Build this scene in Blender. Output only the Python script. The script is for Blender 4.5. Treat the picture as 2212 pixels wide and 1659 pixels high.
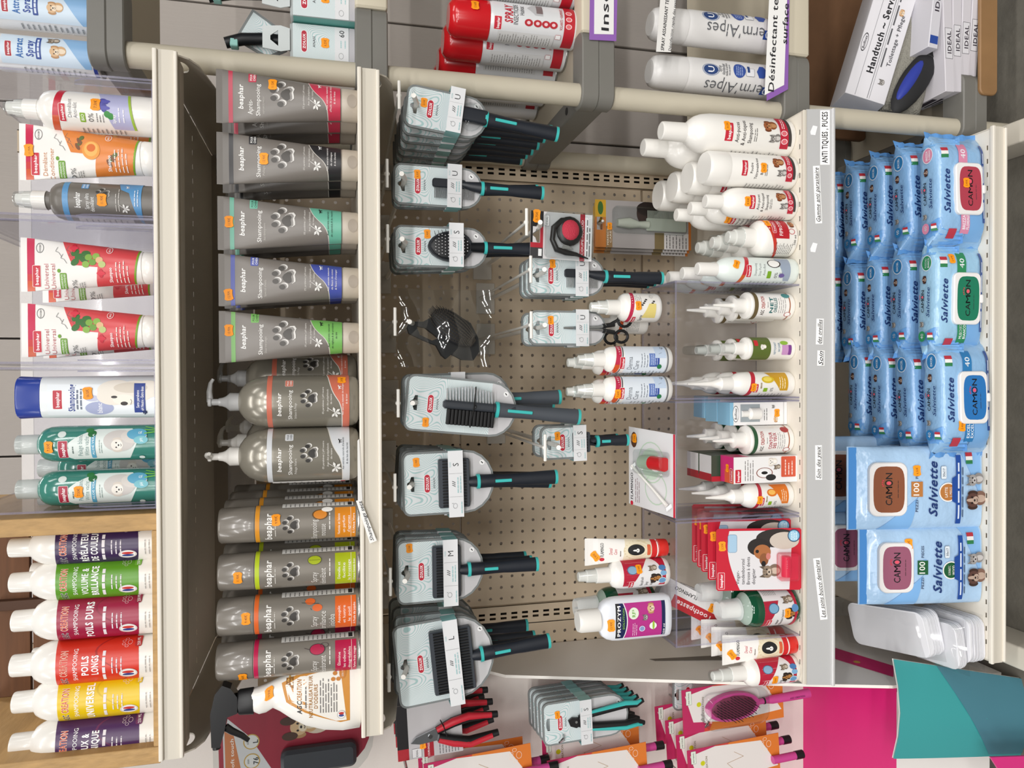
import bpy, math, random
from mathutils import Vector, Matrix
from mathutils.geometry import tessellate_polygon
random.seed(7)
scn = bpy.context.scene
COL = scn.collection
for o in list(bpy.data.objects):
    bpy.data.objects.remove(o)

# ------------------------------------------------------------------ camera
TH, YAW, ROLL = 0.2379, -0.0111, -0.0069
CAM = Vector((0.0406, -1.628, 1.35))
FPX = 1600.0
FW = Vector((math.sin(YAW)*math.cos(TH), math.cos(YAW)*math.cos(TH), -math.sin(TH)))
_r = Vector((math.cos(YAW), -math.sin(YAW), 0)); _u = _r.cross(FW)
RT = math.cos(ROLL)*_r + math.sin(ROLL)*_u
UP = -math.sin(ROLL)*_r + math.cos(ROLL)*_u
cd = bpy.data.cameras.new('camera'); cam = bpy.data.objects.new('camera', cd); COL.objects.link(cam)
cd.sensor_width = 36.0; cd.lens = 36.0*FPX/2212.0; cd.clip_start = 0.02
# the phone was held sideways: world up points to the left edge of the picture
cam.matrix_world = Matrix(((-UP.x, RT.x, -FW.x, CAM.x), (-UP.y, RT.y, -FW.y, CAM.y), (-UP.z, RT.z, -FW.z, CAM.z), (0, 0, 0, 1)))
scn.camera = cam

# ------------------------------------------------------------------ light
scn.view_settings.view_transform = 'Standard'
scn.view_settings.look = 'None'
scn.view_settings.gamma = 1.0
scn.view_settings.exposure = 0.18
scn.view_settings.use_curve_mapping = False
w = bpy.data.worlds.new('shop_air'); scn.world = w; w.use_nodes = True
w.node_tree.nodes['Background'].inputs[0].default_value = (1.0, 0.985, 0.97, 1)
w.node_tree.nodes['Background'].inputs[1].default_value = 0.08
def ceiling_or_added_tube(x, y, z, sx, sy, power):
    l = bpy.data.lights.new('ceiling_or_added_light', 'AREA'); l.shape = 'RECTANGLE'; l.size = sx; l.size_y = sy
    l.energy = power; l.color = (1.0, 0.983, 0.962)
    o = bpy.data.objects.new('ceiling_or_added_light', l); COL.objects.link(o); o.location = (x, y, z)
for lx in (-2.2, 0.0, 2.2):
    for ly, pw in ((-1.5, 13), (-3.3, 36), (-5.4, 78), (-8.0, 130)):
        ceiling_or_added_tube(lx, ly, 3.1, 1.5, 0.25, pw)
    ceiling_or_added_tube(lx, 0.27, 3.1, 1.5, 0.2, 10)  # unseen row added to brighten the gap and holes behind the panels

# ------------------------------------------------------------------ helpers
def ray(x, y):
    return FW + RT*(((1659-y)-829.5)/FPX) - UP*((x-1106)/FPX)
def at(x, y, Y):
    d = ray(x, y); return CAM + d*((Y-CAM.y)/d.y)
def az(x, y, Z):
    d = ray(x, y); return CAM + d*((Z-CAM.z)/d.z)
def lin(h):
    h = h.lstrip('#'); c = [int(h[i:i+2], 16)/255 for i in (0, 2, 4)]
    return tuple((v/12.92 if v <= .04045 else ((v+.055)/1.055)**2.4) for v in c) + (1,)
_mc = {}
def M(h, r=.45, metal=0.0, name=None, noise=0.0, nscale=60, bump=0.0, bscale=200, stretch=(1, 1, 1), coat=0.0):
    if not isinstance(h, str): return h
    k = (h, r, metal, noise, nscale, bump, bscale, stretch, coat)
    if k in _mc: return _mc[k]
    m = bpy.data.materials.new(name or ('tone_'+h.lstrip('#'))); m.use_nodes = True
    nt = m.node_tree; b = nt.nodes['Principled BSDF']
    c = lin(h); b.inputs['Base Color'].default_value = c; b.inputs['Roughness'].default_value = r; b.inputs['Metallic'].default_value = metal
    if coat: b.inputs['Coat Weight'].default_value = coat; b.inputs['Coat Roughness'].default_value = .08
    if noise or bump:
        tc = nt.nodes.new('ShaderNodeTexCoord'); mp = nt.nodes.new('ShaderNodeMapping'); mp.inputs['Scale'].default_value = stretch
        nt.links.new(tc.outputs['Object'], mp.inputs[0])
    if noise:
        n = nt.nodes.new('ShaderNodeTexNoise'); n.inputs['Scale'].default_value = nscale; n.inputs['Detail'].default_value = 5
        nt.links.new(mp.outputs[0], n.inputs['Vector'])
        mx = nt.nodes.new('ShaderNodeMix'); mx.data_type = 'RGBA'
        mx.inputs[6].default_value = tuple(v*(1-noise) for v in c[:3])+(1,); mx.inputs[7].default_value = tuple(min(1, v*(1+noise)) for v in c[:3])+(1,)
        nt.links.new(n.outputs['Fac'], mx.inputs[0]); nt.links.new(mx.outputs[2], b.inputs['Base Color'])
    if bump:
        n2 = nt.nodes.new('ShaderNodeTexNoise'); n2.inputs['Scale'].default_value = bscale; n2.inputs['Detail'].default_value = 3
        nt.links.new(mp.outputs[0], n2.inputs['Vector'])
        bp = nt.nodes.new('ShaderNodeBump'); bp.inputs['Strength'].default_value = bump; bp.inputs['Distance'].default_value = .004
        nt.links.new(n2.outputs['Fac'], bp.inputs['Height']); nt.links.new(bp.outputs[0], b.inputs['Normal'])
    _mc[k] = m; return m
def CLEAR(h='ffffff', gloss=.10, name='clear_plastic', base=.03):
    k = ('clear', h, gloss, base)
    if k in _mc: return _mc[k]
    m = bpy.data.materials.new(name); m.use_nodes = True; nt = m.node_tree; nt.nodes.clear()
    out = nt.nodes.new('ShaderNodeOutputMaterial'); mix = nt.nodes.new('ShaderNodeMixShader')
    t = nt.nodes.new('ShaderNodeBsdfTransparent'); t.inputs[0].default_value = lin(h)
    g = nt.nodes.new('ShaderNodeBsdfGlossy'); g.inputs['Roughness'].default_value = .06
    lw = nt.nodes.new('ShaderNodeLayerWeight'); lw.inputs[0].default_value = .5
    pw = nt.nodes.new('ShaderNodeMath'); pw.operation = 'POWER'; pw.inputs[1].default_value = 3.2
    ma = nt.nodes.new('ShaderNodeMath'); ma.operation = 'MULTIPLY_ADD'; ma.inputs[1].default_value = .3; ma.inputs[2].default_value = base
    nt.links.new(lw.outputs['Facing'], pw.inputs[0]); nt.links.new(pw.outputs[0], ma.inputs[0]); nt.links.new(ma.outputs[0], mix.inputs[0])
    nt.links.new(t.outputs[0], mix.inputs[1]); nt.links.new(g.outputs[0], mix.inputs[2]); nt.links.new(mix.outputs[0], out.inputs[0])
    _mc[k] = m; return m
def FROST(h, mixf=.5, r=.25, name='frosted_plastic'):
    k = ('frost', h, mixf, r)
    if k in _mc: return _mc[k]
    m = bpy.data.materials.new(name); m.use_nodes = True; nt = m.node_tree; b = nt.nodes['Principled BSDF']
    b.inputs['Base Color'].default_value = lin(h); b.inputs['Roughness'].default_value = r; b.inputs['Alpha'].default_value = mixf
    _mc[k] = m; return m
def WAVE(base, line, scale, name, dist=6.0, thr=.8):
    m = bpy.data.materials.new(name); m.use_nodes = True; nt = m.node_tree; b = nt.nodes['Principled BSDF']; b.inputs['Roughness'].default_value = .4
    tc = nt.nodes.new('ShaderNodeTexCoord'); wv = nt.nodes.new('ShaderNodeTexWave'); wv.wave_type = 'RINGS'
    wv.inputs['Scale'].default_value = scale; wv.inputs['Distortion'].default_value = dist; wv.inputs['Detail'].default_value = 1.0; wv.inputs['Detail Scale'].default_value = .35
    ns = nt.nodes.new('ShaderNodeTexNoise'); ns.inputs['Scale'].default_value = 13.0; ns.inputs['Detail'].default_value = 0.0
    sb = nt.nodes.new('ShaderNodeVectorMath'); sb.operation = 'MULTIPLY_ADD'; sb.inputs[1].default_value = (.17, 0, .17)
    nt.links.new(tc.outputs['Object'], ns.inputs['Vector']); nt.links.new(ns.outputs['Color'], sb.inputs[0]); nt.links.new(tc.outputs['Object'], sb.inputs[2]); nt.links.new(sb.outputs[0], wv.inputs['Vector'])
    cr = nt.nodes.new('ShaderNodeValToRGB'); cr.color_ramp.elements[0].position = thr-.12; cr.color_ramp.elements[0].color = lin(base)
    cr.color_ramp.elements[1].position = thr+.1; cr.color_ramp.elements[1].color = lin(line)
    nt.links.new(wv.outputs['Fac'], cr.inputs[0]); nt.links.new(cr.outputs[0], b.inputs['Base Color'])
    return m

class MB:
    """collects shapes (millimetres unless k is 1) and links them as one mesh object"""
    def __init__(s, k=.001): s.k = k; s.v = []; s.f = []; s.mi = []; s.mats = []; s.sm = []
    def add(s, vs, fs, mat, smooth=False):
        mat = M(mat)
        if mat not in s.mats: s.mats.append(mat)
        i = s.mats.index(mat); n = len(s.v)
        s.v += [tuple(c*s.k for c in p) for p in vs]
        for f in fs: s.f.append(tuple(n+j for j in f)); s.mi.append(i); s.sm.append(smooth)
    def box(s, x0, x1, y0, y1, z0, z1, mat):
        v = [(x, y, z) for x in (x0, x1) for y in (y0, y1) for z in (z0, z1)]
        s.add(v, [(0, 1, 3, 2), (4, 6, 7, 5), (0, 4, 5, 1), (2, 3, 7, 6), (0, 2, 6, 4), (1, 5, 7, 3)], mat)
    def loft(s, rings, mat, caps=(True, True), smooth=True, closed=True):
        n = len(rings[0]); vs = [p for r in rings for p in r]; fs = []
        for a in range(len(rings)-1):
            for j in range(n if closed else n-1):
                k = (j+1) % n; fs.append((a*n+j, a*n+k, (a+1)*n+k, (a+1)*n+j))
        s.add(vs, fs, mat, smooth)
        if caps[0]: s.add(list(rings[0]), [tuple(range(n))[::-1]], mat)
        if caps[1]: s.add(list(rings[-1]), [tuple(range(n))], mat)
    def rbox(s, x0, x1, y0, y1, z0, z1, mat, r=4, c=1.5, axis='z', seg=4):
        """box with rounded upright edges and chamfered ends"""
        if axis == 'z': a0, a1, b0, b1, c0, c1 = x0, x1, y0, y1, z0, z1; mp = lambda a, b, z: (a, b, z)
        elif axis == 'y': a0, a1, b0, b1, c0, c1 = z0, z1, x0, x1, y0, y1; mp = lambda a, b, z: (b, z, a)
        else: a0, a1, b0, b1, c0, c1 = y0, y1, z0, z1, x0, x1; mp = lambda a, b, z: (z, a, b)
        r = min(r, (a1-a0)/2*.98, (b1-b0)/2*.98); rings = []
        for (cc, ins) in ((c0, c), (c0+c, 0), (c1-c, 0), (c1, c)):
            ring = []
            rr = max(r-ins, r*.05)
            for (qx, qy, st) in ((a1, b1, 0), (a0, b1, 90), (a0, b0, 180), (a1, b0, 270)):
                ox = qx-(r if qx == a1 else -r); oy = qy-(r if qy == b1 else -r)
                for i in range(seg+1):
                    t = math.radians(st+90*i/seg); ring.append(mp(ox+rr*math.cos(t), oy+rr*math.sin(t), cc))
            rings.append(ring)
        s.loft(rings, mat)
    def rod(s, pts, r, mat, seg=8, caps=(True, True)):
        P = [Vector(p) for p in pts]; rings = []
        up = Vector((0.13, 0.31, .94))
        for i, p in enumerate(P):
            d = (P[min(i+1, len(P)-1)]-P[max(i-1, 0)]).normalized()
            if abs(d.dot(up)) > .97: up = Vector((.9, .3, .1))
            a = d.cross(up).normalized(); b = d.cross(a).normalized()
            rr = r[i] if isinstance(r, (list, tuple)) else r
            rings.append([tuple(p+a*(rr*math.cos(t))-b*(rr*math.sin(t))) for t in [2*math.pi*j/seg for j in range(seg)]])
        s.loft(rings, mat, caps)
    def plate(s, outer, holes, t0, t1, mat, axis='y', rim=None):
        """flat plate: outline in the plane, holes cut through it, from t0 to t1 along the axis"""
        if axis == 'y': mp = lambda p, t: (p[0], t, p[1])
        elif axis == 'x': mp = lambda p, t: (t, p[0], p[1])
        else: mp = lambda p, t: (p[0], p[1], t)
        loops = [outer]+list(holes); flat = [p for l in loops for p in l]
        tr = tessellate_polygon([[Vector((p[0], p[1], 0)) for p in l] for l in loops]); n = len(flat)
        s.add([mp(p, t0) for p in flat], [tuple(t) for t in tr], mat); s.add([mp(p, t1) for p in flat], [tuple(t)[::-1] for t in tr], mat)
        for l in loops:
            m = len(l); s.add([mp(p, t0) for p in l]+[mp(p, t1) for p in l], [(i, (i+1) % m, m+(i+1) % m, m+i) for i in range(m)], rim or mat)
    def ball(s, c, rx, ry, rz, mat, seg=12, rings=7):
        R = []
        for i in range(rings):
            t = math.pi*(i+.35)/(rings-.3)
            R.append([(c[0]+rx*math.sin(t)*math.cos(2*math.pi*j/seg), c[1]+ry*math.sin(t)*math.sin(2*math.pi*j/seg), c[2]-rz*math.cos(t)) for j in range(seg)])
        s.loft(R, mat)
    def build(s, name, parent=None, loc=None, rot=None, kind=None, label=None, sharp=38):
        me = bpy.data.meshes.new(name); me.from_pydata(s.v, [], s.f)
        for m in s.mats: me.materials.append(m)
        me.polygons.foreach_set('material_index', s.mi); me.polygons.foreach_set('use_smooth', s.sm)
        me.update()
        if any(s.sm): me.set_sharp_from_angle(angle=math.radians(sharp))
        o = bpy.data.objects.new(name, me); COL.objects.link(o)
        if parent: o.parent = parent
        if loc: o.location = loc
        if rot: o.rotation_euler = rot
        if kind: o['kind'] = kind
        if label: o['label'] = label
        KEEP[o.name] = s
        return o
KEEP = {}
def tag(o, label, cat, group=None, kind=None):
    o['label'] = label; o['category'] = cat
    if group: o['group'] = group
    if kind: o['kind'] = kind
    return o
def thing(name, label, cat, loc=(0, 0, 0), rot=(0, 0, 0), group=None):
    o = bpy.data.objects.new(name, None); COL.objects.link(o); o.empty_display_size = .02
    o.location = loc; o.rotation_euler = rot if isinstance(rot, (tuple, list)) else (0, 0, rot)
    return tag(o, label, cat, group)
def dup(root, loc, label, rot=None, group=None, skip=()):
    r = root.copy(); COL.objects.link(r); r.location = loc; r['label'] = label
    if rot is not None: r.rotation_euler = rot if isinstance(rot, (tuple, list)) else (0, 0, rot)
    if group: r['group'] = group
    for ch in list(root.children):
        if ch.name.split('.')[0] in skip: continue
        c = ch.copy(); COL.objects.link(c); c.parent = r
        for g in list(ch.children):
            d = g.copy(); COL.objects.link(d); d.parent = c
    return r

# ---- printed surfaces
_tc = {}
def glyphs(t, b, sh):
    k = (t, b, sh)
    if k not in _tc:
        fat = b if (('M' in t or '4' in t) and b > 0) else 0.0      # the letter M cannot be thickened by offset: repeat it sideways instead
        if fat: b = 0.0
        cu = bpy.data.curves.new('t', 'FONT'); cu.body = t; cu.size = 1; cu.resolution_u = 2; cu.offset = b; cu.shear = sh; cu.fill_mode = 'FRONT'; cu.space_character = 1.0+max(0.0, b, fat)*4.5
        ob = bpy.data.objects.new('t', cu); me = bpy.data.meshes.new_from_object(ob)
        v = [(p.co.x, p.co.y) for p in me.vertices]; f = [tuple(p.vertices) for p in me.polygons]
        bpy.data.objects.remove(ob); bpy.data.meshes.remove(me); bpy.data.curves.remove(cu)
        x0 = min((p[0] for p in v), default=0); x1 = max((p[0] for p in v), default=1)
        if fat: n = len(v); v = [(p[0]+d, p[1]) for d in (-fat, 0.0, fat) for p in v]; f = [tuple(j+n*c for j in q) for c in range(3) for q in f]; x0 -= fat; x1 += fat
        _tc[k] = ([(p[0]-x0, p[1]) for p in v], f, x1-x0)
    return _tc[k]
class Surf:
    """front surface of a lofted body; arc: x runs along the curve, proj: x is the plain sideways distance"""
    def __init__(s, secs, mode='arc'): s.secs = secs; s.mode = mode
    def at(s, z):
        S = s.secs
        if z <= S[0][0]: return S[0][1:]
        for a, b in zip(S, S[1:]):
            if z <= b[0]:
                t = (z-a[0])/max(b[0]-a[0], 1e-6); return tuple(p+(q-p)*t for p, q in zip(a[1:], b[1:]))
        return S[-1][1:]
    def __call__(s, x, z, off):
        rx, ry, n, xc = s.at(z)
        if s.mode == 'arc':
            ph = max(-3.1, min(3.1, x/max(rx, .1))); sx, cx = math.sin(ph), math.cos(ph)
            nx, ny = sx*ry, -cx*rx; l = math.hypot(nx, ny) or 1
            return (xc+rx*sx+nx/l*off, -ry*cx+ny/l*off, z)
        q = max(-.992, min(.992, x/max(rx, .1))); c = (1-abs(q)**n)**(1/n)
        return (xc+q*rx+q*off*.5, -ry*c-off, z)
class Flat:
    mode = 'flat'
    def __init__(s, y=0.0): s.y = y
    def __call__(s, x, z, off): return (x, s.y-off, z)
class Top:
    mode = 'flat'
    def __init__(s, z=0.0): s.z = z
    def __call__(s, x, z, off): return (x, z, s.z+off)
class SideR:
    """face looking right (+X): text runs from front to back"""
    mode = 'flat'
    def __init__(s, x=0.0): s.x = x
    def __call__(s, x, z, off): return (s.x+off, x, z)
class SideL:
    mode = 'flat'
    def __init__(s, x=0.0): s.x = x
    def __call__(s, x, z, off): return (s.x-off, -x, z)
class Lab:
    def __init__(s, surf, sx=1.0, sz=1.0, R=None, off=.2, dl=.035):
        s.s = surf; s.sx = sx; s.sz = sz; s.mb = MB(); s.off = off; s.dl = dl; s.R = R
    def nxt(s): s.off += s.dl
    def strip(s, us, lo, hi, c):
        o = s.off; vs = []; fs = []; m = 1
        if s.s.mode != 'flat': m = max(1, min(14, int(max(abs(b-a) for a, b in zip(lo, hi))*s.sz/5.0)))
        for u, a, b in zip(us, lo, hi):
            for k in range(m+1): vs.append(s.s(u*s.sx, (a+(b-a)*k/m)*s.sz, o))
        q = m+1
        for i in range(len(us)-1):
            for k in range(m): fs.append((q*i+k, q*(i+1)+k, q*(i+1)+k+1, q*i+k+1))
        s.mb.add(vs, fs, c, s.s.mode != 'flat'); s.nxt()
    def cols(s, u0, u1):
        n = 1 if s.s.mode == 'flat' else max(2, int(abs(u1-u0)*s.sx/2.6)+1); n = min(n, 60)
        return [u0+(u1-u0)*i/n for i in range(n+1)]
    def rect(s, x0, x1, z0, z1, c):
        us = s.cols(x0, x1); s.strip(us, [z0]*len(us), [z1]*len(us), c)
    def band(s, z0, z1, c, wave=0.0, ph=0.0):
        """full print band round the front and sides"""
        R = 1.9; us = [-R+2*R*i/26 for i in range(27)]
        s.strip(us, [z0]*27, [z1+wave*math.sin(u*1.6+ph) for u in us], c)
    def area(s, x0, x1, flo, fhi, c, n=18):
        us = [x0+(x1-x0)*i/n for i in range(n+1)]; s.strip(us, [flo(u) for u in us], [fhi(u) for u in us], c)
    def poly(s, pts, c, n=0):
        xs = sorted(set(p[0] for p in pts)); cs = set(xs)
        for u in s.cols(xs[0], xs[-1]): cs.add(u)
        us = sorted(cs); us = [u for i, u in enumerate(us) if i == 0 or u-us[i-1] > 1e-6]
        lo, hi = [], []; m = len(pts)
        for u in us:
            zs = []
            for i in range(m):
                (ax, a), (bx, b) = pts[i], pts[(i+1) % m]
                if min(ax, bx)-1e-7 <= u <= max(ax, bx)+1e-7:
                    if abs(bx-ax) < 1e-7: zs += [a, b]
                    else: zs.append(a+(b-a)*(u-ax)/(bx-ax))
            lo.append(min(zs)); hi.append(max(zs))
        s.strip(us, lo, hi, c)
    def ell(s, x, z, rx, rz, c, n=12, rot=0):
        k = s.sz/s.sx; pts = []
        if rot == 0:
            us = [x-rx*math.cos(math.pi*i/n) for i in range(n+1)]; q = [rz*math.sin(math.pi*i/n) for i in range(n+1)]
            s.strip(us, [z-a for a in q], [z+a for a in q], c); return
        ca, sa = math.cos(rot), math.sin(rot)
        for i in range(16):
            t = 2*math.pi*i/16; a, b = rx*math.cos(t), rz*math.sin(t)*k; pts.append((x+a*ca-b*sa, z+(a*sa+b*ca)/k))
        s.poly(pts, c)
    def ring(s, x, z, rx, rz, w, c, n=20):
        vs = []; fs = []; o = s.off
        for i in range(n):
            t = 2*math.pi*i/n
            for q in (1.0, 1-w): vs.append(s.s((x+rx*q*math.cos(t))*s.sx, (z+rz*q*math.sin(t))*s.sz, o))
        for i in range(n):
            j = (i+1) % n; fs.append((2*i, 2*j, 2*j+1, 2*i+1))
        s.mb.add(vs, fs, c); s.nxt()
    def path(s, pts, w, c):
        """thin printed stroke of width w (mm)"""
        o = s.off; P = [(p[0]*s.sx, p[1]*s.sz) for p in pts]
        for (ax, a), (bx, b) in zip(P, P[1:]):
            l = math.hypot(bx-ax, b-a) or 1; nx, nz = -(b-a)/l*w/2, (bx-ax)/l*w/2
            s.mb.add([s.s(ax+nx, a+nz, o), s.s(ax-nx, a-nz, o), s.s(bx-nx, b-nz, o), s.s(bx+nx, b+nz, o)], [(0, 1, 2, 3)], c)
        s.nxt()
    def text(s, t, x, z, h, c, w=None, al='C', b=.012, sh=0.0, rot=0.0, wide=1.0):
        """h: letter height, w: width to fit (label units), al: C, L or R"""
        v, f, tw = glyphs(t, b, sh); hm = h*s.sz/.72; kx = hm*wide
        if w: kx = w*s.sx/max(tw, .01)
        ox = {'C': -tw/2, 'L': 0, 'R': -tw}[al]; ca, sa = math.cos(rot), math.sin(rot); vs = []
        sag = 0.0
        if s.s.mode == 'arc': sag = (kx*.62)**2/(8*max(s.s.at(z*s.sz)[0], 4))
        for px, pz in v:
            a, q = (px+ox)*kx, (pz-.36)*hm
            vs.append(s.s(x*s.sx+a*ca-q*sa, z*s.sz+a*sa+q*ca, s.off+sag))
        s.mb.add(vs, f, c); s.nxt()
    def lines(s, x0, x1, z0, z1, n, c='6a6a6a', seed=0, t=.27):
        """rows of print too fine to read"""
        rnd = random.Random(seed); st = (z1-z0)/max(n, 1); o = s.off
        for i in range(n):
            zz = z1-st*(i+.5); xe = x1-(x1-x0)*rnd.random()*.3; u = x0
            while u < xe:
                ue = min(xe, u+(x1-x0)*(.12+.2*rnd.random()))
                s.off = o; s.rect(u, ue, zz-st*t/2, zz+st*t/2, c); u = ue+(x1-x0)*.04
        s.nxt()
    def paw(s, x, z, k, dark, light):
        ry = k*s.sx/s.sz
        toes = ((-.62, .18, .25), (-.24, .62, -.1), (.28, .66, -.1), (.66, .22, .3))
        pad = [(-.42, -.32), (-.36, -.1), (-.16, .14), (.06, .2), (.28, .06), (.44, -.18), (.46, -.42), (.3, -.54), (.1, -.46), (-.12, -.5), (-.3, -.5)]
        dk, lt = lin(dark), lin(light); md = '%02x%02x%02x' % tuple(int(round((.55*int(dark[i:i+2], 16)+.45*int(light[i:i+2], 16)))) for i in (0, 2, 4))
        for dx, dz, c, q in ((.08, -.13, light, 1.12), (.03, -.05, md, 1.05), (-.01, .01, dark, .9)):
            for a, b, _ in toes: s.ell(x+(a+dx)*k, z+(b+dz)*ry, .19*k*q, .24*ry*q, c, 8); s.off -= s.dl
            s.poly([(x+(a*q+dx)*k, z+(b*q+dz)*ry) for a, b in pad], c)
    def pawline(s, x, z, k, c, w=.2):
        ry = k*s.sx/s.sz
        for a, b in ((-.62, .15), (-.24, .6), (.3, .62), (.68, .2)): s.ring(x+a*k, z+b*ry, .21*k, .27*ry, w, c, 12)
        s.ring(x+.02*k, z-.3*ry, .42*k, .33*ry, w*.7, c, 14)
    def pill(s, x, z, rx, rz, c, rim=None):
        k = rz*s.sz/s.sx
        def P(g):
            pts = []
            for (sg, st) in ((1, -90), (-1, 90)):
                for i in range(7):
                    t = math.radians(st+180*i/6); pts.append((x+sg*(rx-k)+(k+g)*math.cos(t), z+(k+g)*math.sin(t)*s.sx/s.sz))
            return pts
        if rim: s.poly(P(.9/s.sx), rim)
        s.poly(P(0), c)
    def rr(s, x0, x1, z0, z1, c, r=1.0, rim=None, rimw=.6):
        def P(g):
            a0, a1, b0, b1 = x0*s.sx-g, x1*s.sx+g, z0*s.sz-g, z1*s.sz+g; q = min(r+g, (a1-a0)/2, (b1-b0)/2)
            return [(a/s.sx, b/s.sz) for a, b in ((a0+q, b0), (a1-q, b0), (a1-q*.3, b0+q*.3), (a1, b0+q), (a1, b1-q), (a1-q*.3, b1-q*.3), (a1-q, b1), (a0+q, b1), (a0+q*.3, b1-q*.3), (a0, b1-q), (a0, b0+q), (a0+q*.3, b0+q*.3))]
        if rim: s.poly(P(rimw), rim)
        s.poly(P(0), c)
    def redtab(s, x, z, w, h, c='c8283c'):
        s.rr(x-w/2, x+w/2, z-h/2, z+h/2, c, 1.0, 'f4f2ee', .55)
        s.text('beaphar', x, z, h*.42, 'ffffff', w=w*.82, b=.02)
    def animal(s, x, z, k, kind, body=True):
        """simple printed picture of a pet, k: half width"""
        y = k*s.sx/s.sz
        P = {'white_dog': ('efe9e0', 'd9cfc4', 'f6f2ea', 'e6ddd0'), 'puppy': ('d9b48a', 'b98c5e', 'ecd9bf', 'cfa678'), 'brown_dog': ('9a5a34', '6f3a1e', 'c08a5c', '8a4e2a'),
             'tricolour': ('3a2a22', '241a16', 'b07840', '2c221e'), 'cat': ('8e8a86', '6a6662', 'c9c5c0', '7c7874'), 'tabby': ('8a7a68', '5c5044', 'c4b6a4', '786a5a'),
             'collie': ('1e1e20', '141416', 'f2f0ec', '202024'), 'grey_cat': ('9c9896', '7a7674', 'c2bebc', '8a8684'), 'cocker': ('5a3c34', '3c2620', 'b8a090', '7a5a4c')}[kind]
        m, ear, muz, bod = P
        if body: s.ell(x+.15*k, z-.75*y, .62*k, .62*y, bod); s.ell(x+.1*k, z-.8*y, .32*k, .5*y, muz)
        if kind in ('cat', 'tabby', 'grey_cat'):
            for sg in (-1, 1): s.poly([(x+sg*.2*k, z+.34*y), (x+sg*.52*k, z+.85*y), (x+sg*.6*k, z+.2*y)], ear)
            s.ell(x, z, .62*k, .5*y, m); s.ell(x, z-.2*y, .3*k, .22*y, muz)
            for q in (-.3, 0, .3): s.path([(x+q*k, z+.46*y), (x+q*.8*k, z+.22*y)], k*s.sx*.06, ear)
        else:
            for sg in (-1, 1): s.ell(x+sg*.58*k, z-.02*y, .24*k, .48*y, ear)
            s.ell(x, z, .6*k, .6*y, m)
            if kind in ('collie', 'tricolour', 'cocker'): s.ell(x, z+.1*y, .15*k, .5*y, muz)
            s.ell(x-.02*k, z-.28*y, .34*k, .3*y, muz)
        for sg in (-1, 1): s.ell(x+sg*.25*k, z+.08*y, .08*k, .09*y, '1c1412', 6)
        s.ell(x-.02*k, z-.16*y, .11*k, .08*y, '1a1214', 6)
        s.path([(x-.16*k, z-.38*y), (x-.02*k, z-.44*y), (x+.12*k, z-.36*y)], k*s.sx*.05, '40262a')
    def build(s, parent, name='label', label=None):
        """print on a card, carton or pouch belongs to that sheet; other print is a label of its own"""
        if parent and name in ('card_print', 'front_print', 'top_print', 'side_print', 'carton_print', 'end_print'):
            for ch in parent.children:
                if ch.name.split('.')[0] in ('card', 'carton', 'pouch') and ch.name in KEEP:
                    b = KEEP[ch.name]
                    n = len(b.v); b.v += s.mb.v
                    for f, i, sm in zip(s.mb.f, s.mb.mi, s.mb.sm):
                        m = s.mb.mats[i]
                        if m not in b.mats: b.mats.append(m)
                        b.f.append(tuple(n+j for j in f)); b.mi.append(b.mats.index(m)); b.sm.append(sm)
                    old = ch.data; t = b.build(ch.name.split('.')[0]); ch.data = t.data; del KEEP[t.name]; bpy.data.objects.remove(t); bpy.data.meshes.remove(old)
                    return ch
        return s.mb.build(name, parent, label=label)
def price(parent, surf, x, z, t='6.50', w=17, h=13, ang=0.0, c='ff9c10', off=.95):
    """orange price sticker with notched corners (x, z in millimetres)"""
    l = Lab(surf, off=max(off, .85 if surf.mode == 'flat' else 1.35)); ca, sa = math.cos(ang), math.sin(ang)
    q = [(-.5, -.26), (-.38, -.5), (-.1, -.43), (.1, -.43), (.38, -.5), (.5, -.26), (.5, .26), (.38, .5), (.1, .43), (-.1, .43), (-.38, .5), (-.5, .26)]
    l.poly([(x+a*w*ca-b*h*sa, z+a*w*sa+b*h*ca) for a, b in q], M(c, .55))
    l.text(t+'€', x, z, h*.3, '5a3410', w=w*.62, b=0.0, rot=ang)
    return l.build(parent, 'price_sticker')
def body(parent, name, pts, W, H, mat, D=None, n=2.0, seg=28, mode='arc', caps=(True, True), sharp=38):
    """lofted bottle, cap or tube; pts: (height, half width[, half depth[, sideways]]) as fractions of H, W/2, D/2"""
    D = D or W; secs = []; rings = []
    for p in pts:
        rx = p[1]*W/2; ry = (p[2] if len(p) > 2 else p[1])*D/2; xc = p[3]*W/2 if len(p) > 3 else 0.0
        secs.append((p[0]*H, rx, ry, n, xc)); ring = []
        for j in range(seg):
            t = 2*math.pi*j/seg-math.pi/2; c, q = math.cos(t), math.sin(t)
            ring.append((xc+rx*math.copysign(abs(c)**(2/n), c), ry*math.copysign(abs(q)**(2/n), q), p[0]*H))
        rings.append(ring)
    if pts[0][0] > pts[-1][0]: rings = rings[::-1]; secs = secs[::-1]
    mb = MB(); mb.loft(rings, mat, caps); mb.build(name, parent, sharp=sharp)
    return Surf(secs, mode)
def P(x0, x1, y0, y1, Yc, Z):
    """size and place of a standing product from where its edges meet the shelf plane"""
    ym = (y0+y1)/2; a = at(x0, ym, Yc); l = at((x0+x1)/2, y1, Yc); r = at((x0+x1)/2, y0, Yc); b = at(x1, ym, Yc)
    return (l.x+r.x)/2, (r.x-l.x)*1000, (a.z-Z)*1000
ORD = ('first', 'second', 'third', 'fourth', 'fifth', 'sixth', 'seventh')
Z1, Z2, Z3, Z4 = 1.589, 1.309, 0.557, 0.159     # shelf tops
YF = -0.499                                      # shelf fronts

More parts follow.
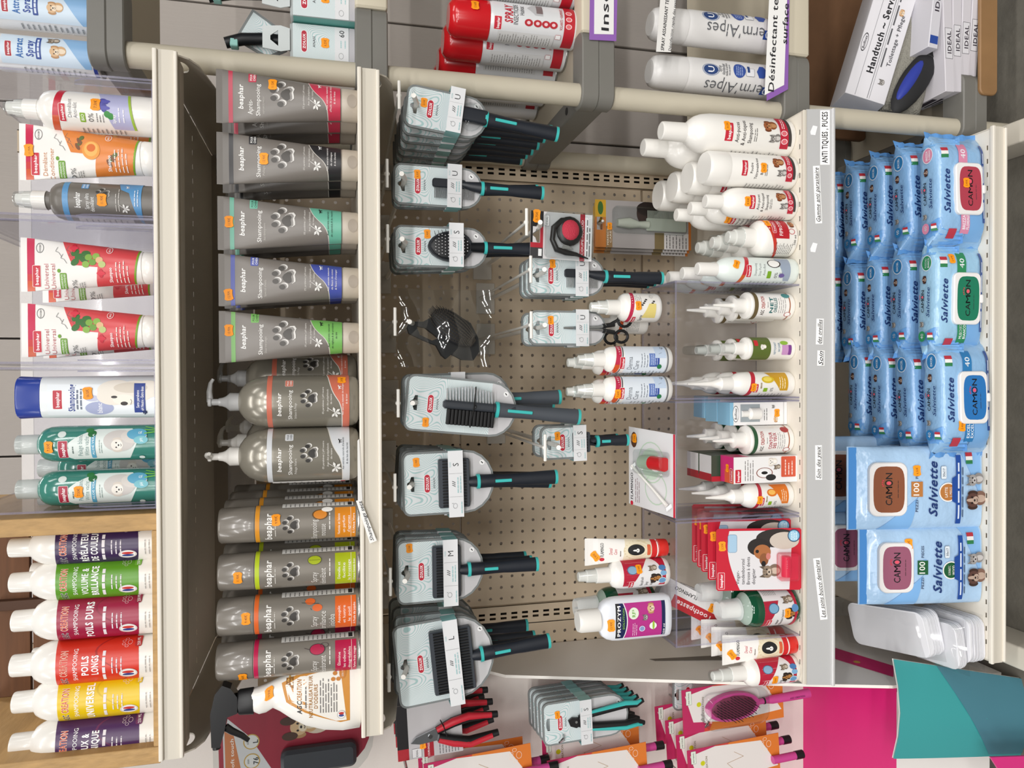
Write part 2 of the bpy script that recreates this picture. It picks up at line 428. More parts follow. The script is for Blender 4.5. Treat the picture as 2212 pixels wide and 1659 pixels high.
# ------------------------------------------------------------------ setting
def ax(x, y, X):
    d = ray(x, y); return CAM + d*((X-CAM.x)/d.x)
def S(o): o['kind'] = 'structure'; return o
WALL = M('b9b1aa', .7, noise=.06, nscale=9, bump=.25, bscale=160, stretch=(1, 1, .12), name='painted_plank')
mb = MB(1); mb.box(-2.6, 2.6, .502, .52, 0, 2.9, M('3a3532', .9)); wall = S(mb.build('wall_back'))
pk = at(900, 55, .488).x-at(900, 283, .488).x; px = at(900, 283, .488).x-9*pk
while px < 2.3:
    if px > -2.4:
        mb = MB(1); mb.rbox(px+.0026, px+pk-.0026, .488, .5025, 0.0, 2.9, WALL, r=.002, c=.001, axis='z', seg=1); mb.build('plank', wall)
    px += pk
FL = M('6b675e', .75, noise=.32, nscale=22, bump=.2, bscale=90, name='worn_concrete')
mb = MB(1); mb.box(-3.5, 3.5, -6, .5, -.05, 0, FL); S(mb.build('floor'))

CREAM = M('d3ccbe', .4, name='cream_enamel'); BEIGE = M('c9b79e', .5, noise=.03, nscale=8, name='beige_enamel'); UNDER = M('b5ab9c', .55)
# gondola frame: two slotted uprights, three perforated panels, one plain top panel, a foot at each side
gon = thing('gondola_frame', 'beige metal shop shelving frame with perforated back panels and slotted uprights', 'shelving', (0, 0, 0))
def perf(x0, x1, z0, z1, name, px0, pz0):
    p = .025; h = .0036; mb = MB(1); xs, zs = [], []
    nx = int((x1-x0)/p); nz = int((z1-z0)/p); ox = x0+((x1-x0)-nx*p)/2; oz = z0+((z1-z0)-nz*p)/2
    V = []; F = []
    for i in range(nx):
        for j in range(nz):
            a, b = ox+i*p, oz+j*p; n = len(V)
            V += [(a, 0, b), (a+p, 0, b), (a+p, 0, b+p), (a, 0, b+p)]
            for dy in (0, .0016):
                for t in range(8): V.append((a+p/2+h*math.cos(math.pi*(t-2.5)/4), dy, b+p/2+h*math.sin(math.pi*(t-2.5)/4)))
            c = [n, n+1, n+2, n+3]; q = [n+4+t for t in range(8)]
            for e in range(4):
                k0, k1, k2 = q[2*e], q[(2*e+1) % 8], q[(2*e+2) % 8]
                F += [(c[e], c[(e+1) % 4], k1, k0), (c[(e+1) % 4], k2, k1)]
            for t in range(8): F.append((q[t], q[(t+1) % 8], q[(t+1) % 8]+8, q[t]+8))
    mb.add(V, F, BEIGE)
    for (a, b, c, d) in ((x0, ox, z0, z1), (ox+nx*p, x1, z0, z1), (ox, ox+nx*p, z0, oz), (ox, ox+nx*p, oz+nz*p, z1)): mb.add([(a, 0, c), (b, 0, c), (b, 0, d), (a, 0, d)], [(0, 1, 2, 3)], BEIGE)
    for (a, b, c, d) in ((x0, x1, z0, z0), (x0, x1, z1, z1)): mb.add([(a, 0, c), (b, 0, c), (b, .012, c), (a, .012, c)], [(0, 1, 2, 3)], BEIGE)
    return mb.build(name, gon)
perf(-.476, .476, .642, 1.072, 'perforated_panel', 0, 0)
perf(-.476, .476, 1.076, 1.506, 'perforated_panel', 0, 0)
perf(-.476, .476, .206, .636, 'perforated_panel', 0, 0)
perf(-.72, -.524, .642, 1.072, 'side_panel', 0, 0); perf(-.72, -.524, 1.076, 1.506, 'side_panel', 0, 0)
mb = MB(1); mb.box(-.497, .497, 0, .012, 1.51, 1.94, M('efebe8', .6, noise=.04, nscale=30, bump=.15, bscale=300)); mb.build('top_panel', gon)
for sx in (-.5, .5):
    mb = MB(1); xs = [-.022, -.0085, -.0035, .0015, .0065, .022]; z = .04
    while z < 1.93:
        for a in range(5):
            if a in (1, 3): segs = ((z, z+.006), (z+.020, z+.025))
            else: segs = ((z, z+.025),)
            for (b0, b1) in segs: mb.add([(sx+xs[a], -.004, b0), (sx+xs[a+1], -.004, b0), (sx+xs[a+1], -.004, b1), (sx+xs[a], -.004, b1)], [(0, 1, 2, 3)], BEIGE)
        z += .025
    mb.box(sx-.022, sx-.0205, -.004, .05, .02, 1.94, BEIGE); mb.box(sx+.0205, sx+.022, -.004, .05, .02, 1.94, BEIGE)
    mb.box(sx-.022, sx+.022, .048, .05, .02, 1.94, M('2c2824', .8)); mb.build('upright', gon)
    mb = MB(1); mb.rbox(sx-.022, sx+.022, -.52, .06, .001, .085, CREAM, r=.004, c=.002, axis='y'); mb.box(sx-.008, sx+.008, -.521, -.5195, .028, .055, M('1c1a18', .8)); mb.build('foot', gon)

def shelf(Z, label, rail, lip=.028, railh=.03, slots=False):
    t = thing('metal_shelf', label, 'shelf', (0, 0, Z))
    mb = MB(1); holes = []
    for i in range(38):
        x = -.4625+i*.025
        for yy in ((-.489, -.22) if slots else (-.489,)):
            holes.append([(x-.0045, yy-.002), (x-.0045, yy+.002), (x+.0045, yy+.002), (x+.0045, yy-.002)])
    mb.plate([(-.495, -.497), (.495, -.497), (.495, -.004), (-.495, -.004)], holes, -.0015, 0, M('e6dfd2', .42), axis='z')
    for (a, b) in ((-.497, -.4955), (-.482, -.4805)): mb.box(-.495, .495, a, b, -lip, -.001, CREAM if a < -.49 else UNDER)
    mb.box(-.495, .495, -.482, -.450, -lip-.0012, -lip, UNDER); mb.box(-.495, .495, -.4512, -.45, -lip, -.0015, UNDER)
    mb.box(-.495, .495, -.0055, -.004, -.028, -.001, UNDER)
    mb.build('shelf_tray', t)
    mb = MB(1)
    if rail == 'cream':
        mb.rbox(-.5, .5, -.5045, -.4965, -.004, .0022, M('e3dccf', .32), r=.0015, c=.0006, axis='x'); mb.box(-.5, .5, -.5005, -.4972, -.026, -.004, CREAM)
        mb.rbox(-.498, .498, -.5045, -.4968, -.0305, -.0255, M('e3dccf', .32), r=.0015, c=.0006, axis='x')
        mb.build('price_rail', t)
    else:
        mb.rbox(-.497, .497, -.503, -.4965, -.005, .0015, CREAM, r=.0012, c=.0005, axis='x')
        v = [(-.4985, -.502, -.005), (.4985, -.502, -.005), (.4985, -.514, -.047), (-.4985, -.514, -.047), (-.4985, -.4975, -.005), (.4985, -.4975, -.005), (.4985, -.511, -.047), (-.4985, -.511, -.047)]
        mb.add(v, [(0, 3, 2, 1), (4, 5, 6, 7), (0, 4, 7, 3), (1, 2, 6, 5), (0, 1, 5, 4), (3, 7, 6, 2)], M('c9c9c9', .32, .35, name='aluminium_rail'))
        mb.rbox(-.499, .499, -.5175, -.5105, -.0505, -.0455, M('d9d9d9', .3, .3), r=.001, c=.0005, axis='x')
        mb.build('price_rail', t)
    for sx in (-1, 1):
        mb = MB(1); out = [(-.494, -.002), (-.494, -.026), (-.482, -.042), (-.46, -.052), (-.3, -.072), (-.02, -.105), (-.006, -.105), (-.006, -.002)]
        e = [(-.452+.021*math.cos(2*math.pi*i/16), -.0265+.010*math.sin(2*math.pi*i/16)) for i in range(16)]
        e2 = [(-.478+.003*math.cos(2*math.pi*i/8), -.014+.003*math.sin(2*math.pi*i/8)) for i in range(8)]
        mb.plate(out, [e, e2], sx*.4972-.0012, sx*.4972+.0012, M('d8d0c2', .45), axis='x'); mb.build('bracket', t)
    return t
sh1 = shelf(Z1, 'top cream metal shelf carrying clear bins and the wooden crate', 'cream', slots=True)
sh2 = shelf(Z2, 'second cream metal shelf carrying grey tubes, pump bottles and spray cans', 'cream')
sh3 = shelf(Z3, 'third metal shelf with grey label rail and handwritten paper labels', 'grey', lip=.03)
sh4 = shelf(Z4, 'bottom cream metal shelf carrying blue packs of wipes', 'cream')

# papers on the label rail of the third shelf
class RailS:
    mode = 'flat'
    def __call__(s, x, z, off):
        t = -z/47.0; return (x, -502-12*t*1.0-off*.96, -5*0-4+z*.93+off*.2)
def rail_paper(label, x0p, x1p, z, h, txt, ang=0.0, sh=.35, b=0.0, under=True, serif=False):
    xr, xl = at(1765, x0p, -.51).x*1000, at(1765, x1p, -.51).x*1000; c = (xr+xl)/2; wd = xr-xl
    l = Lab(RailS(), off=.5, dl=.12); ca, sa = math.cos(ang), math.sin(ang)
    q = [(-wd/2, -h/2), (wd/2, -h/2), (wd/2, h/2), (-wd/2, h/2)]
    l.poly([(c+a*ca-d*sa, z+a*sa+d*ca) for a, d in q], M('f4f3f0', .7))
    l.text(txt, c, z+.6, h*.6, '1c1c24', w=wd*.94, b=b+.012, sh=sh, rot=ang)
    if under: l.path([(c-wd*.46*ca+h*.34*sa, z-wd*.46*sa-h*.34*ca), (c+wd*.46*ca+h*.34*sa, z+wd*.46*sa-h*.34*ca)], .7, '2a2a30')
    o = l.build(None, 'paper_label'); o.location = (0, 0, Z3); tag(o, label, 'label', 'paper labels on the grey rail')
rail_paper('printed paper label about ticks and fleas at the rail end', 237, 355, -33, 17, 'ANTI TIQUES , PUCES', sh=0, b=.01, under=False)
rail_paper('long tilted handwritten paper label under the flea shampoos', 357, 482, -20, 12, 'Gamme anti parasitaire', ang=.045)
rail_paper('short handwritten paper label on ear care, under the ear bottles', 688, 744, -24, 13, 'des oreilles', ang=-.03)
rail_paper('small square handwritten paper scrap reading Soin', 757, 790, -26, 13, 'Soin', ang=-.02)
rail_paper('handwritten paper label about eye care below the pink box', 962, 1037, -22, 12, 'Soin des yeux', ang=.01)
rail_paper('long tilted handwritten paper label about dental care at the left', 1206, 1340, -25, 13, 'Les soins bucco dentaires', ang=.12)
for (yy, lb) in ((282, 'torn white paper scrap left of the printed tick label'), (535, 'torn white paper scrap under the flea spray bottles')):
    l = Lab(RailS(), off=.45); c = at(1752, yy, -.505).x*1000
    l.poly([(c-8, -16), (c+7, -20), (c+9, -12), (c-2, -7), (c-7, -8)], M('e9e9ea', .8)); o = l.build(None, 'paper_scrap'); o.location = (0, 0, Z3); tag(o, lb, 'paper')

# display hooks with a cross bar for price cards
HOOKW = M('ece9e2', .4)
def hook(label, tx, ty, drop=.028, tipY=-.472, bend=0.0):
    p = at(tx, ty, -.467); t = thing('display_hook', label, 'hook', (p.x, 0, p.z), group='display hooks on the back panel')
    k = 1000
    mb = MB(); mb.rbox(-22, 22, -471, -466, -2.5, 2.5, HOOKW, r=2, c=.6, axis='x'); mb.ball((0, -466, 0), 4.2, 5, 4.2, HOOKW); mb.build('cross_bar', t)
    mb = MB(); mb.rod([(0, -466, 0), (0, -300, -2), (0, -12, -6)], 2.4, FROST('e8e6e0', .85)); mb.build('upper_arm', t)
    mb = MB(); d = -drop*k; mb.rod([(0, -12, d-4), (0, -300, d-3), (0, tipY*k+30, d-2), (0, tipY*k, d+6)], 4.0, HOOKW); mb.build('prong', t)
    mb = MB(); mb.rbox(-34, 34, -13, -6, d-12, 2, FROST('dcd8d0', .55), r=2, c=.8, axis='x'); mb.build('back_plate', t)
    return p, p.z-drop
HK = {}
for k, (lb, tx, ty) in dict(
    h1=('display hook carrying the deshedding combs beside the round pole', 862, 206), h2=('display hook carrying the wide comb packs', 836, 375), h3=('display hook carrying the oval pin brush packs', 837, 516),
    h4=('display hook carrying the bagged black brush', 853, 695), h5=('display hook carrying the double sided brush packs', 860, 871), h6=('display hook carrying the small slicker brush packs', 853, 1053),
    h7=('display hook carrying the medium slicker brush packs', 843, 1256), h8=('display hook carrying the large slicker brush packs', 840, 1463),
    m1=('middle row display hook carrying the red detangling comb', 1137, 480), m2=('middle row display hook carrying the small comb packs', 1146, 582),
    m3=('middle row display hook carrying the grooming scissors', 1147, 702), m4=('middle row display hook carrying the mini slicker brushes', 1177, 967)).items():
    HK[k] = hook(lb, tx, ty)

# ------------------------------------------------------------------ plastic rack on the right
rack = thing('plastic_rack', 'beige and grey plastic shelving rack with round poles at the right', 'shelving', (0, 0, 0))
PX, PY = .528, -.40
POLE = M('c4bca9', .5, noise=.05, nscale=14, name='pole_plastic'); JOINT = M('74726c', .5, noise=.04, nscale=40, name='joint_plastic'); RACKB = M('cbc2ad', .55)
lv = []
for (a, b) in ((190, 270), (768, 838), (1256, 1326), (1690, 1746), (2076, 2128)):
    yy = 119.5+.0888*((a+b)/2-270); lv.append((at(b, yy, PY-.02).z, at(a, yy, PY-.02).z))
for (xx, yy) in ((PX, PY), (PX, -.02), (1.35, PY), (1.35, -.02)):
    zs = [v for l in lv for v in (l[1]-.002, l[0]+.002)][1:]+[0.0]
    for a, b in zip(zs[0::2], zs[1::2]):
        if a > b:
            mb = MB(1); mb.rod([(xx, yy, b), (xx, yy, a)], .019, POLE, 20); mb.build('pole', rack)
for li, (z0, z1) in enumerate(lv):
    for yy in (PY, -.02):
        mb = MB(1); zm = z0+(z1-z0)*.48
        mb.rbox(PX-.0245, PX+.105, yy-.0265, yy+.0265, zm, z1, JOINT, r=.022, c=.002, axis='z', seg=6)
        mb.rbox(PX-.0235, PX+.104, yy-.0255, yy+.0255, z0, zm+.001, JOINT, r=.022, c=.002, axis='z', seg=6)
        mb.build('joint', rack)
    if li < 4:
        mb = MB(1); mb.rbox(PX+.1, 1.25, PY-.024, PY+.02, z0, z1, RACKB, r=.004, c=.003, axis='x'); mb.build('front_beam', rack)
    mb = MB(1); mb.rbox(PX-.018, PX+.02, PY+.02, -.04, z0+.004, z1-.006, JOINT, r=.004, c=.002, axis='y')
    for q in (-.32, -.22, -.12): mb.rod([(PX, q, z1-.006), (PX, q, z1-.005)], .007, M('2e2c2a', .8), 8)
    mb.build('side_rail', rack)
    mb = MB(1); mb.box(PX+.02, 1.3, PY+.018, -.03, (z1 if li < 4 else z0+.02)-.018, (z1 if li < 4 else z0+.02)-.008, M('b7ae9b', .6)); mb.build('tray', rack)
RZ = [l[1]-.008 for l in lv]; RZ[4] = lv[4][0]+.0122

# ------------------------------------------------------------------ cardboard display on the left
disp = thing('cardboard_display', 'white cardboard display with pink base standing left of the shelves', 'display stand', (-.8, -.1, 0))
WHC = M('dcd6cf', .6, noise=.03, nscale=20, bump=.1, bscale=400, name='white_card'); PINK = M('d41a72', .32, name='pink_card')
zb = at(1735, 1560, -.1).z
def DL(mb): mb.v = [(a+.8, b+.1, c) for a, b, c in mb.v]; return mb
mb = MB(1); mb.box(-1.25, -.576, -.1, -.094, zb, 1.75, WHC); DL(mb).build('back_board', disp)
zp = at(1932, 1560, -.36).z
mb = MB(1); mb.plate([(-.102, zb), (-.366, zp), (-.36, zp), (-.094, zb)], [], -1.25, -.579, PINK, axis='x'); DL(mb).build('pink_base', disp)
mb = MB(1); zt_ = at(1932, 1560, -.36).z; mb.box(-1.25, -.60, -.366, -.36, .02, zt_, M('eae6e2', .55)); DL(mb).build('lower_board', disp)
wt = ax(1092, 1461, -.575); wb = ax(1740, 1480, -.575); wc = ax(1930, 1484, -.575)
mb = MB(1); mb.plate([(-.004, wt.z+.035), (wt.y+.03, wt.z+.03), (wt.y, wt.z), (wb.y, wb.z), (wc.y, wc.z), (wc.y, .02), (-.004, .02)], [], -.578, -.572, M('eeebe8', .5), axis='x', rim=M('f4f0e8', .5)); DL(mb).build('side_wing', disp)
ps = [ax(1800, 1398, -.571), ax(1930, 1438, -.571), ax(1930, 1462, -.571), ax(1800, 1422, -.571)]
mb = MB(1); mb.add([(-.5712, p.y, p.z) for p in ps], [(3, 2, 1, 0)], PINK)
e = ax(1851, 1430, -.571); mb.add([(-.5709, e.y+.007*math.cos(t), e.z+.007*math.sin(t)) for t in [math.pi*i/6 for i in range(12)]], [tuple(range(12))], M('c9a24a', .4)); DL(mb).build('pink_strip', disp)
# slot cut with a toothed edge
p0, p1 = ax(1408, 1428, -.571), ax(1560, 1423, -.571)
mb = MB(1); mb.plate([(p0.y, p0.z-.008), (p0.y+.012, p0.z), (p1.y+.02, p1.z), (p1.y-.01, p1.z-.01)], [], -.5718, -.571, M('7a746e', .8), axis='x'); DL(mb).build('slot', disp)
# teal board in front of the display
def teal():
    t = thing('printed_board', 'curved teal, blue and pink printed board at the lower left corner', 'board', (at(2100, 1540, -.42).x, -.42, .02))
    c = t.location; n = 40
    xr = [at(1930+(2300-1930)*i/n, 1424+(1480-1424)*i/n, -.42) for i in range(n+1)]; xl = [at(1930+(2300-1930)*i/n, 1639-(12)*(i/n)**1.5, -.42) for i in range(n+1)]
    def strip(fa, fb, i0, i1, mat, off):
        vs = []
        for i in range(i0, i1+1):
            a, b = xl[i].lerp(xr[i], fa(i/n)), xl[i].lerp(xr[i], fb(i/n))
            for j in range(5):
                q = a.lerp(b, j/4); w = (q.x-xl[i].x)/max(xr[i].x-xl[i].x, 1e-6); vs.append((q.x-c.x, -.03*math.sin(math.pi*w)*.6-off, q.z-c.z))
        fs = [(r*5+j, (r+1)*5+j, (r+1)*5+j+1, r*5+j+1) for r in range(i1-i0) for j in range(4)]
        mb.add(vs, fs, mat, True)
    mb = MB(1); strip(lambda q: 0, lambda q: 1, 0, n, M('3f9fa0', .35), 0); strip(lambda q: 0, lambda q: 1, 0, n, M('e8e6e2', .5), -.004); mb.build('board_sheet', t)
    mb = MB(1); strip(lambda q: max(.03, 1-max(0, (q-.25))/.31), lambda q: 1, 10, n, M('4a7f8e', .35), .0008)
    mb.build('blue_print', t)
teal()
mb = MB(1); q = [at(2140, 1636, -.5), at(2260, 1632, -.5), at(2260, 1690, -.5), at(2175, 1690, -.5)]
mb.plate([(p.x, p.z) for p in q], [], -.5, -.496, M('d6327f', .35)); o = mb.build('pink_card'); tag(o, 'pink card corner below the teal board', 'card')

# ------------------------------------------------------------------ shared bottle pieces
WHITEP = M('efece6', .28, coat=.2, name='white_plastic'); CLR = CLEAR('f4f6f6'); MILK = FROST('f4f2ee', .55)
def mist_top(t, z, r, H, W):
    """spray collar with clear over-cap, z: fraction where it starts, r: collar half width fraction"""
    body(t, 'spray_collar', [(z, r), (z+(1-z)*.42, r*.97), (z+(1-z)*.44, r*.84), (z+(1-z)*.7, r*.8), (z+(1-z)*.72, r*.66), (z+(1-z)*.93, r*.6), (z+(1-z)*.95, r*.5)], W, H, WHITEP, seg=20)
    body(t, 'clear_cap', [(z+(1-z)*.44, r*.99), (z+(1-z)*.46, r*.93), (z+(1-z)*.97, r*.78), (1, r*.68)], W, H, CLR, seg=20)
def flipcap(t, z, r, H, W, mat=WHITEP):
    body(t, 'cap', [(z, r), (z+(1-z)*.9, r*.97), (z+(1-z)*.97, r*.93), (1, r*.8)], W, H, mat, seg=22)

# ------------------------------------------------------------------ top shelf: crate and its bottles
OAK = M('b8935f', .6, noise=.34, nscale=170, bump=.3, bscale=300, stretch=(1, .06, .25), name='oak'); DARKW = M('6a4428', .7, noise=.35, nscale=150, stretch=(.06, 1, 1), name='dark_stained_wood')
cr = at(335, 1108, -.495).x; cl = at(335, 1648, -.495).x
crate = thing('wooden_crate', 'open fronted wooden crate holding the coloured shampoo bottles', 'crate', ((cr+cl)/2, -.36, Z1+.0006))
wd = (cr-cl)*500
for nm, b in (('side_board', (wd-24, wd, -138, 110, 0, 300)), ('side_board', (-wd, -wd+24, -138, 110, 0, 300)), ('bottom_board', (-wd+24.3, wd-24.3, -138, 110, 0, 9))):
    mb = MB(); mb.rbox(*b, OAK, r=1.5, c=.8, axis='y', seg=2); mb.build(nm, crate)
for a in (0, 78, 156, 234):
    mb = MB(); mb.rbox(-wd+24.3, wd-24.3, 98, 109, 12+a, 12+a+74, DARKW, r=1.2, c=.8, axis='x', seg=2); mb.build('back_slat', crate)
mb = MB(); mb.rbox(-8, 8, 84, 97.5, 10, 290, M('4e3220', .7), r=1.2, c=.8); mb.build('inner_post', crate)

def agc(label, px, col, l1, l2=None, dark=None, loc_y=-.447, group='coloured shampoo bottles in the crate'):
    X, W, H = P(*px, loc_y, Z1+.0096)
    t = thing('shampoo_bottle', label, 'bottle', (X, loc_y, Z1+.0098), group=group)
    sf = body(t, 'bottle_body', [(0, .9), (.012, 1), (.64, 1), (.70, .985), (.755, .93), (.80, .82), (.835, .68), (.855, .5)], W, H, WHITEP, seg=32)
    flipcap(t, .85, .5, H, W)
    L = Lab(sf, W/2, H); dark = dark or col
    zt = lambda u: .665+.03*u*u*.4; zl = lambda u: .115+.018*u*u
    L.area(-1.5, 1.5, zl, zt, M(col, .3))
    L.area(-1.5, 1.5, lambda u: .30+.1*math.sin(u*2.4), lambda u: .315+.1*math.sin(u*2.4), M(dark, .35))
    k = '1e1a22' if col not in ('4a2358', '3a2350') else '14101c'
    L.text('AGC', -.72, .615, .042, 'f2f0f0', w=.5, b=.045); L.text('AGC', -.72, .615, .042, k, w=.48, b=.01)
    L.text('CREATION', .2, .615, .046, 'f6e6da', w=1.12, b=.04); L.text('CREATION', .2, .615, .046, 'd8542a', w=1.08, b=.008)
    L.text('SHAMPOOING', .1, .54, .03, 'ffffff', w=1.45, b=.0)
    if l2: L.text(l1, .05, .475, .046, 'ffffff', w=min(1.7, .17*len(l1)), b=.03); L.text(l2, .05, .41, .046, 'ffffff', w=min(1.7, .17*len(l2)), b=.03)
    else: L.text(l1, .05, .45, .05, 'ffffff', w=min(1.75, .19*len(l1)), b=.03)
    L.lines(-.75, .75, .33, .37, 1, 'ece6ea', 3, .5); L.lines(-.4, .5, .22, .31, 3, 'e6dfe6', 5)
    L.ell(-.45, .19, .24, .062, 'f4f2f0'); L.ell(-.52, .19, .07, .04, '2c3c8a'); L.ell(-.38, .19, .07, .04, 'c8342e'); L.ring(-.45, .19, .24, .062, .16, 'd8d2d0')
    L.pawline(.95, .2, .28, 'f0dfe4', .16); L.rr(.72, 1.3, .105, .15, dark, 2); L.text('250 ML', .98, .128, .022, 'f6f2f2', w=.42, rot=.15)
    L.lines(-.5, .4, .03, .085, 2, 'b0aeac', 9, .18)
    L.build(t); return t
A = []
A.append(agc('shampoo bottle with dark violet label at the right of the crate', (22, 330, 1135, 1217), '3a2350', 'RÉVÉLATEUR', 'DE COULEUR', '2a1840'))
A.append(agc('shampoo bottle with bright green label in the crate', (24, 330, 1207, 1292), '5c9a1e', 'VOLUME &', 'BRILLANCE', '6aa82c'))
A.append(agc('shampoo bottle with crimson label in the crate', (29, 330, 1285, 1377), 'a01840', 'POILS DURS', None, '8a1236'))
A.append(agc('shampoo bottle with orange red label in the crate', (26, 330, 1378, 1473), 'd83420', 'POILS', 'LONGS', 'b02420'))
A.append(agc('shampoo bottle with yellow label in the crate', (30, 330, 1458, 1549), 'e8c400', 'UNIVERSEL', None, 'd8b400'))
A.append(agc('shampoo bottle with plum label at the left end of the crate', (25, 330, 1545, 1643), '4a2358', 'DOUX &', 'TONIQUE', '6a2a58'))
for src, (yy, lb) in zip((A[1], A[3], A[4], A[0]), ((1222, 'green labelled bottle in the second row, behind the violet and green ones'), (1403, 'red labelled bottle in the second row, behind the crimson and red ones'), (1487, 'bottle in the second row hidden behind the yellow one'), (1556, 'dark violet labelled bottle in the second row behind the plum one'))):
    p = at(300, yy, -.372); dup(src, (p.x, -.372, Z1+.0098), lb, group='second row of bottles in the crate')

# clear acrylic bins on the top shelf
ACR = CLEAR('f6f6f9', .1, 'acrylic', .035); ACE = FROST('8f8ca6', .42, .15, 'acrylic_edge')
def sheet(mb, x0, x1, y0, y1, z0, z1):
    """acrylic sheet whose narrow edges show a violet tint"""
    d = sorted(((x1-x0, 0), (y1-y0, 1), (z1-z0, 2)))[0][1]
    v = [(x, y, z) for x in (x0, x1) for y in (y0, y1) for z in (z0, z1)]
    F = {0: [(0, 1, 3, 2), (4, 6, 7, 5)], 1: [(0, 4, 5, 1), (2, 3, 7, 6)], 2: [(0, 2, 6, 4), (1, 5, 7, 3)]}
    for k in F: mb.add(v, F[k], ACR if k == d else ACE)
def abin(label, yr, yl):
    xr, xl = at(335, yr, -.495).x, at(335, yl, -.495).x; t = thing('acrylic_bin', label, 'bin', ((xr+xl)/2, -.36, Z1+.0018), group='clear acrylic bins on the top shelf')
    h = (xr-xl)*500-.6
    for nm, b in (('side_wall', (h-3, h, -137, 140, 0, 250)), ('side_wall', (-h, -h+3, -137, 140, 0, 250)), ('base', (-h+3.1, h-3.1, -137, 140, 0, 3)), ('back_wall', (-h+3.1, h-3.1, 137, 140, 3.1, 250))):
        mb = MB(); sheet(mb, *b); mb.build(nm, t)
    for sx in (-1, 1):
        mb = MB(); pts = [(-134, 3.2), (-131, 3.2)]
        out = [(-136, 3.2), (-136, 70), (-132, 92), (-122, 104), (-110, 108), (-110, 3.2)]
        mb.plate(out, [], sx*(h-5.4)-1, sx*(h-5.4)+1, ACR, axis='x', rim=ACE); mb.build('front_guard', t)
abin('clear acrylic bin at the right end holding a white spray bottle', 172, 478); abin('middle clear acrylic bin holding two red and white tubes', 484, 787); abin('left clear acrylic bin holding green shampoo bottles', 792, 1099)
mb = MB(1); xr, xl = at(342, 520, -.5).x, at(342, 830, -.5).x
mb.add([(xl, -.5035, .0008), (xr, -.5035, .0008), (xr, -.3, .0008), (xl, -.3, .0008), (xl, -.5035, .0016), (xr, -.5035, .0016), (xr, -.3, .0016), (xl, -.3, .0016)], [(0, 3, 2, 1), (4, 5, 6, 7), (0, 1, 5, 4)], M('a8763e', .8))
o = mb.build('kraft_sheet'); o.location = (0, 0, Z1); tag(o, 'brown kraft sheet under the middle clear bin', 'paper')
ZB = Z1+.0049

# ---- tubes with a crimped top
def tube(label, px, Yc, Z, tube_mat, cap_mat, design, group, name='shampoo_tube', rz=0.0, D=.62, capfr=.115):
    X, W, H = P(*px, Yc, Z); t = thing(name, label, 'tube', (X, Yc, Z), rz, group=group); r = D
    pts = []
    for i in range(9):
        q = i/8; z = capfr+(.955-capfr)*q; pts.append((z, r*.985+(1-r*.985)*q, r*(1-q**1.35)*.98+.014))
    sf = body(t, 'tube_body', pts+[(.96, 1, .014), (1, 1, .012)], W, H, tube_mat, seg=32, mode='proj', sharp=60)
    body(t, 'cap', [(0, r*.93), (.008, r*.97), (capfr-.012, r*1.0), (capfr-.006, r*.97), (capfr, r*.97)], W, H, cap_mat, seg=28)
    L = Lab(sf, W/2, H); design(L); L.build(t); return t, sf, W, H
def thumb_shade(t, W, H, r, c):
    """shade of a finger dent, painted as a darker ellipse on a flip cap"""
    L = Lab(Surf([(0, r*W/2, r*W/2, 2, 0), (H, r*W/2, r*W/2, 2, 0)]), W/2, H, off=.15); L.ell(0, .042, r*.42, .036, c); L.build(t, 'thumb_dent_shade')
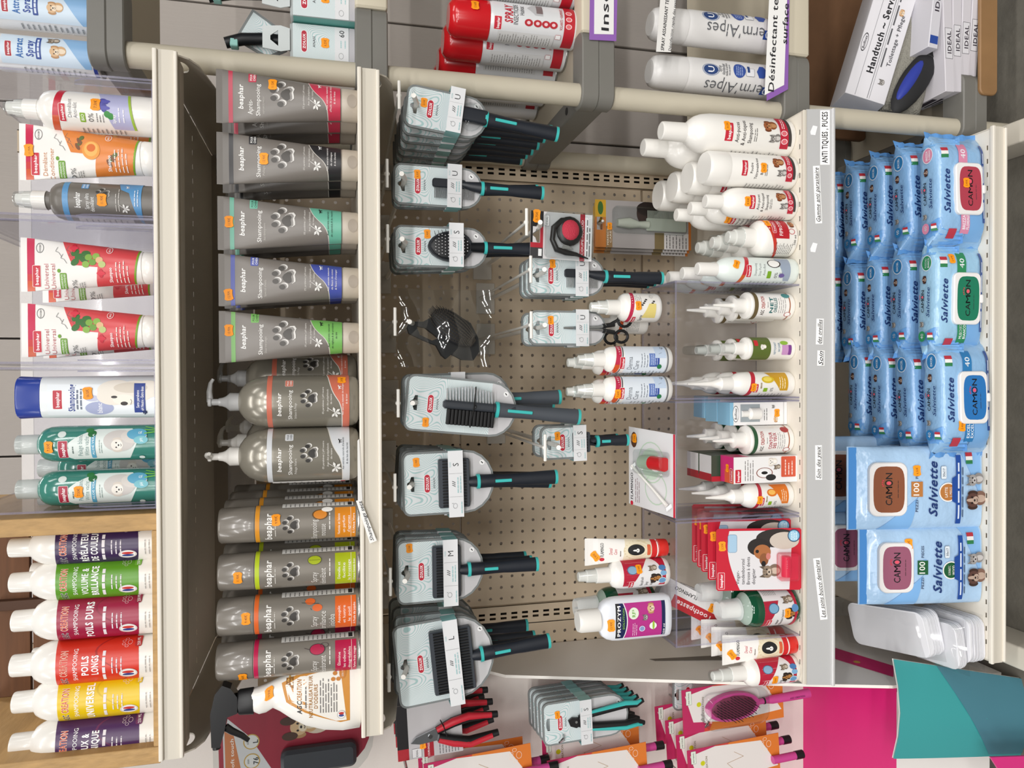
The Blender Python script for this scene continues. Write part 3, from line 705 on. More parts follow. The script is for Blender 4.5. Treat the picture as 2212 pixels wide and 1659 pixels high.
def uni(col, l1, l2, art, sub='Shampoo'):
    def d(L):
        L.rect(-.985, .985, .90, .955, M('c81e4c', .3)); L.rect(-.985, -.6, .90, .952, M('d2562a', .3)); L.rect(-.6, -.35, .90, .952, M('cc3a38', .3))
        L.redtab(-.42, .885, .78, .058)
        L.text(l1, -.42, .815, .034, 'c0666a' if art == 'fig' else 'd09060', w=.1*len(l1), b=-.004); L.text(l2, -.42, .765, .034, 'c0666a' if art == 'fig' else 'd09060', w=.1*len(l2), b=-.004)
        L.ring(.62, .86, .19, .028, .12, '707070'); L.text('ECOCERT', .62, .86, .012, '606060', w=.3)
        L.rr(-.92, -.3, .665, .715, '6a9e22', 1.5); L.text('INGREDIENTS', -.6, .70, .013, 'f4f8ec', w=.5, b=.01); L.text('BIOLOGIQUES', -.6, .68, .013, 'f4f8ec', w=.5, b=.01); L.ell(-.22, .72, .07, .012, '6a9e22')
        L.area(-.97, .97, lambda u: .155-.03*u+.01*u*u, lambda u: .43-.03*u+(.19+.12*u if u > -.05 else 0)*(1 if u > -.05 else 0)+(.0 if u > -.05 else .0), M(col, .3), 24)
        L.area(-.97, .97, lambda u: .143-.03*u+.01*u*u, lambda u: .157-.03*u+.01*u*u, '7aa826')
        for a, b, c in ((.2, .68, .5), (.45, .72, .9), (.3, .62, .2), (.5, .64, .7)): L.path([(a-.15, b-.02), (a, b), (a+.05, b+.025), (a+.2, b+.01)], .5, '5a5a5c')
        if art == 'fig':
            for a, b in ((.1, .6), (.3, .57), (.45, .6), (.2, .53), (.42, .52)): L.ell(a, b, .16, .024, '2e6a26', 8, rot=b*9)
            for a, b, c in ((.28, .5, '7aa83a'), (.1, .47, '6a9a34'), (.32, .445, '8ab44a'), (.02, .52, '86b044'), (.18, .42, 'e0b486'), (.02, .40, 'b8c47a')): L.ell(a, b, .12, .027, c)
            for a, b in ((-.3, .41), (.62, .61)): L.ell(a, b, .16, .018, 'c81e34'); L.ell(a, b, .07, .032, 'd82a40')
        else:
            for a, b in ((.2, .57), (.4, .56), (-.35, .34), (-.2, .31)): L.ell(a, b, .14, .014, '7a4a2a', 8, rot=.5); L.ell(a+.12, b-.015, .1, .016, '5a6a30', 8, rot=-.6)
            L.ell(.08, .47, .33, .066, 'e89a3c'); L.ell(.12, .47, .26, .05, 'f2b45c'); L.ell(.16, .47, .14, .032, 'd86a1e')
        L.text('0%', -.72, .61, .036, '4a4a4a', w=.36, b=-.005); L.lines(-.88, -.55, .53, .58, 3, '6a6a6a', 2)
        L.ring(.55, .35, .13, .024, .16, 'f6e8e4'); L.text('BIO', .55, .35, .014, 'f6f0ec', w=.14)
        L.text(sub, -.35, .34, .026, 'ffffff', w=.5); L.lines(-.6, .2, .2, .31, 4, 'f6e6e0', 7)
        for a, b in ((.72, .135), (.66, .13), (.78, .14)): L.ell(a, b, .05, .006, '30302e')
    return d
WT = M('f1eee9', .3, coat=.2)
def strap(t): pass
tu, sf, W, H = tube('white and orange conditioner tube with apricot picture', (42, 334, 276, 396), -.45, ZB, WT, WHITEP, uni('e0853c', 'Démêlant', 'Conditioner', 'apricot'), 'white tubes in the clear bins', name='conditioner_tube')
price(tu, sf, 2, .93*H, '11.90', ang=.05)
p = at(330, 315, -.36); dup(tu, (p.x, -.36, ZB), 'orange tube standing second, behind the apricot conditioner', group='white tubes in the clear bins')
tu, sf, W, H = tube('red and white tube, right one in the middle bin', (45, 334, 518, 633), -.45, ZB, WT, WHITEP, uni('d84c50', 'Universel', 'Universal', 'fig'), 'white tubes in the clear bins')
p = at(330, 605, -.37); dup(tu, (p.x, -.37, ZB), 'red and white tube behind the right tube of the middle bin', group='white tubes in the clear bins')
p = at(334, 716, -.45); dup(tu, (p.x, -.45, ZB), 'red and white tube, left one in the middle bin', group='white tubes in the clear bins')
p = at(330, 722, -.37); dup(tu, (p.x, -.37, ZB), 'red and white tube behind the left tube of the middle bin', group='white tubes in the clear bins')

# white anti-knot spray bottle
def spray_w():
    X, W, H = P(12, 334, 201, 286, -.45, ZB); t = thing('spray_bottle', 'white spray bottle with lilac label in the right bin', 'bottle', (X, -.45, ZB))
    sf = body(t, 'bottle_body', [(0, .9), (.012, .98), (.10, 1), (.66, 1), (.70, .97), (.735, .88), (.76, .7), (.775, .48), (.79, .48)], W, H, WHITEP, seg=32); mist_top(t, .785, .5, H, W)
    L = Lab(sf, W/2, H); L.area(-1.5, 1.5, lambda u: .61-.02*u, lambda u: .655-.02*u, M('c8283c', .3)); L.area(-1.5, -.5, lambda u: .61-.02*u, lambda u: .655-.02*u, M('d2562a', .3)); L.redtab(-.35, .6, .85, .04)
    L.text('Démêlant', -.1, .555, .026, '8a8a8e', w=.9, b=-.006); L.text('Anti-klit', -.2, .52, .026, '8a8a8e', w=.75, b=-.006)
    L.rr(-.75, -.3, .455, .49, '86b024', 1); L.text('BIO', -.52, .473, .02, 'f4f8ec', w=.3); L.text('0%', -.5, .42, .034, '4a4a4a', w=.4, b=-.005); L.lines(-.7, -.25, .33, .39, 3, '7a7a7a', 4)
    L.area(-1.05, .95, lambda u: .165+.02*u, lambda u: .33+.05*u if u < 0 else .33+.05*u, M('b3b4d6', .3)); L.area(-1.05, .95, lambda u: .15+.02*u, lambda u: .167+.02*u, '9aba3a')
    for a, b in ((.15, .36), (.35, .33), (.0, .33)): L.ell(a, b, .22, .02, '4a4a9a', 8, rot=a*3); L.ell(a, b, .1, .04, '5a5aae', 8)
    for a, b in ((-.3, .31), (-.38, .29)): L.ell(a, b, .16, .022, '2e8a36', 8, rot=.6)
    L.text('Spray', -.5, .27, .022, 'ffffff', w=.42); L.lines(-.65, .2, .19, .25, 2, 'eceaf4', 5)
    L.lines(-1.4, -1.05, .2, .5, 10, '8a8886', 3); L.build(t); price(t, sf, .15*W/2, .385*H, '7.50')
spray_w()
# grey detangling spray bottle
GREYB = M('6f6a63', .34, name='warm_grey_plastic'); GREYT = M('79736d', .34, noise=.03, nscale=30, name='warm_grey_tube')
def leaf(L, x, z, k, c='e8e6e2'):
    q = k*L.sx/L.sz
    for a in (2.6, 3.5, 4.5, 5.4, .3): L.poly([(x, z), (x+.75*k*math.cos(a-.34), z+.75*q*math.sin(a-.34)), (x+1.15*k*math.cos(a), z+1.15*q*math.sin(a)), (x+.75*k*math.cos(a+.34), z+.75*q*math.sin(a+.34))], c); L.path([(x, z), (x+.9*k, z+1.3*q)], .6, c)
def pdog(L, x, z, k, c):
    q = k*L.sx/L.sz
    L.rect(x-k*.6, x+k*.5, z-.15*q, z+.3*q, c)
    for a in (-.55, -.35, .25, .42): L.rect(x+a*k, x+(a+.12)*k, z-.7*q, z, c)
    L.rect(x+.35*k, x+.9*k, z+.2*q, z+.55*q, c); L.rect(x-.95*k, x-.5*k, z+.2*q, z+.32*q, c)
def spray_g():
    X, W, H = P(32, 334, 396, 478, -.45, ZB); t = thing('spray_bottle', 'dark grey spray bottle with blue bands beside the middle bin', 'bottle', (X, -.45, ZB))
    sf = body(t, 'bottle_body', [(0, .93), (.012, 1), (.62, 1), (.67, .97), (.71, .86), (.735, .7), (.75, .45), (.795, .45)], W, H, GREYB, seg=32); mist_top(t, .78, .5, H, W)
    L = Lab(sf, W/2, H); L.band(.6, .64, M('5a96c8', .35)); L.text('beaphar', -.1, .54, .042, 'f2f2f0', w=.8, b=.02, sh=.15); L.rr(.55, .95, .465, .515, '5a96c8', 1); L.text('POUR', .75, .5, .014, 'ffffff', w=.3); L.text('CHIEN', .75, .478, .014, 'ffffff', w=.3)
    L.text('Spray ultra', -.15, .475, .03, 'f0f0ee', w=.8, b=0); L.text('démêlant', -.3, .44, .03, 'f0f0ee', w=.75, b=0); L.paw(.25, .36, .42, '3a3834', 'b8b4ae')
    L.lines(-.6, .6, .245, .285, 2, 'c9c5bf', 6); L.area(-1.7, 1.7, lambda u: .1, lambda u: .17+.04*u+(.05 if u > .5 else 0), M('5a96c8', .35)); leaf(L, -.45, .215, .22); pdog(L, .75, .2, .12, 'f0f0f0'); L.lines(-.3, .6, .115, .155, 2, 'e8eef4', 3)
    L.rect(-1.6, -1.0, .17, .55, 'e4e2de'); L.lines(-1.5, -1.08, .2, .52, 8, '8a8886', 5); L.build(t); price(t, sf, -.05*W/2, .37*H, '11.90', ang=.02)
spray_g()
# flat white shampoo with blue cap
def blanc():
    X, W, H = P(42, 335, 811, 904, -.45, ZB); t = thing('shampoo_bottle', 'flat white shampoo bottle with blue cap and white poodle picture', 'bottle', (X, -.45, ZB))
    sf = body(t, 'bottle_body', [(0, .95), (.012, 1), (.83, .95)], W, H, M('e9eef0', .28, coat=.2), D=W*.62, n=2.6, seg=32, mode='proj'); body(t, 'cap', [(.832, .95), (.84, .93), (.985, .97), (1, .9)], W, H, M('1c3a96', .3, coat=.2), D=W*.62, n=2.6, seg=32)
    L = Lab(sf, W/2, H); L.rect(-.8, .6, .02, .78, M('e8eef2', .3)); L.redtab(-.1, .71, .84, .062, 'c02a3e'); L.text('Shampooing', -.02, .615, .046, '1e3a8c', w=1.22, b=.03); L.lines(-.55, .4, .535, .585, 2, '6a7488', 3, .5)
    L.ell(-.5, .42, .3, .1, 'a6aed0'); L.text('blanc', -.5, .42, .036, 'f4f4fa', w=.44); L.ell(-.05, .47, .14, .05, 'c4c8e0'); L.ell(-.15, .4, .09, .03, 'c4c8e0')
    for a, b, r in ((.3, .3, .48), (.05, .32, .42), (.25, .17, .5), (.35, .08, .4), (-.05, .24, .34)): L.ell(a, b, r, r*.28, 'ede6da'); L.off -= L.dl*.5
    L.ell(-.12, .25, .24, .075, 'f4eee2'); L.ell(-.3, .245, .09, .026, '241c1a'); L.ell(0, .315, .06, .022, '241c1a'); L.ell(.42, .2, .24, .12, 'd9cfc0'); L.path([(-.36, .2), (-.2, .19), (-.1, .2)], .6, '6a4a44')
    L.rect(-.72, .62, .095, .175, '1e3a8c'); L.text('Sans parabens', -.1, .15, .022, 'ffffff', w=.8, b=.005); L.text('pH Neutre - Extra doux', -.08, .118, .022, 'ffffff', w=1.1, b=.005); L.paw(-.72, .1, .12, '1e2a50', '1e2a50')
    L.build(t); price(t, sf, .18*W/2, .5*H, '06.50', ang=.1)
blanc()
# green shampoo bottles
def vert():
    X, W, H = P(38, 335, 919, 996, -.45, ZB); t = thing('shampoo_bottle', 'sea green shampoo bottle with sticker above the red tab', 'bottle', (X, -.45, ZB), group='sea green shampoo bottles')
    sf = body(t, 'bottle_body', [(0, .92), (.012, 1), (.70, 1), (.76, .97), (.80, .88), (.825, .74), (.84, .54), (.85, .5)], W, H, M('3f8578', .18, coat=.5, name='green_gel'), seg=32)
    body(t, 'cap', [(.845, .52), (.86, .55), (.995, .53), (1, .48)], W, H, FROST('d5dcda', .6, .15), seg=22)
    L = Lab(sf, W/2, H); LW = M('dfe8e4', .3)
    L.area(-.95, .95, lambda u: .15-.06*u if u < .4 else .126+.12*(u-.4), lambda u: .62-.10*u*u+(.06 if u < -.3 else 0)-.12*max(0, u-.1), LW)
    L.ell(.62, .665, .2, .028, LW); L.redtab(-.28, .655, 1.0, .062, 'b02a44'); L.lines(-.5, .1, .58, .595, 1, '6a7a76', 2, .6); L.text('Pelage blanc', -.05, .54, .032, '7a9a98', w=1.2, b=-.006); L.text('Witte vacht', -.1, .495, .032, '7a9a98', w=1.1, b=-.006)
    L.rr(-.85, .7, .435, .465, '5aa6c6', 1.2); L.text('ALOE VERA', 0, .45, .014, 'eaf4f8', w=1.2); L.ell(.62, .46, .2, .03, '1e6a34', 8, rot=.6); L.ell(.85, .48, .18, .026, '2a7a3c', 8, rot=-.4); L.lines(-.5, .3, .385, .415, 2, '9ab0ac', 4)
    L.ell(.2, .27, .62, .11, 'cfcac6'); L.animal(-.05, .285, .5, 'white_dog', False); L.ell(.42, .17, .4, .09, 'd8d2cc')
    L.ell(.55, .15, .34, .07, '5aa6c6'); L.ell(.2, .12, .22, .05, '7ac0cc'); L.text('pH', .2, .12, .024, 'f0f8f8', w=.18); L.text('GL', .62, .13, .024, 'f0f8f8', w=.18)
    for a in (-.2, 0, .2): L.path([(.75+a*.5, .02), (.8+a*1.2, .1)], 1.6, '7ac04a')
    L.ell(-.85, .12, .12, .02, 'dfe8e4'); L.build(t); price(t, sf, -.1*W/2, .765*H*.98, '7.50', w=16, h=12); return t, sf, W, H
g, sf, W, H = vert()
g2 = dup(g, (at(335, 1047, -.45).x, -.45, ZB), 'sea green shampoo bottle with sticker over its lettering', skip=('price_sticker',), group='sea green shampoo bottles'); price(g2, sf, -.12*W/2, .55*H, '7.50', w=16, h=12)
for yy, lb in ((1004, 'sea green shampoo bottle behind and between the front two'), (1066, 'sea green shampoo bottle behind the left front one')):
    dup(g, (at(325, yy, -.37).x, -.37, ZB), lb, skip=('price_sticker',), group='sea green shampoo bottles')

# ------------------------------------------------------------------ second shelf: grey tubes
ZS = Z2+.0008; TCAP = M('b9ae9f', .38)
EXT = {'nourrissant & protecteur': ('Aux extraits naturels', "d'huile de pépins de raisin", '& de fraise'), 'Pelage noir': ('Aux extraits naturels', 'de châtaigne', '& de chardon'), 'Anti-démangeaisons': ('Aux extraits naturels', 'de calendula & de menthe'),
       'Spécial chiots': ('Aux extraits naturels', 'de fleurs de coton', "& fleurs d'oranger"), 'Doux tous pelages': ('Aux extraits naturels', 'de réglisse & de protéines', 'de blé'), 'Brillance du Pelage': ('Aux extraits naturels de mangue', '& de kiwi'), 'Pelage blanc': ("Aux extraits naturels d'amande", '& de lait de karité')}
def gtube_design(col, name1, sub, ink, two=None):
    def d(L):
        L.rect(-.99, .99, .885, .915, M(col, .35)); L.text('beaphar', .0, .83, .036, 'f4f2ee', w=.92, b=.016, sh=.18); L.rr(.55, .93, .72, .775, col, 1.2); L.text('POUR', .74, .757, .016, 'f4f4f0' if ink == 'w' else '1c1c1c', w=.26); L.text('CHIEN', .74, .734, .016, 'f4f4f0' if ink == 'w' else '1c1c1c', w=.28)
        if two: L.text(two, -.38, .765, .036, 'f0eeea', w=.52, b=-.002)
        L.text('Shampooing', -.1, .71, .031, 'f0eeea', w=1.16, b=.002); L.text(sub, -.3, .672, .016, 'c9c4bd', w=.62, b=-.006)
        L.paw(.1, .53, .56, '4c4844', 'dcd9d5')
        L.text('0% parabènes | pH neutre', .08, .388, .014, 'dedad4', w=.92, b=0, sh=.1); L.text('Avec des polyphénols', .1, .352, .014, 'dedad4', w=.74, b=0, sh=.1); L.text('de raisins', .12, .326, .014, 'dedad4', w=.34, b=0, sh=.1)
        wv = lambda u: .265+.055*math.tanh(3*(u-.05))+(.05*u if u > 0 else 0)
        L.area(-.66, .66, lambda u: .125, wv, M(col, .35), 22); L.area(-.66, .66, wv, lambda u: wv(u)+.006, 'c9c4bc', 22)
        leaf(L, -.22, .3, .17); pdog(L, .5, .275, .1, 'f0f0ee' if ink == 'w' else '1e1e1e'); [L.text(q, .06, .222-.027*i, .013, 'f0ecea' if ink == 'w' else '26322c', w=min(.98, .043*len(q)), b=0, sh=.1) for i, q in enumerate(EXT[sub])]
    return d
GT = [('dark pink banded grey tube at the right end of the second shelf', (467, 775, 162, 276), 'c43a52', 'nourrissant & protecteur', 'w', 'Après-', 2, 92, '11.50', .48, .605, 0),
      ('black banded grey tube second from the pole', (468, 777, 295, 406), '2c2a2c', 'Pelage noir', 'w', None, 2, 0, '12.90', .0, .67, 0),
      ('mint green banded grey tube on the second shelf', (470, 778, 431, 545), '6cb49c', 'Anti-démangeaisons', 'k', None, 2, 0, '11.90', .05, .92, .02),
      ('blue banded grey tube on the second shelf', (472, 779, 553, 664), '4a56a8', 'Spécial chiots', 'w', None, 2, 0, '12.90', -.55, .93, .12),
      ('leaf green banded grey tube beside the pump bottles', (473, 780, 674, 784), '76b45c', 'Doux tous pelages', 'k', None, 1, 0, '10.90', .25, .93, .03)]
for lb, px, col, sub, ink, two, nb, _, pr, sx, sz, an in GT:
    tu, sf, W, H = tube(lb, px, -.455, ZS, GREYT, TCAP, gtube_design(col, '', sub, ink, two), 'grey tubes with coloured bands', D=.62, capfr=.12)
    thumb_shade(tu, W, H, .62, M('a2978a', .4)); 
    for i in range(nb):
        yb = -.455+.062*(i+1); dup(tu, (tu.location.x+(.004 if i else .002), yb, ZS), lb.split(' at ')[0].split(' second')[0].split(' on ')[0].split(' beside')[0]+', '+ORD[i+1]+' in its row behind the front one', group='grey tubes with coloured bands')
    price(tu, sf, sx*W/2, sz*H, pr, ang=an)

# pump bottles
def pump(label, px, col, sub, ink, pmat, sticker, spin):
    X, W, H = P(*px, -.447, ZS); t = thing('pump_bottle', label, 'bottle', (X, -.447, ZS), group='large grey pump bottles')
    sf = body(t, 'bottle_body', [(0, .6), (.004, .74), (.02, .9), (.05, .98), (.09, 1), (.56, 1), (.62, .985), (.68, .92), (.73, .8), (.765, .64), (.79, .45), (.80, .33), (.81, .33)], W, H, M('8f8a7e', .25, .35, coat=.3, name='pearl_grey_plastic'), seg=36)
    body(t, 'pump_collar', [(.795, .34), (.86, .345), (.868, .3), (.885, .22), (.905, .17), (.93, .15)], W, H, pmat, seg=20)
    mb = MB(); r = W*.055
    mb.rod([(0, 0, .92*H), (0, 0, .985*H)], r*1.15, pmat, 12); mb.rbox(-r*1.5, r*1.5, -r*1.5, r*1.5, .975*H, .999*H, pmat, r=r, c=1)
    c, s_ = math.cos(spin), math.sin(spin)
    mb.rod([(0, 0, .985*H), (W*.2*c, W*.2*s_, .992*H), (W*.36*c, W*.36*s_, .985*H), (W*.44*c, W*.44*s_, .968*H)], [r*1.2, r*.95, r*.7, r*.55], pmat, 10); mb.build('pump_head', t)
    L = Lab(sf, W/2, H); L.area(-1.45, 1.45, lambda u: .575, lambda u: .608, M(col, .35))
    L.text('beaphar', -.1, .53, .029, 'f6f4f0', w=.9, b=.016, sh=.18); L.rr(.62, .92, .44, .49, col, 1.2, 'f0eeea', .3); L.text('POUR', .77, .474, .013, 'f4f4f0' if ink == 'w' else '444444', w=.22); L.text('CHIEN', .77, .454, .013, 'f4f4f0' if ink == 'w' else '444444', w=.24)
    L.text('Shampooing', -.12, .46, .027, 'f4f2ee', w=1.14, b=.002); L.text(sub, -.35, .425, .016, 'dedad4', w=.62, b=-.006); L.paw(.12, .33, .4, '2e2b28', 'e2dfda'); L.text('0% parabènes | pH neutre', .05, .245, .013, 'e6e2dc', w=1.05, b=0, sh=.1); L.text('Avec des polyphénols', .05, .215, .013, 'e6e2dc', w=.86, b=0, sh=.1); L.text('de raisins', .1, .192, .013, 'e6e2dc', w=.38, b=0, sh=.1)
    wv = lambda u: .145+.03*math.tanh(3*(u-.1))+(.03*u if u > 0 else 0)
    L.area(-1.45, 1.45, lambda u: .07, wv, M(col, .35), 26); L.area(-1.45, 1.45, wv, lambda u: wv(u)+.006, 'd6d2cc', 26); leaf(L, -.42, .165, .2); pdog(L, .55, .135, .1, 'f4f4f0' if ink == 'w' else '2a2a2a'); [L.text(q, .1, .115-.026*i, .012, 'f8f0ec' if ink == 'w' else '4a545a', w=.04*len(q), b=0, sh=.1) for i, q in enumerate(EXT[sub])]
    if not sticker: L.rect(-1.5, -1.1, .1, .58, 'e4e2de'); L.lines(-1.42, -1.16, .14, .55, 9, '9a9896', 5); L.rect(-1.45, -1.2, .1, .13, 'b0203c')
    L.build(t)
    if sticker: price(t, sf, .93*W/2, .12*H, '24.90', w=15, h=13)
    return t
pb = pump('pump bottle with salmon bands and clear pump', (449, 781, 811, 923), 'cc6e58', 'Brillance du Pelage', 'w', FROST('c9c9c9', .75, .2), True, .15)
pw = pump('pump bottle with white bands and white pump', (449, 781, 924, 1041), 'd3d6da', 'Pelage blanc', 'k', WHITEP, False, -1.35)
dup(pb, (pb.location.x+.035, -.345, ZS), 'salmon banded pump bottle behind the front salmon one', skip=('price_sticker',), group='large grey pump bottles', rot=(0, 0, .5))
dup(pw, (pw.location.x+.012, -.345, ZS), 'white banded pump bottle behind the front white one', group='large grey pump bottles', rot=(0, 0, 2.2))
dup(pw, (pw.location.x+.03, -.25, ZS), 'white banded pump bottle deepest on the second shelf', group='large grey pump bottles', rot=(0, 0, 2.4))

# grey spray cans
CAN = M('8d877e', .3, .25, name='satin_grey_can'); CANC = M('7d776f', .25, coat=.3, name='grey_can_cap')
def can(label, px, col, ring, title, block, nb, art, st):
    X, W, H = P(*px, -.452, ZS); t = thing('spray_can', label, 'can', (X, -.452, ZS), group='grey spray cans with coloured labels')
    sf = body(t, 'can_body', [(0, .93), (.006, 1), (.747, 1), (.75, .97)], W, H, CAN, seg=32); body(t, 'cap', [(.752, .985), (.985, .965), (1, .88)], W, H, CANC, seg=32)
    body(t, 'bottom_rim', [(0, .985), (.004, 1.012), (.016, 1.012), (.02, 1)], W, H, M('a8a6a2', .25, .8), seg=32)
    L = Lab(sf, W/2, H); L.band(.715, .745, M(ring, .3)); L.text('beaphar', -.05, .655, .05, 'f6f4f0', w=1.56, b=.02, sh=.12); L.lines(-.6, .7, .6, .61, 1, 'c9c5be', 2, .6)
    L.paw(.02, .49, .58, '34302c', 'd6d3ce')
    for i, tt in enumerate(title): L.text(tt, -.35, .335-.062*i, .044, 'e6e3de', w=.125*len(tt), b=-.004)
    L.lines(-.3, .7, .215-.05*(len(title) > 2), .23-.05*(len(title) > 2), 1, 'd6d2cc', 3, .6)
    if art == 'lemon': L.ell(.6, .33, .26, .05, col); L.path([(.4, .33), (.8, .33)], .5, '4a4a20'); L.path([(.6, .29), (.6, .37)], .5, '4a4a20'); L.ring(.6, .33, .26, .05, .1, '5a5a30')
    elif art == 'orange': L.ring(.55, .29, .3, .058, .14, '6a4a20'); L.ell(.55, .29, .25, .048, 'd8862a'); L.ell(.85, .24, .16, .04, 'f0eeea')
    elif art == 'apple': L.ell(.55, .31, .3, .055, col); L.ring(.55, .31, .3, .055, .1, '3a2a30'); L.ring(.75, .26, .14, .03, .14, '4a3a40'); L.path([(.55, .36), (.65, .4)], .7, '3a2a30')
    else: L.ell(.4, .31, .18, .035, col); L.ell(.75, .36, .18, .035, col); L.path([(.3, .35), (.9, .4)], .6, '3a3a30'); L.path([(.6, .3), (.7, .42)], .6, '3a3a30')
    z0 = .0; L.rect(-1.02, .95, .035, .185, M(col, .35))
    for i, tt in enumerate(block): L.text(tt, -.05, .158-.036*i, .02, 'f6f0ea', w=min(1.2, .105*len(tt)), b=0)
    L.rect(-1.0, .93, .068, .0705, 'f0e6dc'); L.text(st, -.05, .05, .016, 'f6f0ea', w=min(1.2, .09*len(st)), b=.006)
    L.rect(1.08, 1.6, .05, .56, 'd6d4d0'); L.lines(1.12, 1.55, .1, .55, 14, '7a7876', 4); L.rect(1.12, 1.5, .06, .09, '2a2a2a'); L.build(t)
    base = lb0 = label
    for i in range(nb):
        dup(t, (X+.003*(i+1), -.452+.06*(i+1), ZS), label.split(' with')[0].split(' next')[0]+' '+ORD[i+1]+' in its row, behind the front can', group='grey spray cans with coloured labels')
    return t, sf, W, H
t, sf, W, H = can('amber labelled spray can next to the white pump bottle', (475, 779, 1090, 1167), 'd8861e', 'e0962a', ('Shampooing', 'mousse'), ('Nettoie et laisse', 'un parfum', "d'agrumes"), 3, 'orange', "À l'Aloe Vera"); price(t, sf, .35*W/2, .6*H, '9.90', ang=.06)
t, sf, W, H = can('lime labelled spray can with green fruit drawing', (474, 780, 1188, 1267), 'a8b81a', 'bcd02a', ('Spray', 'démêlant'), ('Démêle et', 'facilite', 'le brossage'), 2, 'lemon', "À l'extrait d'amande douce"); price(t, sf, -.1*W/2, .86*H, '11.90', off=.5)
t, sf, W, H = can('orange labelled spray can with jojoba drawing', (472, 780, 1281, 1362), 'dc6424', 'e2682c', ('Spray', 'brillance', 'jojoba'), ('Assouplit', 'et lustre', 'le poil'), 2, 'jojoba', "À l'huile de jojoba"); price(t, sf, .1*W/2, .80*H, '9.40', ang=.04, off=.5)
t, sf, W, H = can('crimson labelled spray can with apple drawing', (470, 780, 1377, 1456), 'b41a48', 'c01e50', ('Spray', 'déodorant'), ('Élimine', 'les odeurs', 'désagréables'), 2, 'apple', 'Parfum fruits rouges'); price(t, sf, -.7*W/2, .82*H, '9.40', off=.5)

# trigger spray
def trig():
    Yc = -.447; X, W, H = P(457, 781, 1431, 1590, Yc, ZS); k = lambda y: -(y-1510.5)/79.5
    H0 = (at(457, 1500, Yc).z-ZS)*1000; t = thing('trigger_spray', 'white trigger spray bottle with orange paw label at the left end', 'bottle', (X, Yc, ZS))
    z = lambda x: (at(x, 1500, Yc).z-ZS)*1000/H0
    S_ = [(781, 1436, 1570), (776, 1430, 1586), (740, 1430, 1588), (700, 1434, 1582), (660, 1442, 1568), (630, 1452, 1550), (605, 1462, 1532), (590, 1468, 1524), (575, 1474, 1532), (560, 1478, 1534), (548, 1480, 1528), (540, 1482, 1524)]
    pts = [(z(x), (b-a)/159, .9 if i else .8, k((a+b)/2)) for i, (x, a, b) in enumerate(S_)]
    pts = [(p[0], p[1], min(p[2], p[1]*1.1+.1), p[3]) for p in pts]
    sf = body(t, 'bottle_body', pts, W, H0, WHITEP, D=W*.5, n=2.5, seg=36, mode='proj', sharp=70)
    BLK = M('18181a', .25, coat=.3); nx = k(1506)
    body(t, 'collar', [(z(548), .36, .36, nx), (z(518), .34, .34, nx), (z(514), .3, .3, nx)], W, H0, M('1c1c1e', .45), D=W*.62, seg=24)
    c = k(1508)*W/2; zz = lambda x: z(x)*H0
    mb = MB(); out = [(k(1470)*W/2, zz(500)), (k(1462)*W/2, zz(482)), (k(1480)*W/2, zz(466)), (k(1520)*W/2, zz(456)), (k(1590)*W/2, zz(458)), (k(1592)*W/2, zz(476)), (k(1560)*W/2, zz(486)), (k(1530)*W/2, zz(492)), (k(1524)*W/2, zz(514)), (k(1490)*W/2, zz(514))]
    mb.plate(out, [], -11, 11, BLK); mb.build('spray_head', t)
    mb = MB(); mb.rod([(k(1556)*W/2, 0, zz(486)), (k(1566)*W/2, 0, zz(500)), (k(1578)*W/2, 0, zz(522)), (k(1590)*W/2, 0, zz(536))], [6, 5.5, 4.5, 3.5], BLK, 8); mb.build('trigger', t)
    mb = MB(); mb.rod([(k(1590)*W/2, 0, zz(466)), (k(1600)*W/2, 0, zz(467))], 6, M('0f0f10', .4), 10); mb.build('nozzle', t)
    L = Lab(sf, 1, 1, off=.3); xx = lambda y: k(y)*W/2
    pt = lambda x, y: (xx(y), zz(x))
    L.poly([pt(755, 1438), pt(755, 1558), pt(735, 1560), pt(660, 1534), pt(620, 1516), pt(610, 1480), pt(640, 1462), pt(700, 1444)], M('c98a3a', .35))
    L.poly([pt(736, 1450), pt(748, 1556), pt(726, 1556), pt(664, 1530), pt(625, 1510), pt(618, 1482), pt(650, 1462), pt(700, 1450)], M('ece8e0', .35))
    L.poly([pt(620, 1470), pt(620, 1480), pt(636, 1486), pt(636, 1464)], '8a5a20'); L.poly([pt(628, 1462), pt(622, 1474), pt(636, 1478)], 'c9a050')
    u = 79.5; 
    L.text('AGC', xx(1524), zz(648), 10*.7, '3a3a3c', w=20, b=.03); L.text('CREATION', xx(1488), zz(648), 7, 'b07a38', w=30, b=.03); L.lines(xx(1524), xx(1478), zz(666), zz(658), 1, '6a6a6a', 1, .3)
    L.text('NEUTRALISATEUR', xx(1502), zz(672), 5.5, 'a4722e', w=62, b=.02); L.text("D'ODEURS", xx(1500), zz(683), 5.5, 'a4722e', w=36, b=.02); L.lines(xx(1535), xx(1462), zz(730), zz(690), 7, '7a7674', 3, .4)
    L.ell(xx(1542), zz(737), 6, 6, 'f0eeec'); L.ell(xx(1544), zz(737), 2, 4, '3a4a8a'); L.ell(xx(1539), zz(737), 2, 4, 'b8342e'); L.ring(xx(1542), zz(737), 6.6, 6.6, .14, 'b4b0ac')
    for a, b in ((720, 1466), (724, 1455), (726, 1444), (731, 1466)): L.ell(xx(b), zz(a), 2.8, 3.4, 'c07a2a')
    L.ell(xx(1454), zz(740), 9, 5, 'c07a2a'); L.text('500 ML', xx(1454), zz(740), 3, 'f4ece0', w=11); L.build(t); price(t, sf, xx(1498), zz(583), '14.90')
trig()
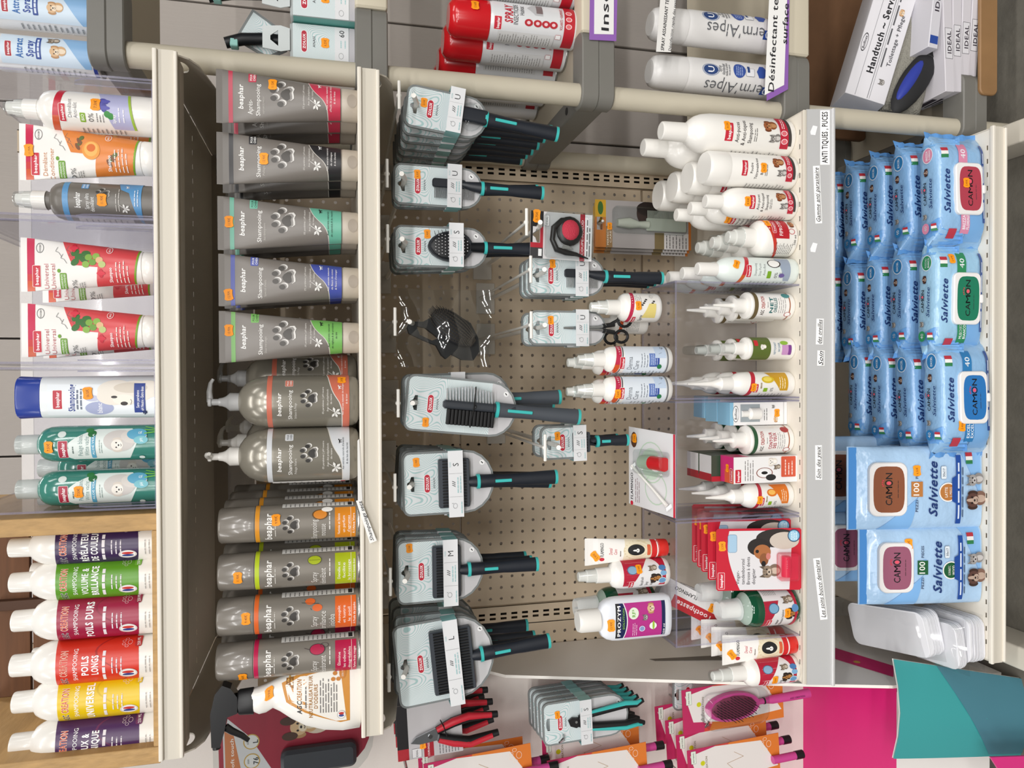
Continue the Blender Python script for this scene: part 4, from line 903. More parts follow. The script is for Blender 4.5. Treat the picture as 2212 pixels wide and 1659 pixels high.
# strip of paper with handwriting over the shelf edge
def strip_paper():
    t = thing('paper_strip', 'white handwritten paper strip hanging over the edge of the second shelf', 'label', (at(790, 1130, -.51).x, -.506, Z2+.004))
    a0 = at(772, 1080, -.505); a1 = at(812, 1172, -.508); a2 = at(793, 1180, -.508); a3 = at(766, 1086, -.505); c = t.location
    mb = MB(1); q = [at(769, 1082, -.5065), at(779, 1079, -.5065), at(814, 1168, -.5075), at(799, 1174, -.5075)]
    mb.add([(p.x-c.x, p.y-c.y, p.z-c.z) for p in q]+[(p.x-c.x, p.y-c.y+.0004, p.z-c.z) for p in q], [(3, 2, 1, 0), (4, 5, 6, 7)], M('f2f1ee', .6)); mb.build('paper', t)
    L = Lab(Flat(-1.6), off=.0); d = Vector((q[0].x-q[3].x, 0, q[0].z-q[3].z)); ang = math.atan2(d.z, d.x); m = (q[0]+q[1]+q[2]+q[3])/4
    L.text('Shampoings secs', (m.x-c.x)*1000, (m.z-c.z)*1000, 5.2, '1e1e22', w=d.length*930, sh=.35, rot=ang, b=.006); L.build(t, 'handwriting')
    mb = MB(1); q = [at(772, 952, -.5055), at(776, 948, -.5055), at(783, 1082, -.5062), at(773, 1084, -.5062)]
    mb.add([(p.x-c.x, p.y-c.y, p.z-c.z) for p in q], [(3, 2, 1, 0)], M('e4e2de', .5)); mb.build('tail', t)
strip_paper()

# ------------------------------------------------------------------ hanging packs
TRAY = FROST('8b9090', .82, .2, 'smoky_tray'); CARDM = WAVE('dfe4e6', 'aacaca', 125, 'leaf_line_card', .8, .8); CARDL = M('c9c8ca', .4); DK = M('20242b', .4, name='dark_rubber'); NAVY = M('1b2029', .45, name='navy_rubber'); TEAL = M('3fb8b4', .35, name='teal_rubber'); STEEL = M('b8bcc0', .22, .95, name='steel')
def outline(w, h, top, r=13, n=10):
    """pack outline: rounded upper corners, round lower end; hang hole at the origin"""
    x = w/2; zl = top-h+x*.92; pts = []
    for i in range(n+1):
        t = math.pi+math.pi*i/n; pts.append((x*math.cos(t), zl+x*.92*math.sin(t)))
    for (cx, cz, a) in ((x-r, top-r, 0), (-x+r, top-r, 90)):
        for i in range(5): t = math.radians(a+22.5*i); pts.append((cx+r*math.cos(t), cz+r*math.sin(t)))
    return pts
HOLE = [(-13, -4.5), (13, -4.5), (13, .5), (5, 3.5), (2, 8), (-2, 8), (-5, 3.5), (-13, .5)]
def grip(t, x, z0, z1, wd, ang=0.0, yc=-10, inlay=True, mat=NAVY, ring=True):
    """handle hanging down from z0 to z1 with teal ring, inlay and end"""
    h = bpy.data.objects.new('handle', None)
    mb = MB(); n = 8; R = []
    for i in range(n+1):
        q = i/n; r = wd/2*(1-.16*math.sin(math.pi*q)*(1 if q < .6 else .6)+.04*q); z = z0+(z1-z0)*q
        R.append([(x+r*math.cos(2*math.pi*j/16), yc-r*.8*math.sin(2*math.pi*j/16), z) for j in range(16)])
    mb.loft(R, mat, (True, True)); o = mb.build('handle', t)
    if ring:
        mb = MB(); mb.loft([[(x+wd*.53*math.cos(2*math.pi*j/16), yc-wd*.44*math.sin(2*math.pi*j/16), z) for j in range(16)] for z in (z0+2, z0-3)], TEAL); mb.build('grip_ring', o)
        mb = MB(); mb.loft([[(x+wd*.525*math.cos(2*math.pi*j/16), yc-wd*.43*math.sin(2*math.pi*j/16), z) for j in range(16)] for z in (z1+2.5, z1-2)], TEAL); mb.build('end_ring', o)
    if inlay:
        mb = MB(); za = z0-(z0-z1)*.12; zb = z0-(z0-z1)*.42; mb.rbox(x-2.6, x+2.6, yc-wd*.405, yc-wd*.3, zb, za, TEAL, r=2, c=1); mb.build('grip_inlay', o)
    return o
def pack(label, group, w, h, kind, size, loc, rot, hl, cat='brush', name='brush_pack', band=True, prc=None, top=15, hw=22, card=True, head=None, bandz=None, px=(.3, -17), hx=0.0):
    t = thing(name, label, cat, loc, rot, group=group)
    mb = MB(); mb.plate(outline(w, h, top), [HOLE], -2.2, 2.2, TRAY); mb.build('tray', t)
    mb = MB(); o = outline(w-7, h-7, top-3.5, 10); mb.plate(o, [[(a*.92, b*.92) for a, b in HOLE]], -2.7, -2.3, CARDM); mb.build('card', t)
    zc = top-h+w*.46
    zbd = bandz if bandz is not None else zc+2
    L = Lab(Flat(-2.7), off=.25)
    cut = [p for p in outline(w-7, h-7, top-3.5, 10) if p[1] <= zbd+1e-6]; 
    L.poly([(p[0]*.998, p[1]) for p in cut]+[((w-7)/2*.998, zbd), (-(w-7)/2*.998, zbd)], CARDL)
    lx = 0.0; L.pill(lx, -25, 14.5, 4.4, 'c02038', 'f4f2f0'); L.text('ZOLUX', lx, -25, 4.4, 'ffffff', w=21, b=.03); L.text('ANAH', lx, -36, 3.6, '4a5052', w=17, b=-.004)
    L.ell(w*.29, top-h+20, 4.2, 4.2, 'f2f2f2'); L.path([(w*.29-1.5, top-h+18.5), (w*.29+1.5, top-h+21.5)], 1.6, '2a2a2a')
    L.build(t, 'card_print')
    if card is True and kind: heads(t, kind, w, h, top, head, hl, hw, hx)
    if band:
        b0, b1 = (zbd-12, zbd+12); d = {'oval': 29, 'comb': 14, 'scissors': 14, 'clip': 16}.get(kind, 24)
        mb = MB(); mb.add([(-w/2-1.6, -d, b0), (w/2+1.6, -d, b0), (w/2+1.6, -d, b1), (-w/2-1.6, -d, b1), (-w/2-1.6, 3.4, b0), (w/2+1.6, 3.4, b0), (w/2+1.6, 3.4, b1), (-w/2-1.6, 3.4, b1)], [(0, 1, 2, 3), (5, 4, 7, 6)], M('dfe0e2', .4))
        mb.add([(-w/2-1.6, -d, b0), (-w/2-1.6, 3.4, b0), (-w/2-1.6, 3.4, b1), (-w/2-1.6, -d, b1), (w/2+1.6, -d, b0), (w/2+1.6, 3.4, b0), (w/2+1.6, 3.4, b1), (w/2+1.6, -d, b1)], [(0, 3, 2, 1), (4, 5, 6, 7)], M('8fc4c4', .4)); bo = mb.build('size_band', t)
        L = Lab(Flat(-d), off=.25); zz = (b0+b1)/2; L.text(size, w*.3, zz, 9.5, '2a2c2e', b=-.004); L.text('SIZE', w*.3, b1-3.2, 2.3, 'a8c8ca', w=8)
        L.rect(w*.16, w*.163, b0+1, b1-1, '8a8c8e'); L.rect(-w*.2, -w*.197, b0+1, b1-1, '8a8c8e')
        for q in (-3, 0, 3): L.path([(q-1.5, zz+1), (q, zz+2.5), (q+1.5, zz+6)], .9, '3a3c3e')
        L.lines(-w*.14, w*.12, b0+2.5, zz-1, 2, 'a2c6c8', 3, .4); L.ring(-w*.34, zz+2, 4.2, 3.6, .16, '9a9c9e'); L.text('6', -w*.3, zz+6, 2.4, '8a8c8e'); L.lines(-w*.46, -w*.24, b0+2, b0+5, 1, 'a2c6c8', 5, .5); L.build(bo, 'band_print')
    if prc: price(t, Flat(-2.7), px[0]*w, px[1], prc, w=15, h=11, ang=.06, off=.5)
    return t
def heads(t, kind, w, h, top, hd, hl, hw, hx):
    zc = top-h+w*.46; bot = top-h
    if kind == 'slicker':
        a, b = hd; zt = -42; mb = MB(); mb.rbox(-a/2, a/2, -16, -5, zt-b, zt, M('3d4249', .4), r=3, c=1.2, axis='y'); o = mb.build('brush_head', t)
        mb = MB(); n = int(a/4.6)
        for i in range(n):
            x = -a/2+3.2+(a-6.4)*i/(n-1); mb.box(x-1.15, x+1.15, -19, -16, zt-b+6, zt-6, M('0a0b0d', .7))
        mb.build('pin_rows', o, kind='stuff')
        mb = MB(); mb.rod([(hx, -10, zt-b+2), (hx, -10, zt-b-10), (hx, -10, bot+2)], [hw*.3, hw*.4, hw*.44], NAVY, 14); mb.build('neck', t)
        grip(t, hx, zt-b-14, bot-hl, hw)
    elif kind == 'oval':
        zt = -40; b = 74; mb = MB(); pts = []
        for i in range(20): q = 2*math.pi*i/20; pts.append((w*.37*math.cos(q)*(1-.12*math.sin(q)), zt-b/2+b/2*math.sin(q)))
        mb.plate(pts, [], -14, -4, DK); mb.ball((0, -14, zt-b/2), w*.33, 5, b*.44, M('15171b', .5), 20, 7); o = mb.build('brush_head', t)
        mb = MB()
        for i in range(9):
            for j in range(13):
                x, z = (i-4)*w*.075+(j % 2)*1.5, zt-b/2+(j-6)*5.2
                if (x/(w*.31))**2+((z-zt+b/2)/(b*.42))**2 < 1: mb.rod([(x, -17, z), (x, -24, z)], [.5, .45], M('1a1c20', .4), 5); mb.ball((x, -24.5, z), 1, 1, 1, M('d9d9dc', .3), 6, 4)
        for j in range(9):
            for sg in (1,): mb.rod([(w*.33-abs(j-4)*1.2, -14, zt-12-j*6), (w*.42-abs(j-4)*1.2, -16, zt-10-j*6)], [.5, .4], M('1a1c20', .4), 5)
        mb.build('pins', o, kind='stuff')
        mb = MB(); mb.rod([(0, -9, zt-b+4), (0, -9, bot+4)], [hw*.42, hw*.46], M('16181c', .25), 14); mb.build('neck', t); grip(t, 0, bot+6, bot-hl, hw)
    elif kind == 'comb':
        zt = -48; zb = bot+16; mb = MB(); mb.rbox(-w*.04, w*.17, -11, -5, zb+14, zt, DK, r=4, c=1, axis='y'); o = mb.build('comb_spine', t)
        mb = MB(); n = int((zt-zb-2)/2.3)
        for i in range(n): z = zt-4-i*2.3; mb.box(-w*.3, -w*.03, -8.6, -7.4, z-.55, z+.55, STEEL)
        mb.build('teeth', o, kind='stuff')
        mb = MB(); mb.rod([(w*.07, -8, zb+20), (w*.04, -8, zb+6), (0, -9, bot-4)], [w*.07, w*.11, hw*.48], DK, 14); mb.build('neck', t); grip(t, 0, bot+3, bot-hl, hw)
    elif kind == 'shed':
        mb = MB(); mb.rbox(-12, 12, -20, -6, bot+2, -88+15, M('23272e', .35), r=5, c=2); o = mb.build('neck', t)
        mb = MB(); mb.rbox(-30, 30, -14, -8, -78, -66, STEEL, r=2, c=1, axis='x')
        for i in range(24): mb.box(-28+i*2.4, -27+i*2.4, -12, -10, -67, -58, STEEL)
        mb.build('blade', t); mb = MB(); mb.ball((0, -8, -92), 24, 12, 20, CLR, 16, 8); mb.build('blade_cover', t); grip(t, 0, bot+4, bot-hl, hw)
    elif kind == 'double':
        zt = -44; b = 84; mb = MB(); mb.rbox(-5, 9, -20, -4, zt-b, zt, M('33373d', .4), r=5, c=3); o = mb.build('brush_head', t)
        mb = MB(); 
        for i in range(16):
            for q in (-16, -12, -8): mb.rod([(9, q, zt-6-i*4.9), (34-2.5*abs(i-7.5)*.35, q-1, zt-4-i*4.9)], .75, M('dfe1e4', .2, .7), 5)
        mb.build('metal_pins', o, kind='stuff'); mb = MB()
        for i in range(13): mb.rbox(-30, -5, -18, -6, zt-10-i*6-2.6, zt-10-i*6+2.6, M('0d0d0f', .7), r=1.5, c=.8, axis='x', seg=2)
        mb.build('bristle_tufts', o, kind='stuff')
        mb = MB(); mb.rod([(2, -22, zt-b*.6), (2, -22.5, zt-b*.62)], 3, M('0d0d0f', .5), 6); mb.rod([(-32, -12, zt-b*.56), (0, -22, zt-b*.58), (34, -14, zt-b*.6)], 1.1, M('0d0d0f', .5), 6); mb.build('cable_tie', t)
        mb = MB(); mb.rod([(2, -12, zt-b+2), (1, -12, bot+6)], [8, 9.5], M('33373d', .4), 14); mb.build('neck', t); grip(t, 0, zt-b-4, bot-hl, hw, yc=-12, mat=M('474c53', .5))
    elif kind == 'scissors':
        mb = MB()
        for sg in (-1, 1): mb.rod([(sg*.6, -6, -46), (sg*2.2, -6, bot+16), (sg*5, -6, bot+2)], [1, 3, 4], STEEL, 8)
        mb.build('blades', t); mb = MB(); BK = M('141416', .4)
        for sg, q in ((-1, 0), (1, -6)):
            mb.rod([(sg*4, -6, bot+8), (sg*7, -6, bot-14)], 4, BK, 8)
            mb.rod([(sg*14+10.5*math.cos(2*math.pi*i/14), -6, bot-27+q+12*math.sin(2*math.pi*i/14)) for i in range(15)], 2.7, BK, 8, (False, False))
        mb.rod([(8, -6, bot-8), (20, -6, bot-30), (22, -6, bot-44)], [3, 2.5, 1.8], BK, 8); mb.build('finger_loops', t)
    elif kind == 'clip':
        mb = MB(); mb.plate([(-7, -44), (4, -40), (9, -48), (6, -64), (-8, -66), (-12, -56)], [], -9, -5, M('1c1c1e', .35)); mb.rod([(0, -9, -56), (0, -10, -56)], 2.5, STEEL, 10); mb.build('cutter', t)
        for sg in (-1, 1):
            mb = MB(); mb.rod([(sg*5, -8, -62), (sg*12, -9, -84), (sg*19, -9, bot+10), (sg*17, -9, bot-14), (sg*23, -9, bot-30)], [6, 7, 7, 6.5, 4.5], M('17181a', .5), 10); o = mb.build('clipper_handle', t)
            mb = MB(); mb.rod([(sg*16, -13, -80), (sg*24, -13, bot+10), (sg*21, -13, bot-14), (sg*25, -12, bot-24)], [3, 5, 4.5, 2.5], TEAL, 8); mb.build('grip_inlay', o)
def hang(k, Y): p, z = HK[k]; return (p.x, Y, z-.0005)
def size_of(x0, x1, y0, y1, Y=-.43):
    xm, ym = (x0+x1)/2, (y0+y1)/2; return (at(xm, y0, Y).x-at(xm, y1, Y).x)*1000, (at(x0, ym, Y).z-at(x1, ym, Y).z)*1000
def hl_of(x1, x2, ym, Y=-.43): return (at(x1, ym, Y).z-at(x2, ym, Y).z)*1000
def stack(src, k, n, Y0, dy, lb, dx=0.0, rots=(), dz=0.0, group=None):
    for i in range(n):
        p = hang(k, Y0+dy*(i+1)); r = rots[i] if i < len(rots) else 0.0
        dup(src, (p[0]+dx*(i+1), p[1], p[2]+dz), lb % ORD[i+1], rot=(0.0, r, 0.0), skip=('price_sticker',), group=group)
# shed
w_, h_ = size_of(893, 1070, 198, 290); G = 'grooming packs on the display hooks'
s = pack('deshedding tool pack hanging in front beside the round pole', G, w_, h_, 'shed', 'U', hang('h1', -.425), (0, .13, 0), hl_of(1070, 1218, 245), prc='22.50', px=(.12, -14), hw=24, bandz=-64)
stack(s, 'h1', 6, -.425, .042, 'deshedding tool pack hanging %s from the front beside the pole', rots=(.06, .03, .03, .02, 0, 0), group=G)
w_, h_ = size_of(875, 1070, 402, 492)
s = pack('wide comb pack hanging in the upper row', G, w_, h_, 'comb', 'U', hang('h2', -.41), (0, .02, 0), hl_of(1070, 1196, 447), cat='comb', name='comb_pack', prc='8.50', px=(.25, -24), bandz=-84)
stack(s, 'h2', 1, -.41, .035, 'wide comb pack hanging %s in the upper row, behind the front one', rots=(-.03,), group=G)
w_, h_ = size_of(873, 1078, 515, 605)
s = pack('oval pin brush pack hanging in front', G, w_, h_, 'oval', 'S', hang('h3', -.41), (0, .0, 0), hl_of(1078, 1205, 560), prc='7.90', px=(.3, -40), bandz=-84, hw=20)
stack(s, 'h3', 2, -.41, .05, 'oval pin brush pack hanging %s from the front', rots=(-.05, -.06), group=G)
w_, h_ = size_of(880, 1118, 812, 932)
s = pack('double sided brush pack hanging tilted without a size band', G, w_, h_, 'double', 'S', hang('h5', -.44), (0, .10, 0), hl_of(1118, 1247, 870), band=False, prc='11.90', px=(-.33, -20), hw=25)
s2 = pack('round pin brush pack with size band behind the tilted double brush', G, w_, h_, 'double', 'S', hang('h5', -.40), (0, -.02, 0), hl_of(1118, 1220, 870), prc=None, hw=24, bandz=-74)
dup(s2, hang('h5', -.36), 'brush pack hanging third behind the tilted double brush', rot=(0, .03, 0), group=G)
w_, h_ = size_of(905, 1100, 978, 1113)
s = pack('small slicker brush pack hanging in front', G, w_, h_, 'slicker', 'S', hang('h6', -.44), (0, -.02, 0), hl_of(1100, 1227, 1045), prc='11.90', px=(.34, -8), head=(w_*.76, 50), bandz=-68, hw=23)
stack(s, 'h6', 4, -.44, .036, 'small slicker brush pack hanging %s from the front', rots=(.03, .05, .06, .07), group=G)
w_, h_ = size_of(887, 1075, 1152, 1290)
s = pack('medium slicker brush pack hanging in front', G, w_, h_, 'slicker', 'M', hang('h7', -.42), (0, -.01, 0), hl_of(1075, 1186, 1215), prc='12.50', px=(.38, -6), head=(w_*.8, 46), bandz=-70, hw=23)
stack(s, 'h7', 2, -.42, .04, 'medium slicker brush pack hanging %s from the front', rots=(.02, .03), group=G)
w_, h_ = size_of(887, 1098, 1330, 1508)
s = pack('large slicker brush pack hanging tilted in front', G, w_, h_, 'slicker', 'L', hang('h8', -.43), (0, .1-.2, 0), hl_of(1098, 1212, 1395), head=(w_*.76, 68), bandz=-76, hw=24)
stack(s, 'h8', 3, -.43, .05, 'large slicker brush pack hanging %s from the front', rots=(-.02, .02, .0), group=G)
w_, h_ = size_of(1130, 1300, 585, 672)
s = pack('small comb pack hanging in the middle row', G, w_, h_, 'comb', 'U', hang('m2', -.40), (0, 0, 0), hl_of(1300, 1420, 630), cat='comb', name='comb_pack', prc='7.50', px=(.3, -28), bandz=-78)
stack(s, 'm2', 2, -.40, .03, 'small comb pack hanging %s in the middle row', group=G)
w_, h_ = size_of(1118, 1290, 683, 760)
s = pack('grooming scissors pack with black finger loops', G, w_, h_, 'scissors', 'U', hang('m3', -.40), (0, 0, 0), 0, cat='scissors', name='scissors_pack', prc='9.90', px=(.22, -24), bandz=-78)
stack(s, 'm3', 1, -.40, .05, 'grooming scissors pack hanging %s, behind the front one', group=G)
w_, h_ = size_of(1148, 1255, 905, 980)
s = pack('mini slicker brush pack hanging in the middle row', G, w_, h_, 'slicker', 'S', hang('m4', -.39), (0, -.02, 0), hl_of(1255, 1338, 940), prc='7.90', px=(.2, -16), head=(w_*.6, 30), bandz=-50, hw=20)
stack(s, 'm4', 1, -.39, .05, 'mini slicker brush pack hanging %s, behind the front one', group=G)

# bagged black brush
def bagged():
    p = hang('h4', -.43); t = thing('bagged_brush', 'black rubber hand brush in a clear plastic bag', 'brush', p)
    BK = M('0e0e10', .55); f = lambda V, y: (-(y-702)/1.42, -(V-893)/1.42)
    out = [f(*q) for q in ((884, 712), (888, 725), (920, 740), (950, 752), (962, 774), (972, 783), (985, 772), (1010, 785), (1036, 786), (1050, 766), (1048, 735), (1030, 700), (1000, 682), (955, 674), (944, 684), (920, 698), (890, 698))]
    hole = [f(*q) for q in ((905, 708), (925, 712), (955, 735), (940, 741), (912, 728))]
    mb = MB(); mb.plate(out[::-1], [hole], -8, 8, BK); mb.build('strap', t)
    c = f(988, 712); d = Vector((-.6, 0, -.8)); s2 = Vector((.8, 0, -.6)); mb = MB(); R_ = []
    for i in range(9):
        q = -1+2*(i+.06)/8.12; r = math.sqrt(max(.02, 1-q*q))
        R_.append([tuple(Vector((c[0], -14, c[1]))+d*(44*q)+s2*(22*r*math.cos(a))+Vector((0, -9*r*math.sin(a), 0))) for a in [2*math.pi*j/16 for j in range(16)]])
    mb.loft(R_, M('17161a', .5)); o = mb.build('brush_pad', t)
    mb = MB(); PINM = M('5a5148', .35)
    for i in range(19):
        for j in range(9):
            q = -1+2*(i+.5)/19; r = math.sqrt(1-q*q)*.92; w = (j-4)/4*r
            p_ = Vector((c[0], -14, c[1]))+d*(43*q)+s2*(21*w)+Vector((0, -9*math.sqrt(max(0, r*r-w*w)), 0)); e_ = p_+Vector((5, -9, 6))
            mb.rod([tuple(p_), tuple(e_)], [.8, .5], PINM, 5)
    mb.build('rubber_pins', o, kind='stuff')
    mb = MB(); n = 8; V = []
    for i in range(n+1):
        for j in range(n+1):
            u, v = i/n, j/n; V.append((-70+122*u, -34-5*math.sin(u*9+v*5)-4*math.sin(v*13), 22-145*v+3*math.sin(u*7)))
    mb.add(V, [(i*(n+1)+j, i*(n+1)+j+1, (i+1)*(n+1)+j+1, (i+1)*(n+1)+j) for i in range(n) for j in range(n)], CLEAR('eef0f0', .1, 'bag_film', .07), True); mb.build('plastic_bag', t)
bagged()
# red and black detangling comb on a card
def coup():
    p = hang('m1', -.43); w_, h_ = size_of(1158, 1290, 447, 548); t = thing('detangler_pack', 'black and red mat cutter comb on a small grey card', 'comb', (p[0]-.012, p[1], p[2]), (0, .03, 0)); x = w_/2
    q = [(-x, 12-h_), (x, 12-h_), (x, 12), (-x, 12)]; mb = MB(); mb.plate(q, [HOLE], -1.2, 0, M('d3d1d2', .4)); mb.build('card', t)
    L = Lab(Flat(-1.2), off=.2); L.rect(-x, -13.4, -10, 12, M('3a3a3c', .4)) ; L.rect(13.4, x, -10, 12, M('1c1a1c', .4)); L.rect(-13.4, 13.4, -10, -4.7, M('a82432', .4)); L.rect(-13.4, 13.4, 8.2, 12, M('1c1a1c', .4)); L.rect(-x*.55, -13.4, -10, 12, M('b02434', .4)); L.rect(-x*.9, -x*.6, -8, -2, 'f0f0f0')
    z = 12-h_; L.rect(-x, x, z, z+h_*.12, M('f0eef0', .4)); L.rect(-x, x, z+h_*.12, z+h_*.2, M('a81e30', .4)); L.text('COUPE-NOEUD', 0, z+h_*.16, 4, 'f4e6e6', w=x*1.5); L.lines(-x*.8, x*.9, z+2, z+h_*.1, 2, '5a5a5a', 4, .4)
    L.rr(x*.4, x*.85, -20, -12, 'e6e6e6', .8, '3a3a3a', .4); L.text('IDEAL', x*.62, -16, 3, '2a2a2a', w=x*.36); L.build(t, 'card_print')
    mb = MB(); R = [(-2, -24), (-10, -30), (-22, -34), (-28, -50), (-30, -78), (-33, -84), (-26, -72), (-20, -52), (-14, -48)]
    mb.rod([(26, -8, -56), (24, -8, -40), (12, -8, -26), (-8, -8, -24), (-24, -8, -32), (-28, -8, -48), (-30, -8, -66), (-36, -8, -88)], [6, 6, 5, 4.5, 5, 5, 3.5, 1], M('101012', .35), 10)
    mb.ball((8, -8, -54), 25, 8, 23, M('101012', .35), 18, 9); o = mb.build('cutter_body', t); mb = MB(); mb.ball((9, -12, -54), 18, 7, 16, M('d42c48', .45, bump=.5, bscale=700), 18, 9); mb.build('red_grip', o)
    mb = MB(); mb.plate([(-22, -40), (-12, -46), (-22, -62)], [], -8.5, -7, STEEL); mb.build('blade', o)
    mb = MB(); mb.rbox(-x*.99, x*.99, -22, -1.3, 14-h_, -11, CLR, r=8, c=5, axis='y'); mb.build('blister', t)
    price(t, Flat(-1.2), x*.78, 2, '5.75', w=22, h=13, ang=0, off=.5)
coup()
# comb in a yellow and orange pack, hung flat on the panel behind
def care():
    Y = -.17; w_, h_ = size_of(1285, 1492, 432, 533, Y); p = at(1285, 482, Y); t = thing('comb_pack', 'clear plastic comb in a yellow and orange carded pack behind the bottles', 'comb', (p.x, Y, p.z-.012)); x = w_/2; H = h_
    OR = M('c87a34', .4); mb = MB(); mb.plate([(-x, 12-H), (x, 12-H), (x, 12), (-x, 12)], [HOLE], -1, 0, M('aaa4a2', .4)); mb.build('card', t)
    L = Lab(Flat(-1), off=.2); L.rect(-x, -13.4, -12, 12, OR); L.rect(13.4, x, -12, 12, M('d0a22c', .4)); L.rect(-13.4, 13.4, -12, -4.7, OR); L.rect(-13.4, 13.4, 8.2, 12, OR); L.ell(x*.65, 0, x*.28, 6, '3a6a2a'); L.rect(-x, x, 12-H, 18-H, M('c8742e', .4)); L.rect(-x, -x*.1, -26, -12, M('9a7a52', .4)); L.text('PERFECT', -x*.55, -16, 3.5, 'ece4d6', w=x*.7); L.text('CARE', -x*.55, -22, 3.5, 'ece4d6', w=x*.5)
    L.rect(-x, -x*.3, 18-H, 18-H+H*.26, 'd8d4d2'); L.lines(-x*.95, -x*.35, 20-H, 16-H+H*.26, 7, '6a6664', 3); L.rect(-x, -x*.3, 18-H+H*.26, 18-H+H*.36, '7a6a48'); L.ell(x*.5, 30-H*.6, x*.5, 20, '3c2c28'); L.ell(x*.7, 24-H*.6, x*.3, 26, '241a18'); L.build(t, 'card_print')
    mb = MB(); CC = FROST('c6cdbf', .8, .1); mb.rbox(-x*.25, x*.3, -8, -4, 26-H, 26-H+H*.42, CC, r=3, c=1, axis='y'); mb.rod([(0, -6, 26-H+H*.4), (0, -6, 26-H+H*.5), (2, -6, 26-H+H*.6), (2, -6, 26-H+H*.72)], [9, 7, 12, 8], CC, 12)
    for i in range(30): mb.box(x*.3, x*.62, -7, -5, 28-H+i*H*.0135, 29-H+i*H*.0135, CC)
    mb.build('clear_comb', t); mb = MB(); mb.rbox(-x*.4, x*.75, -12, -1.2, 24-H, 28-H+H*.76, CLR, r=12, c=4, axis='y'); mb.build('blister', t); price(t, Flat(-1), -x*.1, -20, '4.50', w=15, h=11, off=.5)
    for i in (1, 2): dup(t, (t.location.x-.004*i, Y+.014*i, t.location.z-.003*i), 'yellow and orange comb pack hanging %s in its stack' % ORD[i], skip=('price_sticker',))
    hk = thing('display_hook', 'short display hook carrying the yellow comb packs', 'hook', (t.location.x, 0, t.location.z+.0006)); mb = MB(); mb.rod([(0, -8, 0), (0, -190, 0), (0, -196, 4)], 2.6, HOOKW); mb.build('prong', hk)
care()

# ------------------------------------------------------------------ third shelf
Z3T = Z3+.0004
def P3(x0, x1, y0, y1, Z=Z3T):
    ym = (y0+y1)/2; Yf = az(x1, ym, Z).y; W = (at((x0+x1)/2, y0, Yf+.03).x-at((x0+x1)/2, y1, Yf+.03).x); Yc = max(Yf, YF+.002)+W/2
    X, W, H = P(x0, x1, y0, y1, Yc, Z); return X, Yc, W, H
def row(src, n, label, dy, dx=0.0, group=None, spin=()):
    for i in range(n):
        l = src.location; dup(src, (l.x+dx*(i+1), l.y+dy*(i+1), l.z), label % ORD[i+1], rot=(0, 0, spin[i] if i < len(spin) else .12*((i % 2)*2-1)), group=group or src.get('group'))
def flea(label, px, name='shampoo_bottle', capz=.83, powder=False, price_at=(0, .6), t1=('Anti-puces', '& Anti-tiques', 'Shampooing'), pr='9.90', grp='white flea care bottles'):
    X, Y, W, H = P3(*px); t = thing(name, label, 'bottle', (X, Y, Z3T), group=grp)
    if powder:
        sf = body(t, 'bottle_body', [(0, .92), (.012, .98), (.05, 1), (.76, 1), (.78, .96)], W, H, WHITEP, seg=32); body(t, 'cap', [(.775, 1.0), (.8, 1.02), (.97, 1.0), (1, .9)], W, H, WHITEP, seg=32); k = .93
    else:
        sf = body(t, 'bottle_body', [(0, .9), (.012, .97), (.04, 1), (.58, 1), (.65, .985), (.71, .92), (.755, .8), (.79, .62), (.81, .48), (.83, .45)], W, H, WHITEP, seg=32); flipcap(t, capz-.01, .47, H, W); k = .8
    L = Lab(sf, W/2, H); z = lambda q: q*k/.8
    L.redtab(-.12, z(.54), .9, .062); 
    for i, tt in enumerate(t1): L.text(tt, -.1, z(.475-.05*i), .03, '3a3434', w=min(1.25, .1*len(tt)), b=.006)
    L.lines(-.5, .35, z(.315), z(.345), 2, '7a7674', 2, .4); L.animal(.32, z(.235), .38, 'brown_dog'); L.animal(-.3, z(.19), .3, 'cat')
    L.area(-.75, .95, lambda u: z(.075+.02*u), lambda u: z(.14+.02*u), M('b82038', .35)); L.ell(-.4, z(.1), .13, .025, 'd86a74'); L.ell(-.02, z(.108), .13, .025, 'd86a74'); L.ring(-.4, z(.1), .13, .025, .2, 'f4e6e6'); L.ring(-.02, z(.108), .13, .025, .2, 'f4e6e6'); L.lines(.2, .85, z(.1), z(.13), 2, 'f4dede', 3, .4); L.area(-.6, .95, lambda u: z(.05+.02*u), lambda u: z(.075+.02*u), '3c3836')
    L.lines(-1.45, -.95, z(.1), z(.5), 12, '8a8886', 5); L.build(t); s0 = price(t, sf, price_at[0]*W/2, price_at[1]*H, pr, w=16, h=12, ang=.03); return t
f = flea('large white flea shampoo bottle at the right end', (1427, 1722, 251, 337), pr='26.25', price_at=(.15, .56)); row(f, 1, 'large white flea shampoo bottle standing %s, behind the big one', .075, -.006)
f = flea('white flea powder can with wide cap standing in front', (1520, 1728, 334, 406), powder=True, name='powder_can', t1=('Poudre', 'Tétraméthrine', 'Beaphar'), pr='6.75', price_at=(-.05, .42)); row(f, 3, 'white flea powder can standing %s in its row', .062, -.001, spin=(-.5, -.2, .9))
f = flea('small white flea shampoo bottle standing in front', (1522, 1727, 408, 473), pr='8.90', price_at=(-.1, .60)); row(f, 2, 'small white flea shampoo bottle standing %s in its row', .055, spin=(-.8, .9))
